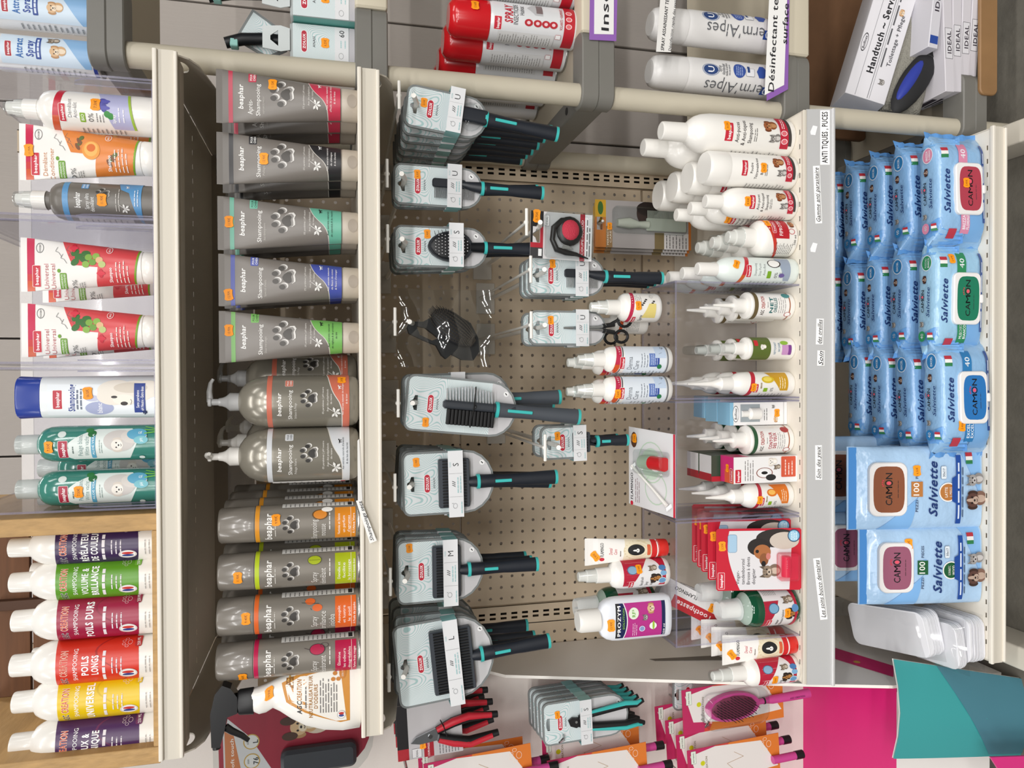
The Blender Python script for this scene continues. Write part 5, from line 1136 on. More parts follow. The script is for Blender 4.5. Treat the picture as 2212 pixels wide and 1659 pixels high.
def mist(label, px, Z, design, grp, name='spray_bottle', bodyz=.6, wide=1.0, nb=0, lbn='', dy=.055, spin=(), pr=None, pat=(0, .4), mat=WHITEP, dx=0.0, tall=False):
    X, Y, W, H = P3(*px, Z=Z); t = thing(name, label, 'bottle', (X, Y, Z), group=grp); b = bodyz
    sf = body(t, 'bottle_body', [(0, .88), (.015, .96), (.05, 1), (b-.12, 1), (b-.06, .96), (b-.02, .84), (b, .62), (b+.015, .48)], W, H, mat, seg=32); mist_top(t, b+.005, .54, H, W)
    L = Lab(sf, W/2, H); design(L, b); L.build(t); row(t, nb, lbn, dy, dx, spin=spin)
    if pr: price(t, sf, pat[0]*W/2, pat[1]*H, pr, w=15, h=11, ang=.05)
    return t
def d_fip(L, b):
    L.area(-1.6, 1.6, lambda u: .38+.08*u, lambda u: .44+.1*u, M('c83a2c', .35)); L.rect(-.15, 1.3, .16, .40, M('b8202c', .35)); L.redtab(.55, .39, .8, .05); L.text('FIPROTEC', .55, .29, .055, 'f6eaea', w=1.1, b=.015); L.lines(-1.1, -.3, .08, .36, 10, '6a6866', 4); L.animal(.75, .1, .3, 'brown_dog', False); L.ring(.25, .12, .16, .05, .16, 'b8202c'); L.text('100 ml', -.2, .07, .03, '3a3a3a', w=.5)
mist('white flea spray bottle with dark red block standing in front', (1568, 1727, 476, 555), Z3T, d_fip, 'white flea spray bottles', bodyz=.58, nb=2, lbn='white flea spray bottle standing %s in its row', spin=(.9, 1.2), pr='13.90', pat=(.75, .47))
def stop():
    X, Y, W, H = P3(1505, 1728, 556, 613); t = thing('shampoo_bottle', 'pale flea shampoo bottle with coconut picture standing in front', 'bottle', (X, Y, Z3T), group='pale flea shampoo bottles'); PW = M('e3ebe6', .28, coat=.2)
    sf = body(t, 'bottle_body', [(0, .9), (.012, .97), (.04, 1), (.60, 1), (.66, .98), (.72, .9), (.765, .76), (.795, .58), (.81, .5)], W, H, PW, seg=32); flipcap(t, .805, .52, H, W)
    L = Lab(sf, W/2, H); L.area(-1.6, 1.6, lambda u: .545-.03*u, lambda u: .585-.03*u, M('c8303c', .35)); L.area(-1.6, -.5, lambda u: .545-.03*u, lambda u: .585-.03*u, M('d2622a', .35)); L.redtab(-.2, .53, .9, .045)
    for i, tt in enumerate(('Shampooing', 'Stop Puces', 'Anti-flea')): L.text(tt, -.05, .465-.045*i, .026, '8a8e8e', w=.095*len(tt), b=-.004)
    L.rr(-.7, -.15, .3, .34, '7aa826', 1); L.text('0%', -.45, .25, .034, '4a4a4a', w=.42, b=-.004); L.lines(-.65, -.2, .18, .22, 2, '7a7a7a', 3); L.area(-.9, 1.0, lambda u: .1, lambda u: .2+.05*u, M('9aa6b8', .35)); L.ell(.45, .27, .34, .07, '4a4240'); L.ell(.45, .272, .29, .058, 'f2f0ec'); L.ell(-.45, .19, .16, .03, '6a5a96'); L.lines(-1.4, -.95, .1, .5, 10, '9a9e9c', 4); L.build(t); price(t, sf, .3*W/2, .66*H, '9.90', w=15, h=11, ang=-.4); row(t, 3, 'pale flea shampoo bottle standing %s in its row', .056, spin=(.4, -.6, .3))
stop()

# acrylic risers
RX = [(at(1727, a, -.489).x, at(1727, b, -.489).x) for a, b in ((613, 861), (863, 1111), (1113, 1374))]; ZR = .793
for (xr, xl), lb in zip(RX, ('clear acrylic riser box holding ear care bottles', 'clear acrylic riser box holding eye care products', 'clear acrylic riser box holding dental care products')):
    t = thing('acrylic_riser', lb, 'riser', ((xr+xl)/2, -.42, Z3T), group='clear acrylic riser boxes'); h = (xr-xl)*500-.4; T = (ZR-Z3T)*1000
    for nm, b in (('side_wall', (h-3, h, -69, 68, 0, T-3.1)), ('side_wall', (-h, -h+3, -69, 68, 0, T-3.1)), ('top_plate', (-h, h, -69, 68, T-3, T)), ('back_wall', (-h+3.1, h-3.1, 65, 68, 0, T-3.1))):
        mb = MB(); sheet(mb, *b); mb.build(nm, t)
ZRT = ZR+.0005
# dropper bottles
def dropper(label, px, grp, top, mid, l1, l2, nb, lbn, mat=WHITEP, clear=False, dy=.05, pr=None):
    X, Y, W, H = P3(*px); t = thing('dropper_bottle', label, 'bottle', (X, Y, Z3T), group=grp); nz = .64 if not clear else .62
    sf = body(t, 'bottle_body', [(0, .9), (.012, .97), (.03, 1), (.55, 1), (.56, 1.02), (.575, 1.02), (.59, .96), (.60, .6)], W, H, mat, seg=28)
    if clear: body(t, 'cap', [(.6, .58), (.72, .56), (.73, .42), (.84, .36)], W, H, WHITEP, seg=20); body(t, 'clear_cap', [(.73, .52), (.97, .42), (1, .36)], W, H, CLR, seg=18)
    else: body(t, 'nozzle', [(.6, .56), (.735, .54), (.74, .4), (.745, .2), (.97, .1), (1, .08)], W, H, WHITEP, seg=20)
    L = Lab(sf, W/2, H)
    if mid == 'photo':
        L.area(-1.5, 1.5, lambda u: .32, lambda u: .545, M('5a6a2c', .4)); L.animal(.1, .43, .3, 'white_dog'); L.rr(.2, .75, .48, .53, 'c82a30', 1.2); L.text(l1, 0, .27, .026, '4a7a9a', w=1.1, b=.006); L.text(l2, .1, .22, .026, '4a7a9a', w=.8, b=.006); L.rr(-.6, .3, .06, .18, 'c490c0', 2); L.rr(-.6, .3, .06, .1, '7a3a8a', 1.5); L.ell(.5, .15, .2, .05, '8ab43a')
    else:
        L.area(-1.5, 1.5, lambda u: .5, lambda u: .55, M(top, .4)); L.rect(-.95, .95, .06, .5, M('efece8', .4)); L.text('AGC', -.6, .44, .044, '3a2a24', w=.42, b=.03); L.text('CREATION', .2, .44, .044, 'a8322c', w=.95, b=.03); L.lines(-.2, .4, .37, .385, 1, '8a8a8a', 2, .6); L.text(l1, 0, .33, .042, mid, w=1.2, b=.03); L.text(l2, 0, .275, .042, mid, w=1.1, b=.03); L.lines(-.6, .6, .13, .24, 4, '9a9694', 3); L.area(-1.5, 1.5, lambda u: .075, lambda u: .09, 'a86a4a'); L.ell(-.7, .1, .2, .045, 'f2f0ee'); L.ring(-.7, .1, .2, .045, .2, 'a83a3a'); L.ell(.8, .12, .25, .055, 'a83a3a' if mid == 'a81e34' else '4a8a8a')
    L.build(t); row(t, nb, lbn, dy, spin=(.5, -.3))
    if pr: price(t, sf, 0, .2*H, pr, w=14, h=10)
dropper('ear lotion dropper bottle with brown and teal print standing in front', (1541, 1720, 632, 690), 'dropper bottles in the risers', '6a5a3a', '2a6a6a', 'NET', 'OREILLES', 2, 'brown and teal ear dropper bottle standing %s in its row')
dropper('ear cleaner bottle with leafy dog photo standing in front', (1535, 1720, 729, 777), 'dropper bottles in the risers', '', 'photo', 'NETTOYANT', 'EAR CLEANER', 2, 'ear cleaner bottle with dog photo standing %s in its row', clear=True)
dropper('eye contour dropper bottle with crimson lettering standing in front', (1540, 1718, 919, 981), 'dropper bottles in the risers', '2e5a3a', 'a81e34', 'CONTOUR', 'DES YEUX', 2, 'eye contour dropper bottle standing %s in its row')
def lotion(label, px, col, art, pr, lbn, pat):
    X, Y, W, H = P3(*px); t = thing('dropper_bottle', label, 'bottle', (X, Y, Z3T), group='white lotion bottles with pointed caps')
    sf = body(t, 'bottle_body', [(0, .88), (.012, .96), (.03, 1), (.43, 1), (.49, .96), (.54, .84), (.57, .68), (.585, .6)], W, H, WHITEP, seg=28); body(t, 'nozzle', [(.58, .6), (.69, .57), (.71, .4), (.78, .24), (.97, .1), (1, .08)], W, H, WHITEP, seg=20)
    L = Lab(sf, W/2, H); L.area(-1.5, 1.5, lambda u: .41-.02*u, lambda u: .45-.02*u, M('c02a3c', .35)); L.redtab(-.4, .395, .75, .045); L.lines(-.4, .3, .33, .36, 1, '9a8a6a', 2, .5); L.rr(-.7, -.35, .28, .32, '86b024', 1); L.text('0%', -.5, .24, .03, '4a4a4a', w=.35, b=-.004); L.area(-.6, 1.1, lambda u: .08+.0*u, lambda u: .2+.08*u, M(col, .35)); L.ell(.35, .28, .3, .06, art); L.ell(.38, .282, .2, .042, 'f0b85a' if art == 'd8741e' else 'e8d25a'); L.lines(-.4, .6, .1, .17, 3, 'f4ead0', 3); L.lines(-1.4, -.8, .1, .36, 8, '9a9896', 4); L.build(t); price(t, sf, pat[0]*W/2, pat[1]*H, pr, w=14, h=11); row(t, 2, lbn, .052, spin=(.5, -.4))
lotion('white lotion bottle with mustard yellow print standing in front', (1540-55, 1720, 803, 855), 'c8981e', 'd2b428', '7.75', 'mustard printed lotion bottle standing %s in its row', (-.3, .42))
lotion('white lotion bottle with orange slice print standing in front', (1524, 1718, 1044, 1098), 'd8741e', 'd8741e', '7.18', 'orange printed lotion bottle standing %s in its row', (-.2, .43))
# carton boxes
def cbox(label, px, D, faces, grp=None, cat='box', name='carton_box', skew=0.0):
    ym = (px[2]+px[3])/2; Yf = max(az(px[1], ym, Z3T).y, YF+.002); a = at(px[0], ym, Yf); l = at((px[0]+px[1])/2, px[3], Yf).x; r = at((px[0]+px[1])/2, px[2], Yf).x
    W, H = (r-l)*1000, (a.z-Z3T)*1000; t = thing(name, label, cat, ((l+r)/2, Yf+.0003, Z3T), skew, group=grp); return t, W, H
t, W, H = cbox('blue and white eye drop carton with window standing in front', (1577, 1700, 869, 918), 50, None, 'blue eye drop cartons'); BL = M('8cc0dc', .4)
mb = MB(); mb.box(-W/2, W/2, 0, 42, 0, H, M('eeeceb', .4)); mb.build('carton', t)
L = Lab(Top(H), off=.1); L.rect(-W/2, W/2, 0, 42, BL); L.build(t, 'top_print'); L = Lab(SideR(W/2), off=.1); L.rect(0, 42, H*.3, H, BL); L.build(t, 'side_print')
L = Lab(Flat(0), off=.1); L.rect(-W/2, W/2, H*.94, H, BL); L.ell(0, H*.9, W*.36, H*.055, 'f2f2f2'); L.ring(0, H*.9, W*.36, H*.055, .08, '2a2a2a'); L.text('Bolfinex', 0, H*.9, H*.045, '2a2a2a', w=W*.5, sh=.2); L.rect(-W*.36, W*.42, H*.48, H*.82, M('9aa2a6', .5)); L.lines(-W*.3, W*.4, H*.34, H*.42, 2, '5a5a5a', 2); L.animal(-W*.25, H*.2, W*.18, 'puppy', False); L.animal(W*.3, H*.24, W*.12, 'cat', False); L.rect(-W/2, W/2, H*.06, H*.065, '8a8a8a'); L.build(t, 'front_print')
mb = MB(); mb.rod([(0, -1, H*.5), (0, -1, H*.66), (0, -1, H*.69), (0, -1, H*.8)], [W*.26, W*.26, W*.15, W*.14], WHITEP, 16); mb.build('bottle_in_window', t); price(t, Flat(0), W*.02, H*.18, '7.67', w=14, h=11, off=.6)
row(t, 2, 'blue eye drop carton standing %s in its row', .046, .004, spin=(0.02, -.03))
t, W, H = cbox('white tear stain carton with pink and orange top', (1585, 1722, 986, 1043), 50, None, 'pet eye care cartons')
mb = MB(); mb.box(-W/2, W/2, 0, 44, 0, H, M('eeeceb', .4)); mb.build('carton', t)
L = Lab(Top(H), off=.1); L.rect(-W/2, W/2, 0, 44, M('d02a72', .35)); L.rect(-W/2, 0, 0, 30, M('d85a3a', .35)); L.redtab(-W*.2, 8, W*.5, 8); L.build(t, 'top_print')
L = Lab(SideR(W/2), off=.1); L.rect(0, 44, 0, H, M('dcd8d6', .4)); L.rect(0, 44, H*.75, H, M('c82a66', .4)); L.build(t, 'side_print')
L = Lab(Flat(0), off=.1); L.redtab(-W*.22, H*.93, W*.5, H*.09); L.lines(-W*.4, W*.4, H*.68, H*.84, 4, '7a7674', 3); L.ring(-W*.12, H*.52, W*.2, H*.13, .1, '8a4a3a'); L.ell(-W*.12, H*.52, W*.13, H*.08, 'f2f2f2'); L.ell(-W*.12, H*.52, W*.06, H*.05, '1a1a1a'); L.ell(-W*.3, H*.42, W*.12, H*.08, '2a2a2a'); L.animal(W*.28, H*.42, W*.2, 'white_dog'); L.animal(W*.08, H*.34, W*.14, 'tabby'); L.rr(-W*.3, W*.48, H*.03, H*.26, 'd2583c', 1.5); L.lines(-W*.22, W*.4, H*.06, H*.22, 3, 'f6e2da', 4); L.build(t, 'front_print'); price(t, Top(H), W*.05, 20, '6.20', w=14, h=10, off=.5)
tb = thing('carton_box', 'green and red pet eye carton behind the pink topped one', 'box', (t.location.x-.002, t.location.y+.05, Z3T+.0), 0, group='pet eye care cartons'); mb = MB(); mb.box(-W/2, W/2, 0, 44, 0, H*1.12, M('3a4a3a', .4)); mb.build('carton', tb)
L = Lab(Top(H*1.12), off=.1); L.rect(-W/2, W/2, 0, 44, M('ece9e8', .4)); L.rect(-W/2, -W*.2, 0, 44, M('b82030', .4)); L.build(tb, 'top_print'); L = Lab(Flat(0), off=.1); L.animal(0, H*.8, W*.25, 'cat', False); L.animal(W*.2, H*.5, W*.25, 'tabby'); L.rect(-W/2, -W*.3, 0, H*1.12, 'b82030'); L.build(tb, 'front_print'); row(tb, 1, 'green and red pet eye carton standing %s in its row', .048, .0, spin=(0,))

# on the risers: sprays
def d_bee(L, b):
    L.area(-1.6, 1.6, lambda u: b-.14-.02*u, lambda u: b-.09-.02*u, M('c02a4c', .35)); L.redtab(-1.1, b-.16, .7, .05); L.lines(-.2, .9, b-.26, b-.16, 4, '8a8684', 3); L.text('Spray', -.85, b-.25, .05, '4a4a4a', w=.5); 
    for a in range(7): L.ell(.1+.13*(a % 4), .3-.05*(a//4)-.02*a, .06, .018, '3a3632', 6)
    L.area(-.8, .2, lambda u: .1, lambda u: .22-.1*u, M('e2cf7c', .4)); L.pawline(.75, .15, .2, '6a6a6a', .2)
mist('white spray bottle with small honeycomb print on the right riser', (1272, 1432, 633, 696), ZRT, d_bee, 'white spray bottles on the risers', bodyz=.56, nb=0, pr='12.70', pat=(.05, .36))
def d_plain(L, b):
    L.area(-1.6, 1.6, lambda u: b-.15-.02*u, lambda u: b-.10-.02*u, M('d2562a', .35)); L.lines(-.9, .9, .15, b-.2, 9, '8a8886', 5); L.rr(.3, .6, .2, .26, 'f0f0f0', .5, 'b83a3a', .5)
mist('white spray bottle with orange band turned to its back text', (1258, 1402, 676, 722), ZRT, d_plain, 'white spray bottles on the risers', bodyz=.56)
def d_derma(L, b):
    L.area(-1.6, 1.6, lambda u: b-.13-.02*u, lambda u: b-.075-.02*u, M('c02a4c', .35)); L.area(-1.6, -.4, lambda u: b-.13-.02*u, lambda u: b-.075-.02*u, M('d2562a', .35)); L.area(-1.6, 1.6, lambda u: b-.15-.02*u, lambda u: b-.138-.02*u, '4a4a50'); L.redtab(-.3, b-.15, .9, .055)
    L.area(-1.3, 1.3, lambda u: .075, lambda u: b-.17, M('dfe6ee', .35)); L.text('Derma', -.3, b-.225, .055, '5a6068', w=.95, b=-.004); L.text('Care', -.45, b-.295, .055, '5a6068', w=.7, b=-.004); L.lines(-.6, .5, .27, b-.34, 3, '7a828c', 3); L.rect(-.55, .45, .155, .26, M('3a54a0', .35)); L.rect(-.45, .45, .2, .265, M('6a84c0', .35)); L.lines(-.4, .4, .17, .25, 4, 'ccd6ee', 3); L.ell(-.55, .15, .2, .025, '2a7a4a', 8, rot=.6); L.area(.1, 1.2, lambda u: .08, lambda u: .2, 'c2d2e6'); L.path([(.3, .09), (.5, .13), (.4, .16), (.7, .2)], .6, '7a848e'); L.paw(.95, .11, .18, '6a7480', 'dfe6ee'); L.area(-1.6, 1.6, lambda u: .055, lambda u: .07, '6a6e74'); L.lines(-1.4, -.9, .1, b-.25, 9, '8a8e92', 5)
for px, lb, pr in (((1245, 1455, 748, 806), 'white spray bottle with blue block, right of the twin sprays on the riser', None), ((1243, 1455, 813, 870), 'white spray bottle with blue block and orange sticker, left of the twins', '7.60')):
    mist(lb, px, ZRT, d_derma, 'twin blue block spray bottles', bodyz=.70, nb=1, lbn=lb.split(',')[0].replace('and orange sticker', '')+(' standing %s, behind the right twin' if not pr else ' standing %s, behind the left twin'), dy=.055, spin=(-.5,), pr=pr, pat=(-.3, .60), dx=-.004)
# toothbrush kit leaning on the middle riser
def kit():
    c = [at(1478, 938, -.49), at(1478, 1118, -.49)]; X = (c[0].x+c[1].x)/2; W = (c[0].x-c[1].x)*1000; t = thing('toothbrush_kit', 'toothbrush kit in a carded blister lying across the middle riser', 'toothbrush', (X, -.492, ZRT+.0006), (math.radians(-76), 0, 0)); H = 150
    H = 128; mb = MB(); mb.plate([(-W/2, 0), (W/2, 0), (W/2+6, H), (-W/2+6, H)], [], -.8, 0, M('dcdadb', .35)); mb.build('card', t)
    L = Lab(Flat(-.8), off=.15); L.rect(-W/2, W/2, 0, 5, M('c4243a', .35)); L.ell(W*.38, H*.88, W*.1, 9, '5a3a2a'); L.ell(W*.4, H*.9, W*.05, 7, 'b07a4a'); L.ring(W*.12, H*.5, W*.26, 36, .06, 'bccfba'); L.ell(W*.1, H*.5, W*.2, 28, 'c4d4c2'); L.ring(-W*.2, H*.4, W*.2, 30, .08, 'bccfba'); L.text('FLAMINGO', -W*.22, H*.93, 7, '2a2a2c', w=W*.34, b=.02); L.ell(-W*.44, H*.93, 4, 4, 'c8243a'); L.lines(-W*.42, -W*.1, H*.74, H*.86, 3, '8a6a70', 3); L.build(t, 'card_print')
    mb = MB(); R = M('d8242a', .3); mb.rod([(W*.12, -6, H*.3), (W*.13, -9, H*.3)], 14, M('f0f0f0', .3), 18); o = mb.build('brush_holder', t); mb = MB(); mb.rod([(W*.13, -9, H*.14), (W*.13, -9.5, H*.4)], 12, R, 18); mb.build('red_cap', t)
    mb = MB(); mb.rod([(W*.13, -9, H*.4), (W*.12, -9, H*.62)], [13, 12], FROST('b8ccb4', .7), 18); mb.build('tooth_paste_pot', t)
    mb = MB(); mb.rod([(W*.05, -7, H*.86), (-W*.02, -7, H*.74), (-W*.2, -7, H*.4), (-W*.36, -7, H*.12)], [3.2, 2, 2, 3.4], WHITEP, 8)
    for (bx, bz) in ((W*.06, H*.87), (-W*.365, H*.1)):
        for i in range(6): mb.rod([(bx-3+i*1.6, -7, bz+3-i*2.4), (bx-9+i*1.6, -7, bz+1-i*2.4)], 1, M('f4f4f4', .4), 5)
    mb.build('double_toothbrush', t); mb = MB(); mb.rbox(-W*.02, W*.28, -24, -.9, H*.08, H*.7, CLR, r=6, c=4, axis='y'); mb.build('blister', t); price(t, Flat(-.8), W*.4, H*.86, '7.50', w=16, h=12, off=.8)
kit()
# tooth paste tubes
def d_fl(L):
    L.rr(-.95, .95, .84, .9, 'f2f0ec', .4); L.text('FLAMINGO', .12, .80, .04, '2a2a2c', w=1.0, b=.025); L.ell(-.58, .80, .13, .03, 'c8283a'); L.text('Dental', .0, .70, .04, 'c83a4a', w=.5, sh=.3, b=0); L.text('Care', -.05, .645, .04, 'c83a4a', w=.38, sh=.3, b=0); L.lines(-.4, .2, .575, .595, 1, '6a5a50', 2, .5)
    L.area(-.8, .8, lambda u: .22, lambda u: .54-.02*u, M('e8dcc0', .35)); L.ring(0, .38, .72, .17, .12, 'd8c8a2'); L.ring(0, .38, .5, .12, .12, 'dccdaa'); L.ell(.05, .40, .4, .1, '1c1c1e'); L.animal(.02, .40, .42, 'collie', False); L.rr(-.35, .4, .23, .27, 'd2603c', 1.2); L.rect(-.75, .75, .125, .215, M('d2282a', .3)); L.rect(-.75, .75, .135, .15, 'f2eeea')
def fl_tube(label, px, Z, nb=0, grp='white and red tooth paste tubes', pat=(-.3, .88), ang=.7):
    X, Y, W, H = P3(*px, Z=Z); t, sf, W, H = tube(label, px, Y, Z, WT, M('d42a22', .3, coat=.2), d_fl, grp, name='toothpaste_tube', D=.66, capfr=.12); price(t, sf, pat[0]*W/2, pat[1]*H, '5.90', w=17, h=12, ang=ang, off=.6); return t
t = fl_tube('white tooth paste tube with red cap standing on the left riser', (1263, 1450, 1158, 1216), ZRT)
t = fl_tube('white tooth paste tube with red cap, front one beside the riser', (1560, 1737, 1364, 1428), Z3T); row(t, 3, 'white tooth paste tube with red cap standing %s beside the riser', .038, .0015, spin=(0, 0, 0))
def d_bucc(L, b):
    L.area(-1.5, 1.5, lambda u: .06, lambda u: b-.1, M('e8e6e6', .35)); L.area(-.75, 1.4, lambda u: b-.26-.1*u, lambda u: b-.1, M('b8203a', .35)); L.area(-.8, 1.5, lambda u: .06, lambda u: .1+.05*u*u, M('b8203a', .35)); L.redtab(-.65, b-.19, .6, .05)
    L.ell(.45, b-.2, .3, .06, '8ab0cc'); L.ring(.45, b-.2, .3, .06, .14, '4a6a8a')
    for i, tt in enumerate(('Buccafresh', 'Spray', 'dentifrice')): L.text(tt, -.75, b-.3-.055*i, .034, '4a4648', w=.07*len(tt), al='L', b=.0, sh=.15)
    L.animal(-.2, .2, .42, 'tricolour'); L.animal(.5, .22, .3, 'tabby'); L.ell(-.35, .1, .22, .045, '6a9ac4'); L.ell(.15, .09, .16, .035, '7aaad0'); L.ell(.5, .1, .18, .04, '4a7ab0'); L.ring(-.35, .1, .22, .045, .14, 'dfe8f0')
mist('white dental spray bottle with red print on the left riser', (1245, 1450, 1208, 1270), ZRT, d_bucc, 'white dental spray bottles', bodyz=.63, pr='12.90', pat=(.5, .36))
mist('white dental spray bottle with red print at the shelf end', (1535, 1732, 1421, 1480), Z3T, d_bucc, 'white dental spray bottles', bodyz=.60, pr='12.00', pat=(-.35, .32))
def prozym():
    X, Y, W, H = P3(1242, 1456, 1283, 1374, Z=ZRT); Y = -.46; t = thing('dental_bottle', 'flat white bottle with pink and navy label on the left riser', 'bottle', (X, Y, ZRT))
    sf = body(t, 'bottle_body', [(0, .86), (.012, .95), (.05, 1), (.58, 1), (.64, .98), (.70, .9), (.745, .76), (.765, .56), (.78, .52)], W, H, M('e6e9ef', .28, coat=.2), D=W*.5, n=3.2, seg=36, mode='proj'); body(t, 'cap', [(.775, .53), (.97, .52), (1, .46)], W, H, WHITEP, D=W*.95, seg=28)
    L = Lab(sf, W/2, H); PK = M('b83288', .35); L.rect(-.8, .8, .12, .62, PK); L.rect(-.8, .8, .08, .12, M('1c2452', .35)); L.area(-.8, .8, lambda u: .5+.06*abs(u)**2, lambda u: .62, M('1c2452', .35)); L.area(-.8, .8, lambda u: .495+.06*abs(u)**2, lambda u: .505+.06*abs(u)**2, 'f2f0f2')
    L.rect(-.8, .8, .585, .625, M('2a2a2c', .4)); L.text('PROZYM', 0, .59, .036, 'ffffff', w=1.4, b=.03); L.text('SOLUTION', .1, .54, .022, '8ac43a', w=.95, b=.005); L.ell(.32, .43, .27, .055, 'e6f0da'); L.text('RF²', .32, .43, .036, '6aa83a', w=.34, b=.02); L.animal(.5, .24, .3, 'puppy', False); L.animal(.1, .3, .22, 'cat', False); L.lines(-.7, -.1, .39, .45, 3, 'f2d8ea', 3); L.ell(-.4, .34, .13, .032, '8a9ac8'); L.ring(-.4, .34, .13, .032, .2, 'e6e6f4'); L.ell(-.3, .22, .16, .04, 'f2f4ee'); L.ell(-.28, .215, .2, .012, '9ac43a'); L.text('250 ml', -.5, .10, .02, 'f2f2f6', w=.5); L.build(t); price(t, sf, -.15*W/2, .675*H, '13.90', w=20, h=13, ang=.05, off=.5)
prozym()
GLG = M('0f4a30', .08, coat=.5, name='dark_green_liquid')
def mouth(label, px, Z, Y=None):
    X, Yc, W, H = P3(*px, Z=Z); Yc = Y or Yc; X, W, H = P(*px, Yc, Z); t = thing('mouthwash_bottle', label, 'bottle', (X, Yc, Z), group='green mouthwash bottles')
    sf = body(t, 'bottle_body', [(0, .86), (.015, .95), (.05, 1), (.54, 1), (.58, .97), (.62, .92), (.645, .86)], W, H, GLG, seg=30); body(t, 'bottle_shoulder', [(.646, .86), (.68, .74), (.72, .5), (.74, .46)], W, H, FROST('c8dccf', .5, .08), seg=30); body(t, 'screw_cap', [(.735, .44), (.93, .43)], W, H, WHITEP, seg=20); body(t, 'dosing_cup', [(.73, .6), (.74, .58), (.97, .52), (1, .48)], W, H, FROST('eef2f2', .45, .1), seg=24)
    L = Lab(sf, W/2, H); L.area(-1.2, 1.45, lambda u: .07, lambda u: .5, M('e2e0e0', .35)); L.area(-1.2, .6, lambda u: .36-.1*u, lambda u: .5, M('b0203a', .35)); L.redtab(-.75, .42, .62, .06); L.ell(.2, .38, .28, .07, '7aa8c8'); L.ring(.2, .38, .28, .07, .14, '3a5a7a'); L.text('water', -.65, .32, .036, '4a4648', w=.4); L.text('Mauvaise haleine', -.4, .265, .034, '4a4648', w=1.0); L.animal(-.15, .17, .4, 'tricolour'); L.animal(.6, .2, .32, 'tabby'); L.area(-1.2, 1.2, lambda u: .07, lambda u: .1+.02*u*u, M('b0203a', .35)); L.ell(.15, .1, .2, .045, '5a8abc'); L.lines(.9, 1.4, .3, .48, 8, '8a8886', 4); L.build(t); return t, sf, W, H
t, sf, W, H = mouth('green mouthwash bottle with clear cup standing in front', (1550, 1733, 1272, 1351), Z3T); price(t, sf, -.1*W/2, .2*H, '7.60', w=16, h=12); l = t.location; dup(t, (l.x+.012, l.y+.07, l.z), 'green mouthwash bottle standing second, behind the front one', skip=('price_sticker',))
dup(t, (at(1440, 1300, -.40).x, -.392, ZRT), 'green mouthwash bottle on the riser behind the flat white bottle', skip=('price_sticker',), rot=(0, 0, .3))
# finger toothbrush cards
def finger(label, c, rot, grp, first):
    W, H = 108, 150; t = thing('toothbrush_card', label, 'toothbrush', c, rot, group=grp); RD = M('c41e34', .35)
    o = [(-W/2, 3), (-W/2+3, 0), (W/2-3, 0), (W/2, 3), (W/2, H-3), (W/2-3, H), (-W/2+3, H), (-W/2, H-3)]; mb = MB(); mb.plate(o, [], -.6, 0, RD); mb.build('card', t)
    L = Lab(Flat(-.6), off=.12); L.area(-W/2+1, W/2-4, lambda u: H*.14-(u+W/2)*.05, lambda u: H*.72+22*math.sin((u+W/2)/W*2.2), M('dcdadc', .35), 24); L.redtab(-W*.34, H*.94, W*.26, 11); L.rr(W*.12, W*.4, H*.76, H*.86, 'a4c4dc', 3, '6a8aa4', .7)
    for i, tt in enumerate(('Vinger-', 'tandenborstel', 'Brosse à dents', 'doigtier')): L.text(tt, -W*.40, H*.75-i*H*.062, 6, '3a363a', w=3.4*len(tt), al='L', b=.004)
    L.ell(W*.34, H*.28, W*.15, 38, '2a2422'); L.ell(W*.3, H*.2, W*.14, 26, 'c8bcb0'); L.ell(W*.2, H*.5, W*.14, 20, '241e1c'); L.ell(W*.12, H*.46, W*.12, 15, 'a8683a'); L.ell(-.0, H*.44, W*.1, 8, '8a5430'); L.ell(-W*.07, H*.445, 5, 4, '141010'); L.ell(W*.13, H*.52, 3, 3, '141010'); L.ell(W*.05, H*.39, 6, 4, 'c87a70')
    L.animal(-W*.2, H*.4, W*.16, 'tabby'); L.ell(W*.38, H*.09, 11, 11, '2a4a6a'); L.ell(W*.38, H*.09, 9.4, 9.4, '8abcd8'); L.lines(W*.31, W*.45, H*.05, H*.13, 4, 'dcecf4', 3, .5); L.build(t, 'card_print')
    if first:
        mb = MB(); mb.rbox(-W*.32, W*.12, -20, -.7, H*.06, H*.3, FROST('f03c5a', .35, .08), r=5, c=4, axis='y'); mb.build('blister', t); mb = MB(); mb.rod([(-W*.26, -9, H*.2), (W*.06, -9, H*.2)], [8, 7.5], M('d8284a', .3), 14)
        for i in range(5): mb.rod([(-W*.1+i*3, -16, H*.2), (-W*.1+i*3, -20, H*.22)], .8, M('e87a90', .4), 5)
        mb.build('finger_brush', t)
    price(t, Flat(-.6), W*.22, H*.93, '3.50', w=17, h=13, ang=.06, off=.7); return t
c0 = az(1735, 1205, Z3T); grp = 'red finger toothbrush cards in the riser'
f0 = finger('red finger toothbrush card standing in front of its row', (c0.x-.003, -.494, Z3T), (-.2, 0, 0), grp, True)
for i, (dx, dy, dz) in enumerate(((.008, .03, .0), (.016, .052, .0), (.02, .066, 0), (.024, .084, 0))):
    dup(f0, (c0.x+dx, -.494+dy, Z3T+dz), 'red finger toothbrush card standing %s from the front' % ORD[i+1], rot=(-.2-.02*i, 0, .0))
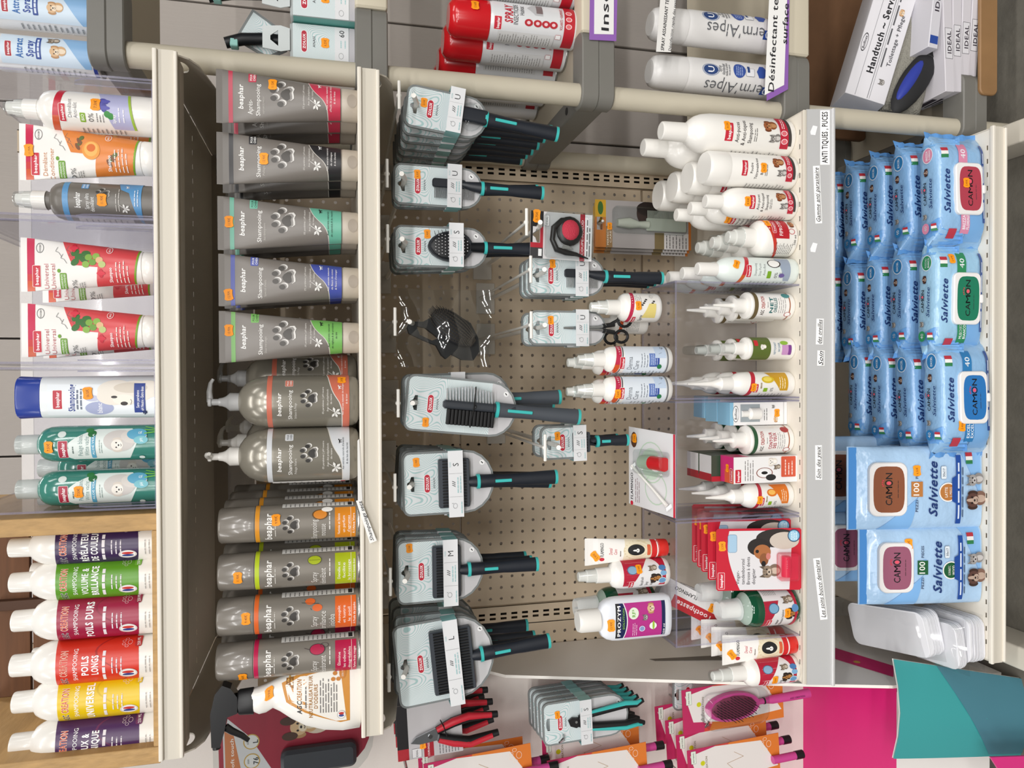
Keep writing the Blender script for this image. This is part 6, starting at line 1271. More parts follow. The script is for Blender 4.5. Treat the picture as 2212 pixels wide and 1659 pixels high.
# toothpaste cartons stored flat behind
for i, (yy, xx, a) in enumerate(((1300, 1500, .5), (1320, 1530, .42))):
    p = at(xx, yy, -.38); t = thing('toothpaste_carton', ('upper', 'lower')[i]+' slanted white and red tooth paste carton behind the mouthwash', 'box', (p.x, -.368, Z3T+.152-.05*i), (0, a, 0), group='tooth paste cartons')
    mb = MB(); mb.box(-22, 22, -9+18*i-9, 9+18*i-9, -70, 70, M('e6e4e2', .4)); mb.build('carton', t); L = Lab(Flat(-18+18*i), off=.1); L.rect(-22, 0, -70, 40, M('c23038', .4)); L.text('Toothpaste', -11, -10, 9, 'f4eaea', w=80, rot=math.pi/2, b=.02); L.text('FLAMINGO', 11, 20, 7, '3a3a3c', w=50, rot=math.pi/2); L.build(t, 'front_print'); price(t, Flat(-18+18*i), 8, -40, '5.90', w=16, h=12, off=.5)

# ------------------------------------------------------------------ bottom shelf: wipes
Z4T = Z4+.0004
FILM = {}
def film(h): return M(h, .26, coat=.25, bump=1.0, bscale=34, name='printed_film')
class PF:
    mode = 'proj'
    def __init__(s, W, H, T): s.W, s.H, s.T = W, H, T
    def at(s, z): return (s.W/2, s.T/2, 4, 0)
    def __call__(s, x, z, off):
        q = min(1, abs(x)/(s.W/2)); e = 1-max(0, (q-.62)/.38)**2*.96; v = min(1, abs(z-s.H/2)/(s.H/2)); c = (1-v**5)**.2
        return (x, -s.T/2*e*c-off*1.4, z)
class PT:
    mode = 'proj'
    def __init__(s, W, H, T): s.W, s.H, s.T = W, H, T
    def at(s, z): return (s.W/2, s.T/2, 4, 0)
    def __call__(s, x, z, off):
        q = min(1, abs(x)/(s.W/2)); e = 1-max(0, (q-.62)/.38)**2*.96; v = min(1, abs(z)/(s.T/2*max(e, .05))); c = (1-v**5)**.2
        return (x, z, s.H/2+s.H/2*c+off*1.4)
def pillow(mb, W, H, T, mat, seg=24, jag=2.0, seed=1):
    rnd = random.Random(seed); R = []
    for i in range(21):
        x = -W/2+W*i/20; q = abs(x)/(W/2); e = 1-max(0, (q-.62)/.38)**2*.96; ring = []
        for j in range(seg):
            t = 2*math.pi*j/seg+math.pi/seg; c, s_ = math.cos(t), math.sin(t); n = 5.0
            wob = 1+(rnd.random()-.5)*.07
            fl = 1+.10*max(0, (q-.8)/.2)
            ring.append((x+(rnd.random()-.5)*jag*(1 if q > .97 else 0)*3, T/2*e*math.copysign(abs(s_)**(2/n), s_)*wob, H/2+H/2*fl*math.copysign(abs(c)**(2/n), c)*(1+(wob-1)*.4)))
        R.append(ring)
    mb.loft([r[::-1] for r in R], mat, (True, True))
    for sg in (-1, 1):
        V = []; n = 14; dk = film('5f97d4')
        for i in range(n+1):
            z = -H*.03+H*1.08*i/n; k = math.sin(i*1.9+seed*2)*3
            V += [(sg*(W/2-3), -1.2+k*.3, z), (sg*(W/2+7+rnd.random()*3+(3 if i in (0, n) else 0)), k, z+(3 if i == n else 0)-(2 if i == 0 else 0))]
        mb.add(V, [(2*i, 2*i+1, 2*i+3, 2*i+2) if sg > 0 else (2*i, 2*i+2, 2*i+3, 2*i+1) for i in range(n)], dk, True)
def flag(L, x, z, k):
    q = k
    for a, c in ((0, '2a7a4a'), (1, 'e8e6e4'), (2, 'b0303c')): L.rect(x+(a-1.5)*k, x+(a-.5)*k, z-q*1.0, z+q*1.0, c); L.off -= L.dl
    L.nxt()
def camon(L, x, z, w, h, c='16181c'):
    L.text('CA', x-w*.3, z, h, c, w=w*.33, b=.012); L.text('M', x-w*.02, z, h, c, w=w*.21, b=.012); L.text('N', x+w*.4, z, h, c, w=w*.18, b=.012); L.ring(x+w*.19, z, w*.095, h*.6, .3, c); L.ell(x+w*.19, z, w*.05, h*.32, 'e8566a'); 
    for a in (-.08, -.03, .03, .08): L.ell(x+w*(.19+a), z+h*(1.0-abs(a)*2), w*.018, h*.14, 'd03a4a', 6)
def wipes(label, X, Yf, rot, col, lidc, tagc, scent, grp, W=205, H=103, T=56, full=True, seed=1, tint='8fb8de'):
    t = thing('wipes_pack', label, 'wipes', (X, Yf+T/2000, Z4T), rot, group=grp)
    mb = MB(); pillow(mb, W, H, T, film(tint), seed=seed); mb.build('pouch', t, sharp=80)
    L = Lab(PT(W, H, T), off=.7, dl=.12); L.area(-W*.485, -W*.26, lambda u: -T*.44, lambda u: T*.44-max(0, u+W*.36)*2.2, film('6ca2dc')); L.area(W*.4, W*.485, lambda u: -T*.4, lambda u: T*.4, film('7aaee0')); L.ell(W*.33, -2, 15, 13, 'dfe8f2'); L.ell(W*.33, -2, 13.4, 11.6, M(tagc, .35)); L.text(scent[0], W*.33, 0 if len(scent) > 1 else -2, 5, 'f2f6fa', w=18)
    if len(scent) > 1: L.text(scent[1], W*.33, -7, 4.4, 'f2f6fa', w=18)
    L.animal(W*.18, 2, 9, 'cocker', False); camon(L, -W*.02, 4, 44, 7.5); L.text('Salviette', -W*.03, -11, 8, '1e3a72', w=56, sh=.3, b=.01); L.animal(-W*.23, 2, 8.5, 'cat', False); L.ell(-W*.34, 0, 10, 9, M(tagc, .35)); L.text('40', -W*.34, 0, 7, 'f2f6fa', w=10); flag(L, -W*.34, -18, 4.5); L.build(t, 'top_print')
    F = PF(W, H, T); L = Lab(F, off=.7, dl=.12)
    flag(L, W*.33, H*.86, 6.5); L.text('Salviette', -W*.02, H*.84, 12, '16346e', w=82, sh=.35, b=.02)
    if full:
        L.area(-W*.46, -W*.2, lambda u: 8, lambda u: H*.45, M('78aadc', .3)); L.rect(W*.22, W*.42, H*.42, H*.60, M(tagc, .35)); L.text('40', W*.32, H*.51, 10, 'f2f6fa', w=18, b=.01); L.rect(-W*.4, -W*.2, H*.40, H*.58, M(tagc, .35)); L.text(scent[0], -W*.3, H*.52, 6, 'f2f6fa', w=26)
        L.text(scent[-1], -W*.3, H*.445, 5.4, 'f2f6fa', w=26); L.rect(-W*.3, W*.42, 5.5, 12.5, M('1e4a96', .35)); L.lines(-W*.26, W*.38, 7, 11, 1, 'dfe8f4', 3, .6); L.rect(-W*.44, -W*.36, H*.66, H*.82, M('b83a4c', .35))
    L.build(t, 'front_print')
    if full:
        yl = -T/2-.5; mb = MB(); mb.rbox(-W*.235, W*.235, yl-6, yl+3, 15, H*.70, M('eceae8', .3, coat=.2), r=11, c=1.6, axis='y', seg=6); mb.rbox(-8, 8, yl-6.5, yl+1, 10, 16, M('eceae8', .3), r=3, c=1, axis='y'); lid = mb.build('lid', t)
        L = Lab(Flat(yl-6), off=.15); q = [(W*.2*math.copysign(abs(math.cos(a))**.55, math.cos(a)), H*.41+H*.225*math.copysign(abs(math.sin(a))**.45, math.sin(a))) for a in [math.pi*i/14+.02 for i in range(28)]]; L.poly(q, M(lidc, .3)); camon(L, 0, H*.42, 70, 10); L.lines(-W*.1, W*.1, H*.29, H*.31, 1, '3a3a44', 2, .4); L.build(lid, 'lid_print')
    return t
XB = lambda yy: az(2135, yy, Z4).x
a = wipes('front wipes pack with pink red lid at the right of the bottom shelf', XB(410)-.002, -.492, (-.05, 0, .03), None, 'b04050', 'd88aa8', ('BREZZA', 'FLOREALE'), 'blue wipes packs, right column', seed=2); price(a, Flat(-35), 10, 52, '3.40', w=18, h=14, off=.6)
e = wipes('plain wipes pack standing second in the right column', XB(410)+.004, -.418, (-.03, 0, .05), None, '', '2e7ab4', ('EXCEL',), 'blue wipes packs, right column', full=False, seed=3, tint='82aedb'); r0 = random.Random(3)
for i in range(4):
    l = e.location; dup(e, (l.x+.004*(i % 2), l.y+.073*(i+1), l.z), 'plain wipes pack standing %s in the right column' % ORD[i+2], rot=(-.03, 0, .03*(i % 2)))
b = wipes('front wipes pack with green lid in the middle column', XB(645), -.488, (-.06, 0, -.02), None, '1e7a5c', '2e8a5a', ('MUSCHIO', 'BIANCO'), 'blue wipes packs, middle column', seed=5, tint='9cc6e2'); price(b, PF(205, 103, 56), 74, 72, '2.47', w=18, h=13, off=1.2)
for i in range(4): dup(e, (XB(645)+.004-.002*i, -.412+.073*i+.028, Z4T), 'plain wipes pack standing %s in the middle column' % ORD[i+1], rot=(-.03, 0, .02*(i % 2)), group='blue wipes packs, middle column')
c = wipes('front wipes pack with blue lid in the left column', XB(862)+.003, -.505, (-.08, 0, .03), None, '2a74b8', '2e7ab4', ('EXCEL',), 'blue wipes packs, left column', seed=7); price(c, PF(205, 103, 56), -52, 66, '2.40', w=20, h=15, ang=-.1, off=1.2)
for i in range(3): dup(e, (XB(862)-.002+.004*i, -.428+.07*i+.028, Z4T), 'plain wipes pack standing %s in the left column' % ORD[i+1], rot=(-.04, 0, .05-.03*i), group='blue wipes packs, left column')
# large pouches
def pouch(label, px, lidc, tagc, scent, seed, pr, sticky):
    ym = (px[2]+px[3])/2; X = az(px[1], ym, Z4).x; W = (at(2000, px[2], -.46).x-at(2000, px[3], -.46).x)*1000; H = 256 if seed == 1 else 234; T = 44; rot = (-.17, .0, .0)
    t = thing('wipes_pouch', label, 'wipes', (X, -.468, Z4T), rot, group='large pouches of wipes')
    mb = MB(); R = []
    for i in range(17):
        q = i/16; z = H*q; e = math.sin(math.pi*min(1, .16+q*.84))**.6 if q < .93 else .05; e = max(.04, e); 
        R.append([(W/2*math.copysign(abs(math.cos(a))**.35, math.cos(a)), T/2*e*math.copysign(abs(math.sin(a))**.8, math.sin(a)), z+(1.5*math.sin(a*7+i) if 0 < i < 16 else 0)) for a in [2*math.pi*j/32-math.pi/2 for j in range(32)]])
    mb.loft(R, film('a9c9e8')); mb.build('pouch', t, sharp=80)
    def sfz(x, z, off):
        q = z/H; e = math.sin(math.pi*min(1, .16+q*.84))**.6 if q < .93 else .05; e = max(.04, e); u = min(.999, abs(x)/(W/2)); ca = u**(1/.35); sa = math.sqrt(1-ca*ca)
        return (x, -T/2*e*sa**.8-off*1.5, z)
    class SS:
        mode = 'proj'
        def at(s, z): return (W/2, T/2, 2, 0)
        def __call__(s, x, z, off): return sfz(x, z, off)
    F = SS(); L = Lab(F, off=.8, dl=.12)
    L.rect(-W*.49, W*.49, H*.93, H*.99, M('4a8cd0', .3)); L.area(-W*.49, W*.1, lambda u: H*.5-u*.2, lambda u: H*.5+max(0, -(u+W*.1))*1.2+2, M('7eb0e2', .3)); L.area(-W*.2, W*.49, lambda u: 4, lambda u: 4+max(0, (u+W*.1))*.5, M('86b6e6', .3))
    L.rect(-W*.09, W*.09, H*.475, H*.56, M(tagc, .35)); L.text('100', 0, H*.525, 11, 'f4f2ee', w=W*.15, b=.01); L.text('PEZZI', -W*.2, H*.52, 5, '3a4a6a', w=W*.14); L.text('PIECES', W*.2, H*.52, 5, '3a4a6a', w=W*.15)
    L.text('Salviette', 0, H*.40, 17, '18346e', w=W*.66, sh=.35, b=.022); L.ell(-W*.04, H*.285, W*.115, W*.115, 'f2f0ec'); L.ell(-W*.04, H*.285, W*.10, W*.10, M(tagc, .35))
    for i, tt in enumerate(scent): L.text(tt, -W*.04, H*(.3-.035*i), 5.5, 'f6f2ec', w=W*.12, b=.01)
    L.rr(W*.12, W*.27, H*.3, H*.34, 'dfe8f0', 2, '5a6a7a', .4); L.text('30x17', W*.195, H*.32, 4.5, '3a4a5a', w=W*.1); L.area(-W*.42, W*.40, lambda u: H*.185, lambda u: H*.225+(8 if abs(u) < W*.15 else 0), M('1e4a9a', .35), 30); L.lines(-W*.36, W*.36, H*.195, H*.215, 1, 'dce6f4', 3, .6); L.lines(-W*.34, W*.3, H*.165, H*.18, 1, '3a4a6a', 4, .5)
    flag(L, W*.36, H*.12, 7); L.animal(-W*.14, H*.095, W*.14, 'cocker'); L.animal(W*.1, H*.10, W*.11, 'grey_cat'); L.build(t, 'front_print')
    mb = MB(); yl = F(0, H*.72, 0)[1]; mb.rbox(-W*.32, W*.32, yl-5, yl+6, H*.585, H*.87, M('ece9e7', .3, coat=.2), r=16, c=1.8, axis='y', seg=6); lid = mb.build('lid', t); L = Lab(Flat(yl-5), off=.15)
    L.poly([(W*.275*math.copysign(abs(math.cos(a))**.55, math.cos(a)), H*.728+H*.118*math.copysign(abs(math.sin(a))**.45, math.sin(a))) for a in [math.pi*i/14+.02 for i in range(28)]], M(lidc, .3)); camon(L, 0, H*.73, W*.4, 13); L.lines(-W*.1, W*.12, H*.655, H*.665, 1, '3a2a2a', 3, .4); L.build(lid, 'lid_print'); price(t, F, sticky[0]*W, sticky[1]*H, pr, w=20, h=15, ang=.05, off=1.6); return t
a = pouch('large wipes pouch with brown lid standing in front', (1832, 2130, 964, 1144), '8a5238', 'b8783e', ('LATTE', '& MIELE'), 1, '6.50', (.22, .52)); l = a.location; dup(a, (l.x+.008, l.y+.14, l.z), 'large wipes pouch with brown lid standing second, behind the front one', skip=('price_sticker',))
b = pouch('large wipes pouch with mauve wood lid standing in front', (1857, 2139, 1141, 1309), '9a5a72', '1e5a34', ('ROMANTIC', 'WOOD'), 2, '6.50', (.3, .63)); l = b.location; dup(b, (l.x+.006, l.y+.14, l.z), 'large wipes pouch with mauve lid standing second, behind the front one')
# bags of white absorbent pads
def pads(label, c, rot, n, W, D, tk):
    t = thing('pad_bag', label, 'pads', c, rot, group='bags of white pads'); rnd = random.Random(n)
    for i in range(n):
        mb = MB(); z = i*tk; a, b = (rnd.random()-.5)*2.4, (rnd.random()-.5)*2.4; mb.rbox(-W/2+a, W/2+a, b, D+b, z+.1, z+tk*.86, M('e6e6ea', .8), r=17, c=.5, axis='z', seg=4); mb.build('pad', t)
    h = n*tk+1; V = []; m = 9
    for i in range(m+1):
        for j in range(m+1):
            u, v = i/m, j/m; V.append((-W/2-9+(W+18)*u, -9+(D+20)*v, h+1.2+2.2*math.sin(u*11+v*7)*math.sin(v*9)-(h*.7 if i in (0, m) or j == 0 else 0)))
    mb = MB(); mb.add(V, [(i*(m+1)+j, (i+1)*(m+1)+j, (i+1)*(m+1)+j+1, i*(m+1)+j+1) for i in range(m) for j in range(m)], CLEAR('f7f7f7', .1, 'bag_film', .05), True); mb.build('plastic_film', t)
PXc = lambda y, Y, V: at(V, y, Y).x
pads('tall bag of large white pads lying tilted on the others', (PXc(1362, -.44, 2005), -.452, Z4T+.0632), (.10, -.12, .16), 12, 86, 190, 3.5)
pads('middle bag of white pads below the tall bag', (PXc(1393, -.475, 2085), -.484, Z4T+.0395), (.02, -.05, .1), 6, 84, 120, 3.3)
pads('lowest bag of white pads at the shelf edge', (PXc(1384, -.49, 2130), -.489, Z4T+.0012), (0, 0, .05), 11, 84, 120, 3.3)

# ------------------------------------------------------------------ things on the plastic rack
def aero(label, px, Yc, Z, name, grp, bm, cm, design, capz=.72, cr=.98, rot=0.0, dome=False, Wf=None):
    X, W, H = P(*px, Yc, Z); W = Wf or W; t = thing(name, label, 'can', (X, Yc, Z), rot, group=grp)
    sf = body(t, 'can_body', [(0, .95), (.006, 1), (capz-.03, 1), (capz-.012, .97), (capz, .95)], W, H, bm, seg=32)
    body(t, 'cap', [(capz+.002, cr), (.94, cr*.96), (.98, cr*.86), (1, cr*.66)], W, H, cm, seg=32); body(t, 'bottom_rim', [(0, .98), (.004, 1.01), (.014, 1.01), (.018, 1)], W, H, M('a8a6a2', .25, .8), seg=32)
    L = Lab(sf, W/2, H); design(L); L.build(t); return t, sf, W, H
WCAN = M('dfe0e2', .3, .1, name='white_can')
def d_att(L):
    L.area(-1.5, 1.5, lambda u: 0.02, lambda u: .05, M('2a3c8c', .35)); L.area(-.9, .9, lambda u: .06, lambda u: .74, M('d2e2f0', .35)); L.redtab(-.1, .68, .8, .045, 'b02838'); L.text('Attract', 0, .60, .055, '2a6ab0', w=1.1, b=.03); L.text('Spray', 0, .52, .055, '2a4a9a', w=.9, b=.03); L.rr(-.55, .75, .435, .475, '2a4a96', 1); L.lines(-.45, .65, .44, .47, 1, 'dce6f4', 3, .5); L.area(-.9, .9, lambda u: .06, lambda u: .2+.1*u, M('8ab4dc', .35)); L.animal(-.1, .33, .42, 'puppy'); L.animal(.55, .36, .3, 'tabby'); L.lines(-1.4, -.95, .1, .6, 12, '8a8e92', 5)
t, sf, W, H = aero('white spray can with blue puppy print beside the clear bin', (-60, 187, 80, 157), -.375, RZ[0], 'spray_can', 'white puppy spray cans on the rack', WCAN, M('e8e8ea', .3), d_att, capz=.8, cr=.8)
dup(t, (at(187, 38, -.385).x, -.385, RZ[0]), 'white spray can with blue puppy print at the picture edge')
def d_ins(L):
    L.redtab(-.45, .645, .62, .055); L.text('SPRAY', .1, .565, .062, 'b81e30', w=1.0, b=.03, sh=.15); L.text('INSECTICIDE', .1, .51, .036, '3a3a3c', w=1.1, b=.004); L.text('Habitat', .3, .465, .036, '3a3a3c', w=.55, b=0); L.poly([(.1, .36), (.5, .42), (.9, .36), (.9, .3), (.1, .3)], 'b8b8ba'); L.rect(.2, .8, .3, .35, '7a6a6a')
    for i, q in enumerate((.41, .34, .275, .215)): L.ell(-.3, q, .17, .032, 'b4202e'); L.ell(-.3, q, .08, .014, 'e8c8cc')
    L.text('VOLANTS + RAMPANTS', .1, .155, .024, 'b4202e', w=1.2); L.area(-1.5, 1.5, lambda u: .045, lambda u: .13, M('b4202e', .35))
    for q in (-.3, .05, .4): L.ell(q, .095, .12, .024, 'd86a70'); L.ring(q, .095, .12, .024, .2, 'f2dede')
    L.rect(-1.5, -.8, .2, .64, 'd4d4d4'); L.lines(-1.45, -.85, .22, .63, 20, '8a8886', 5); L.rr(-.95, -.75, .15, .19, 'f0f0f0', .5, 'b02030', .5)
REDC = M('c81a22', .22, coat=.4, name='red_cap_plastic')
t, sf, W, H = aero('red capped insect spray can standing in front on the rack', (968, 1262, 0, 106), -.362, RZ[2], 'insect_spray', 'red capped insect spray cans', WCAN, REDC, d_ins, capz=.70, Wf=66); price(t, Surf([(0, W/2, W/2, 2, 0), (H, W/2, W/2, 2, 0)]), .3*W/2, .82*H, '13.60', w=17, h=14)
l = t.location
for i, (dx, dy) in enumerate(((-.012, .066), (-.022, .132), (-.03, .198), (-.036, .262))): dup(t, (l.x+dx, l.y+dy, l.z), 'red capped insect spray can standing %s in its row' % ORD[i+1], rot=(0, 0, (.15, .9, 1.0, .8)[i]))
dup(t, (l.x+.072, l.y, l.z), 'red capped insect spray can right of the front one', rot=(0, 0, -.2))
def d_alp(sp):
    def d(L):
        L.text("erm'Alpes", -.35-sp*.55, .37, .085, '5a5c60', w=.0 or None, rot=math.pi/2, b=-.006); L.rect(-.62-sp*.55, -.12-sp*.55, .06, .14, M('2a4a94', .35)); L.text('D', -.36-sp*.55, .10, .06, 'dfe6f2', rot=math.pi/2); L.ell(.45-sp*.4, .57, .3, .058, '2a4478'); L.ring(.45-sp*.4, .57, .36, .07, .1, '8a98b4'); L.text('U', .45-sp*.4, .57, .05, 'f2f4f8')
        x = .75-sp*.6
        L.text('Spray', x, .5, .028, '6a6c70', w=.4); L.text('désinfectant', x, .47, .026, '6a6c70', w=.7); L.text('textiles & surfaces', x, .445, .02, '4a4c50', w=.8); L.lines(x-.35, x+.35, .41, .43, 1, '8a8c90', 3, .5); L.ell(x, .34, .44, .05, '34509a'); L.lines(x-.3, x+.3, .31, .37, 4, '9aaad0', 3, .4); L.rr(x-.3, x+.15, .22, .285, 'e6e6e8', 1, '4a5060', .5); L.rect(x-.1, x+.3, .255, .275, '2a4478'); L.poly([(x-.35, .14), (x, .11), (x+.4, .14), (x+.4, .17), (x, .2), (x-.35, .18)], '34509a'); L.rect(x+.05, x+.12, .06, .085, '34509a'); L.rect(x+.19, x+.26, .06, .085, 'c03a3e')
    return d
t1, sf, W, H = aero('white disinfectant can with grey lettering nearest the picture edge', (1404, 1662, 22, 110), -.372, RZ[3], 'disinfectant_can', 'white disinfectant cans on the rack', M('dcdad8', .35), M('d8d6d4', .3), d_alp(0), capz=.74, Wf=62)
t2, sf, W, H = aero('white disinfectant can with grey lettering nearer the pole', (1402, 1655, 126, 207), -.372, RZ[3], 'disinfectant_can', 'white disinfectant cans on the rack', M('dcdad8', .35), M('d8d6d4', .3), d_alp(1), capz=.74, Wf=62)
# signs
def sign(label, name, q, Y, layers, tilt=0.0):
    c = at(*q, Y); t = thing(name, label, 'sign', (c.x, Y, c.z), (tilt, 0, 0)); return t, c
def quad(t, c, Y, pts, col, off, nm, th=.6):
    mb = MB(1); P_ = [at(*p, Y) for p in pts]; mb.plate([(p.x-c.x, p.z-c.z) for p in P_], [], -off-.0005, -off, M(col, .6)); return mb.build(nm, t)
def stext(t, c, Y, s, p0, p1, h, off, b=.01):
    a, e = at(*p0, Y), at(*p1, Y); L = Lab(Flat(-off*1000), off=.1); d = e-a; L.text(s, (a.x+e.x)/2*1000-c.x*1000, (a.z+e.z)/2*1000-c.z*1000, h, '26262a', w=d.length*1000, rot=math.atan2(d.z, d.x), b=b); L.build(t, 'lettering')
Y = -.429; t, c = sign('purple edged sign reading Insect on the rack beam', 'shelf_sign', (1300, 40), Y, None); quad(t, c, Y, [(1275, -70), (1335, -70), (1331, 89), (1273, 86)], '8e5fae', 0, 'purple_card'); quad(t, c, Y, [(1284, -70), (1326, -70), (1325, 75), (1283, 74)], 'e9e8e6', .0007, 'white_card'); stext(t, c, Y, 'Insecticide', (1306, 67), (1306, -170), 14, .0014)
Y = -.43; t, c = sign('large purple edged sign about disinfecting textiles on the rack beam', 'shelf_sign', (1680, 100), Y, None); quad(t, c, Y, [(1672, -70), (1706, -70), (1702, 193), (1656, 218), (1656, 205)], '8e5fae', 0, 'purple_card'); quad(t, c, Y, [(1664, -70), (1702, -70), (1693, 184), (1651, 206)], 'f0efec', .0007, 'white_card'); stext(t, c, Y, 'Désinfectant textile', (1664, 198), (1677, -60), 12, .0014, .012); stext(t, c, Y, 'surface', (1693, 95), (1697, 8), 11, .0014, .012)
Y = -.44; t, c = sign('narrow white printed strip across the disinfectant can', 'paper_strip', (1440, 50), Y, None); quad(t, c, Y, [(1429, -40), (1464, -40), (1449, 113), (1417, 112)], 'e4e2de', 0, 'paper'); stext(t, c, Y, 'SPRAY ASSAINISSANT TEXTILES', (1430, 109), (1444, -30), 6, .0008, .016); stext(t, c, Y, 'Désinfection rapide des textiles non lavables', (1446, 110), (1465, -60), 5, .0008, .004)
# brushes standing on the second rack level
def rackbrush(label, px, Yc, lab2, loop):
    Z = RZ[1]; X, W, H = P(*px, Yc, Z); t = thing('brush_box', label, 'brush', (X, Yc, Z), group='boxed brushes on the rack'); Hb = (at(628, (px[2]+px[3])/2, Yc).z-Z)*1000
    mb = MB(); mb.rbox(-W/2, W/2, -22, 22, 0, Hb, FROST('b9bfbf', .9, .2), r=4, c=2); mb.build('clear_box', t)
    L = Lab(Flat(-22), off=.2); L.rect(-W*.48, W*.48, Hb*.2, Hb*.96, CARDM); L.pill(0, Hb*.8, W*.3, W*.07, 'b8283c', 'f2f0f0'); L.text('ZOLUX', 0, Hb*.8, W*.07, 'ffffff', w=W*.42, b=.03); L.text('ANAH', 0, Hb*.66, W*.07, '3a4042', w=W*.3); L.rect(-W*.48, W*.48, Hb*.16, Hb*.36, M('dfe0e2', .4)); L.text(lab2, W*.3, Hb*.26, 8, '2a2c2e'); L.lines(-W*.1, W*.12, Hb*.18, Hb*.3, 2, 'a2c6c8', 3); L.ring(-W*.33, Hb*.27, 5, 4, .15, '9a9c9e'); L.rect(-W*.48, W*.48, 0, Hb*.15, M('b8b6ba', .4)); L.build(t, 'front_print')
    L = Lab(SideR(W/2), off=.2); L.rect(-22, 22, 2, Hb*.96, M('5aa29a', .4)); L.build(t, 'side_print'); L = Lab(SideL(-W/2), off=.2); L.rect(-22, 22, 2, Hb*.96, M('5aa29a', .4)); L.build(t, 'side_print')
    mb = MB(); mb.rod([(W*.05, 0, Hb), (W*.12, 0, Hb+(H-Hb)*.35), (W*.05, 0, Hb+(H-Hb)*.7), (-W*.1, 0, H-6)], [W*.2, W*.17, W*.17, W*.15], M('16181c', .35), 14); o = mb.build('handle', t); mb = MB(); mb.rbox(-W*.22, W*.02, -9, 9, H-26, H-14, M('8fc4bc', .5), r=3, c=1); mb.build('loop', o)
    mb = MB(); o2 = [(-W*.3, Hb), (W*.3, Hb), (W*.36, Hb+14), (W*.3, Hb+42), (-W*.3, Hb+42), (-W*.36, Hb+14)]; mb.plate(o2, [[(-W*.22, Hb+18), (W*.22, Hb+18), (W*.06, Hb+30), (-W*.06, Hb+30)]], -24, -22, FROST('dce2e2', .85, .2)); mb.build('hang_tab', t)
    price(t, Flat(-22), W*.0, Hb*.5, '6.25', w=16, h=13, off=.6)
rackbrush('boxed brush with dark handle and sixty mark beside the pole', (478, 765, 60, 136), -.36, '60', True); rackbrush('boxed brush with dark handle at the picture edge', (440, 765, -45, 44), -.38, '50', True)
c = at(490, 60, -.36); t = thing('comb_pack', 'grey carded blade pack lying over the boxed brushes', 'comb', (c.x, -.345, c.z-.05), (0, .5, 0)); mb = MB(); mb.plate([(-28, -30), (0, -48), (26, -30), (30, 30), (-30, 30)], [[(-10, -14), (10, -14), (3, -4), (-3, -4)]], -2, 0, TRAY); mb.build('tray', t); mb = MB(); mb.plate([(-24, -26), (0, -42), (22, -26), (26, 26), (-26, 26)], [], -2.6, -2.1, CARDM); mb.build('card', t)
# lowest rack level: towel, glove and cartons
Z = RZ[4]; c = at(1900, 110, -.30)
t = thing('bath_towel', 'grey towel in a white card sleeve lying tilted on the rack', 'towel', (at(1930, 110, -.34).x, -.34, at(1930, 110, -.34).z), (-.25, .33, 0))
mb = MB(); mb.rbox(-130, 190, -24, 40, -84, 2, M('8d8a80', .95, noise=.15, nscale=120, bump=1.0, bscale=260, name='terry_towel'), r=20, c=12, axis='x', seg=6); mb.build('towel', t)
mb = MB(); mb.rbox(-132, 192, -30, 45, -4, 78, M('dedce0', .45), r=2, c=.6, axis='x'); o = mb.build('card_sleeve', t); L = Lab(Flat(-30), off=.2); L.text('Handtuch ~ Serviette', 22, 44, 13, '222226', w=200, b=.03); L.rect(-130, 190, 33, 34, '5a5a5e'); L.rect(-130, 190, 58, 58.8, '8a8a8e'); L.rect(-130, 190, 29, 29.8, '8a8a8e'); L.lines(-60, 120, 22, 28, 1, '5a5a5e', 3, .5); L.text('Toilettage + Pflege', 0, 12, 8, '3a3a40', w=110, b=.01); L.ring(-20, 70, 20, 6, .12, '3a3a3e'); L.text('Bolfinex', -20, 70, 5, '2a2a2e', w=28, sh=.2); L.animal(-90, 14, 10, 'cat', False); L.animal(60, 16, 9, 'puppy', False); L.build(o, 'sleeve_print'); price(t, Flat(-30), 108, 24, '12.50', w=24, h=14, off=.6)
c = at(1975, 175, -.385); t = thing('grooming_glove', 'black and blue grooming glove under the grey towel', 'glove', (c.x, -.385, c.z), (-.35, .62, 0)); mb = MB(); mb.ball((0, 0, 0), 82, 12, 27, M('1c1c1e', .7), 20, 9); mb.build('glove_body', t); mb = MB(); mb.ball((-8, -6, 8), 52, 10, 12, M('2a3a9a', .6), 20, 9); mb.build('blue_pad', t); mb = MB(); mb.rbox(56, 92, -9, 9, -18, 24, M('161618', .6), r=9, c=3, axis='y'); mb.build('cuff', t)
for i in range(4):
    a, b = at(2044+20*i, 40, -.36), at(2044+20*i, 228+3*i, -.36); X0, X1 = at(2100, 236-6*i, -.36).x, at(2100, -40, -.36).x
    z0 = Z+.001+.0215*(3-i); t = thing('flat_carton', 'flat white carton with dark logo, %s of the stack' % ('topmost', 'second', 'third', 'lowest')[i], 'box', ((X0+X1)/2, -.372, z0), (0, 0, .04*(1-i)), group='stack of flat white cartons')
    h = (X1-X0)*500; mb = MB(); mb.rbox(-h, h, -48, 70, 0, 20.8, M('cfcbd0', .5), r=1.2, c=.6, axis='x', seg=1); mb.build('carton', t); L = Lab(Flat(-48), off=.2); xx = -h+95+i*4; L.rect(xx-30, xx+30, 2.5, 18.5, 'dad8dc'); L.path([(xx-30, 2.5), (xx+30, 2.5), (xx+30, 18.5), (xx-30, 18.5), (xx-30, 2.5)], .7, '3a3a3e'); L.text('IDEAL', xx+2, 9.5, 9, '3a343e', w=44, b=.02); L.build(t, 'carton_print'); L = Lab(SideL(-h), off=.2); L.rect(-40, 10, 4, 16, '3a343e'); L.build(t, 'end_print')
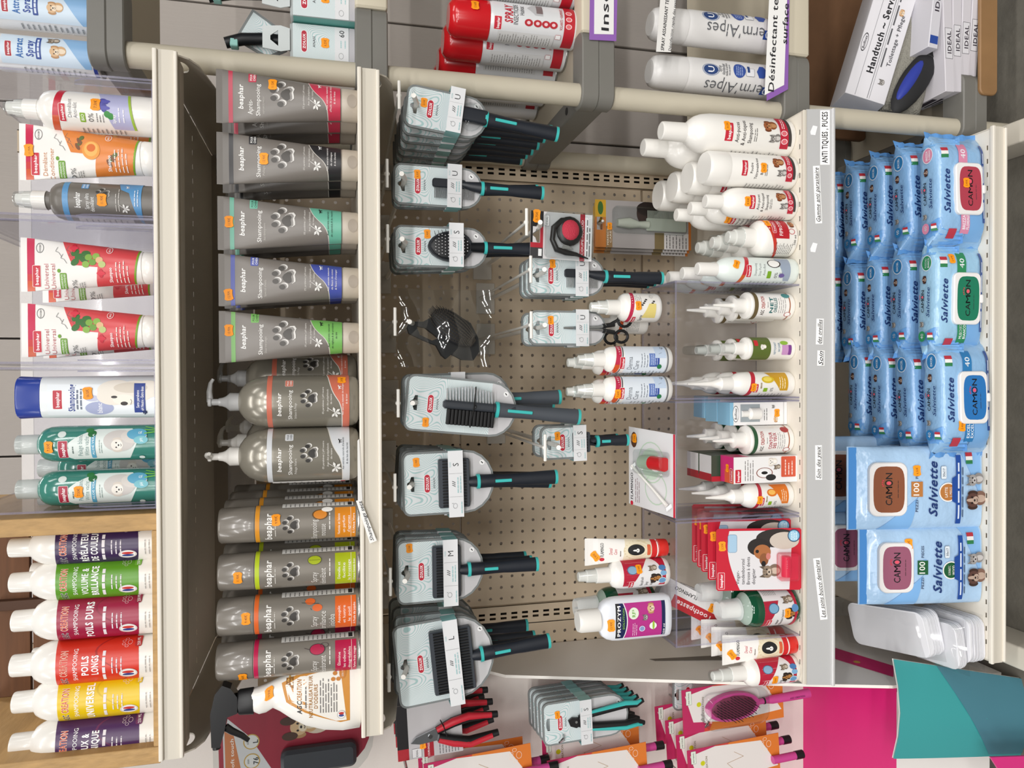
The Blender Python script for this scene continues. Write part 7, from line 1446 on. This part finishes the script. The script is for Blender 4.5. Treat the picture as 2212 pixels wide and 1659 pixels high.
t = thing('flat_carton', 'white carton leaning behind the glove on top of the stack', 'box', (at(2030, 90, -.37).x, -.375, Z+.0925), (0, .12, 0), group='stack of flat white cartons'); mb = MB(); mb.rbox(-40, 150, -42, 50, 0, 22, M('d2d0d6', .5), r=1.2, c=.6, axis='x', seg=1); mb.build('carton', t); L = Lab(Flat(-42), off=.2); L.text('IDEAL', 60, 11, 10, '3a343e', w=56, b=.02); L.rect(-32, -16, 2, 20, '2a4a9a'); L.build(t, 'carton_print')
mb = MB(1); mb.rbox(PX+.06, 1.25, -.432, -.424, RZ[4]-.03, RZ[4]+.012, M('8f6c46', .6, noise=.2, nscale=20), r=.012, c=.002, axis='y', seg=6); o = mb.build('wood_panel'); tag(o, 'brown wooden board along the front of the lowest rack level', 'panel')
mb = MB(1); mb.rbox(.6, 1.2, -.1, -.085, RZ[4]+.001, RZ[4]+.3, M('6a4a30', .7, noise=.2, nscale=20), r=.01, c=.002, axis='y', seg=4); o = mb.build('wood_panel'); tag(o, 'dark wooden board standing behind the towel on the rack', 'panel')

# ------------------------------------------------------------------ things hanging on the cardboard display
CHROME = M('b4b4b4', .15, 1.0, name='chrome')
def wirehook(label, px, Y0, Y1):
    a, b = at(*px, Y0), at(px[0]+16, px[1]+12, Y1); t = thing('wire_hook', label, 'hook', (a.x, -.102, a.z), group='chrome wire hooks on the display')
    mb = MB(1)
    for s_ in (-.011, .011): mb.rod([(s_, .0, 0), (s_, -.006, 0), (s_, -.03, -.002), (s_*.3, Y1-Y0*0+.102, -.006), (0, Y1+.09, .008)], .0018, CHROME, 6)
    mb.build('wire', t)
for lb, px, Y1 in (('chrome wire hook carrying the red nail clippers', (852, 1556), -.30), ('chrome wire hook carrying the teal nail clippers', (1162, 1516), -.27), ('chrome wire hook carrying the pink brush', (1446, 1490), -.27), ('chrome wire hook carrying the lower orange packs', (1444, 1634), -.25), ('chrome wire hook carrying the pink scissors pack', (1162, 1652), -.25)): wirehook(lb, px, -.102, Y1)
# red nail clippers
def clipper(label, px, Y, rot, grp):
    w_, h_ = size_of(*px, Y); c = at(px[0], (px[2]+px[3])/2, Y); t = thing('nail_clipper_pack', label, 'clippers', (c.x, Y, c.z), rot, group=grp); x = w_/2; hc = h_*.63
    mb = MB(); mb.plate([(-x*1.0, -hc), (x*1.2, -hc), (x*1.2, 0), (-x, 0)], [], -1, 0, M('bdbabc', .4)); mb.build('card', t); L = Lab(Flat(-1), off=.15); L.rect(-x*.55, x*1.2, -hc*.17, 0, M('1a181a', .4)); L.rect(-x, -x*.55, -hc*.17, 0, M('a8222e', .4)); L.rect(-x*.99, -x*.4, -hc*.55, -hc*.4, M('a01e2c', .4)); L.text('COUPE-ONGLES', -x*.7, -hc*.47, 3.6, 'f2e2e4', w=x*.52, b=.01); L.lines(-x*.95, -x*.45, -hc*.95, -hc*.62, 7, '6a666a', 3); L.rr(-x*.95, -x*.6, -hc*.36, -hc*.22, 'dcdadc', .6, '2a2a2e', .5); L.text('IDEAL', -x*.78, -hc*.29, 3.5, '2a2a2e', w=x*.28); L.build(t, 'card_print')
    mb = MB(); mb.plate([(-x*.28, -hc*.2), (-x*.08, -hc*.28), (x*.2, -hc*.62), (-x*.3, -hc*.64), (-x*.36, -hc*.34)], [], -10, -6, STEEL); mb.rod([(-x*.1, -10, -hc*.5), (-x*.1, -12, -hc*.5)], 4, CHROME, 12); mb.build('blades', t)
    for sg, q in ((1, .12), (-1, -.22)):
        X = lambda a: (q*0+a)*x
        pts = [(X(.12*sg-.05), -9, -hc*.6), (X(.3*sg), -9, -hc*.85), (X(.42*sg), -9, -hc*1.1), (X(.34*sg), -9, -h_*.98)] if sg > 0 else [(X(-.2), -9, -hc*.62), (X(-.42), -9, -hc*.85), (X(-.56), -9, -hc*1.1), (X(-.4), -9, -h_*.98)]
        mb = MB(); mb.rod(pts, [7, 9, 9, 6], M('141416', .5), 12); o = mb.build('handle', t); mb = MB(); mb.rod([(a+sg*3, b-4, cc) for a, b, cc in pts[:3]]+[(pts[3][0]+sg*2, pts[3][1]-4, pts[3][2]+12)], [5, 7, 7, 5], M('c42636', .45), 12); mb.build('red_grip', o)
    mb = MB(); mb.rod([(-x*.5, -11, -hc*.78), (x*.3, -19, -hc*.7), (x*.5, -11, -hc*.66)], 1.1, M('101012', .5), 6); mb.build('cable_tie', t); return t
grp = 'red and black nail clippers'; t = clipper('red and black nail clipper card hanging in front', (857, 1078, 1538, 1645), -.28, (0, -.05, 0), grp); price(t, Flat(-1), -22, -46, '9.10', w=15, h=12, off=.6); l = t.location
for i in range(3): dup(t, (l.x+.004*(i+1), l.y+.045*(i+1), l.z), 'red and black nail clipper card hanging %s from the front' % ORD[i+1], skip=('price_sticker',))
w_, h_ = size_of(1170, 1355, 1508, 1600, -.26); c = at(1178, 1552, -.26); grp = 'teal handled nail clippers'
t = pack('teal handled nail clipper pack hanging in front on the display', grp, w_, h_, 'clip', 'S', (c.x-.012, -.26, c.z-.004), (0, -.04, 0), 0, cat='clippers', name='nail_clipper_pack', prc='6.20', px=(.2, -20), bandz=-74, top=10); l = t.location
for i in range(4): dup(t, (l.x-.003*(i+1), l.y+.026*(i+1), l.z), 'teal handled nail clipper pack hanging %s from the front' % ORD[i+1], skip=('price_sticker',))
# pink brush card
def pinkcard(label, px, Y, rot, grp, brush):
    w_, h_ = size_of(*px, Y); c = at(px[0], (px[2]+px[3])/2, Y); t = thing('pink_brush_pack', label, 'brush', (c.x, Y, c.z), rot, group=grp); x = w_/2; h = h_*(.9 if brush else .92)
    mb = MB(); mb.plate([(-x, -h), (x, -h), (x, 0), (-x, 0)], [], -.8, 0, M('c8443a', .4)); mb.build('card', t); L = Lab(Flat(-.8), off=.12)
    L.poly([(-x, -h), (x, -h), (x, -h*.45), (-x, -h*.25)], M('d8782e', .4)); L.poly([(-x, -h*.2), (x, -h*.3), (x, 0), (-x, 0)], M('b82a5c', .4)); L.poly([(-x*.75, -h*.5), (-x*.6, -h*.98), (x*.8, -h*.8), (x*.96, -h*.3), (x*.7, -h*.03), (-x*.5, -h*.1)], M('e2dcd8', .4)); L.rr(x*.3, x*.9, -h*.09, -h*.04, 'dfe6da', 1, '3a5a3a', .5); L.text('MATERIEL', x*.6, -h*.065, 3, '2a4a2a', w=x*.5); L.text('AGC CREATION', 0, -h*.2, 4.5, '6a5a30', w=x*1.1, b=.01); L.ell(x*.25, -h*.16, 5, 5, 'c8c81e'); L.pawline(x*.55, -h*.86, x*.4, 'f4e0d0', .16); L.path([(-x*.4, -h*.5), (0, -h*.42), (x*.2, -h*.6), (x*.5, -h*.5)], .6, 'b08a5a'); L.build(t, 'card_print')
    if brush:
        PKP = M('c8468e', .35, coat=.2); mb = MB(); o2 = [(x*.62*math.cos(2*math.pi*i/24), -h*.47+h*.26*math.sin(2*math.pi*i/24)) for i in range(24)]; mb.plate(o2, [], -14, -3, PKP); b = mb.build('brush_head', t); mb = MB(); mb.ball((0, -14, -h*.47), x*.52, 5, h*.22, M('7a2a4a', .5), 20, 7); mb.build('cushion', b); mb = MB()
        for i in range(13):
            for j in range(9):
                X, Zz = (j-4)*x*.12, -h*.47+(i-6)*h*.034
                if (X/(x*.5))**2+((Zz+h*.47)/(h*.21))**2 < 1: mb.rod([(X, -17, Zz), (X-2, -30, Zz-3)], [.9, .7], M('2a1a20', .4), 5)
        mb.build('pins', b, kind='stuff'); mb = MB(); mb.rod([(0, -9, -h*.72), (0, -9, -h*.8), (0, -9, -h*.86), (0, -9, -h_*1.12)], [5.5, 6, 8.5, 9.5], PKP, 14); hd = mb.build('handle', t); mb = MB(); mb.rod([(0, -9, -h*.775), (0, -9, -h*.79)], 6.6, M('1a1214', .4), 14); mb.build('handle_ring', hd); L = Lab(Surf([(-h_*1.12, 9.5, 9.5, 2, 0), (-h*.86, 8.6, 8.6, 2, 0)]), off=9.0-8.6); L.mb = MB(); L.text('AGC CREATION', 0, -h_*.99, 3.4, '5a1a4a', rot=-math.pi/2, b=.01); o = L.build(hd, 'handle_print'); o.location = (0, -.009, 0)
        mb = MB(); mb.rbox(-x*.8, x*.8, -34, -.9, -h*.8, -h*.16, CLR, r=24, c=10, axis='y', seg=6); mb.build('blister', t)
    else:
        mb = MB(); mb.rod([(-x*.2, -8, -h*.9), (-x*.2, -8, -h_*1.06)], 8, M('c8468e', .35), 12); hd = mb.build('handle', t); mb = MB(); mb.rod([(-x*.2, -8, -h_*1.06), (-x*.2, -8, -h_*1.14)], 8.6, M('161214', .4), 12); mb.build('handle_end', hd)
    return t
t = pinkcard('orange and pink card with round pink brush in a blister', (1474, 1714, 1492, 1588), -.24, (0, -.05, 0), 'pink brush cards', True)
t = pinkcard('front orange and pink brush card at the lower picture edge', (1486, 1700, 1622, 1710), -.26, (0, -.06, 0), 'narrow orange and pink cards', False); l = t.location
for i in range(3): dup(t, (l.x+.016*(i+1), l.y+.034*(i+1), l.z+.008*(i+1)), 'orange and pink brush card hanging %s in the lower stack' % ORD[i+1])
t2 = dup(t, (at(1176, 1640, -.2).x, -.20, at(1172, 1640, -.2).z), 'orange and pink card hanging under the teal clippers', rot=(0, -.04, 0)); dup(t, (at(1180, 1690, -.24).x, -.24, at(1184, 1690, -.24).z), 'orange and pink card hanging lower left under the teal clippers', rot=(0, -.06, 0))
dup(t, (at(905, 1676, -.2).x, -.20, at(905, 1676, -.2).z), 'orange and pink card peeking out under the red clippers', rot=(0, -.05, 0)); dup(t, (at(915, 1698, -.24).x, -.24, at(918, 1698, -.24).z), 'orange and pink card below, nearest the picture edge under the red clippers', rot=(0, -.07, 0))
t3 = pack('grey tray pack half hidden behind the round pink brush', 'teal handled nail clippers', 70, 120, None, 'S', (at(1462, 1500, -.16).x, -.16, at(1462, 1500, -.16).z), (0, 0, 0), 0, cat='comb', name='comb_pack', band=False, top=10)
# large red blister pack at the upper left
def soft():
    Y = -.22; w_, h_ = size_of(472, 800, 1540, 1690, Y); c = at(472, 1615, Y); t = thing('brush_blister', 'large red blister pack with collie picture behind the trigger spray', 'brush', (c.x, Y, c.z), (0, -.02, 0)); x = w_/2; h = h_
    o = outline(w_, h, 0, 10); mb = MB(); mb.plate(o, [], -1, 0, M('9c1c34', .4)); mb.build('card', t); L = Lab(Flat(-1), off=.12); L.poly([(-x*.98, -h*.36), (x*.2, -h*.2), (x*.92, -h*.03), (-x*.9, -h*.03)], M('d8d4d6', .4)); L.poly([(-x*.98, -h*.15), (x*.5, -h*.09), (x*.62, -h*.04), (-x*.9, -h*.04)], M('cc7a48', .4)); L.text('soft touch', -x*.25, -h*.085, 6, 'f4ece6', w=x*.9)
    for X, tt, sm in ((x*.05, 'L', 'size'), (-x*.5, '76', 'mm')): L.ell(X, -h*.21, x*.22, x*.22, 'c8a04a'); L.ell(X, -h*.21, x*.19, x*.19, 'e2dedc'); L.text(tt, X, -h*.235, 9, '26262a', b=.02); L.text(sm, X, -h*.185, 4, '3a3a3e')
    L.ell(x*.35, -h*.64, x*.3, 26, 'dcc8b4'); L.animal(x*.3, -h*.52, x*.4, 'puppy'); L.ell(x*.5, -h*.45, x*.12, 14, '4a2a1a'); L.ell(x*.06, -h*.46, x*.12, 14, '4a2a1a'); L.build(t, 'card_print')
    mb = MB(); mb.rbox(-x*.9, -x*.2, -26, -2, -h*.9, -h*.4, M('3c3c42', .4), r=12, c=6, axis='y'); mb.build('brush_head', t); mb = MB(); mb.plate(outline(w_+10, h+10, 5, 12), [], -30, -28.8, CLR); mb.build('blister', t)
soft()
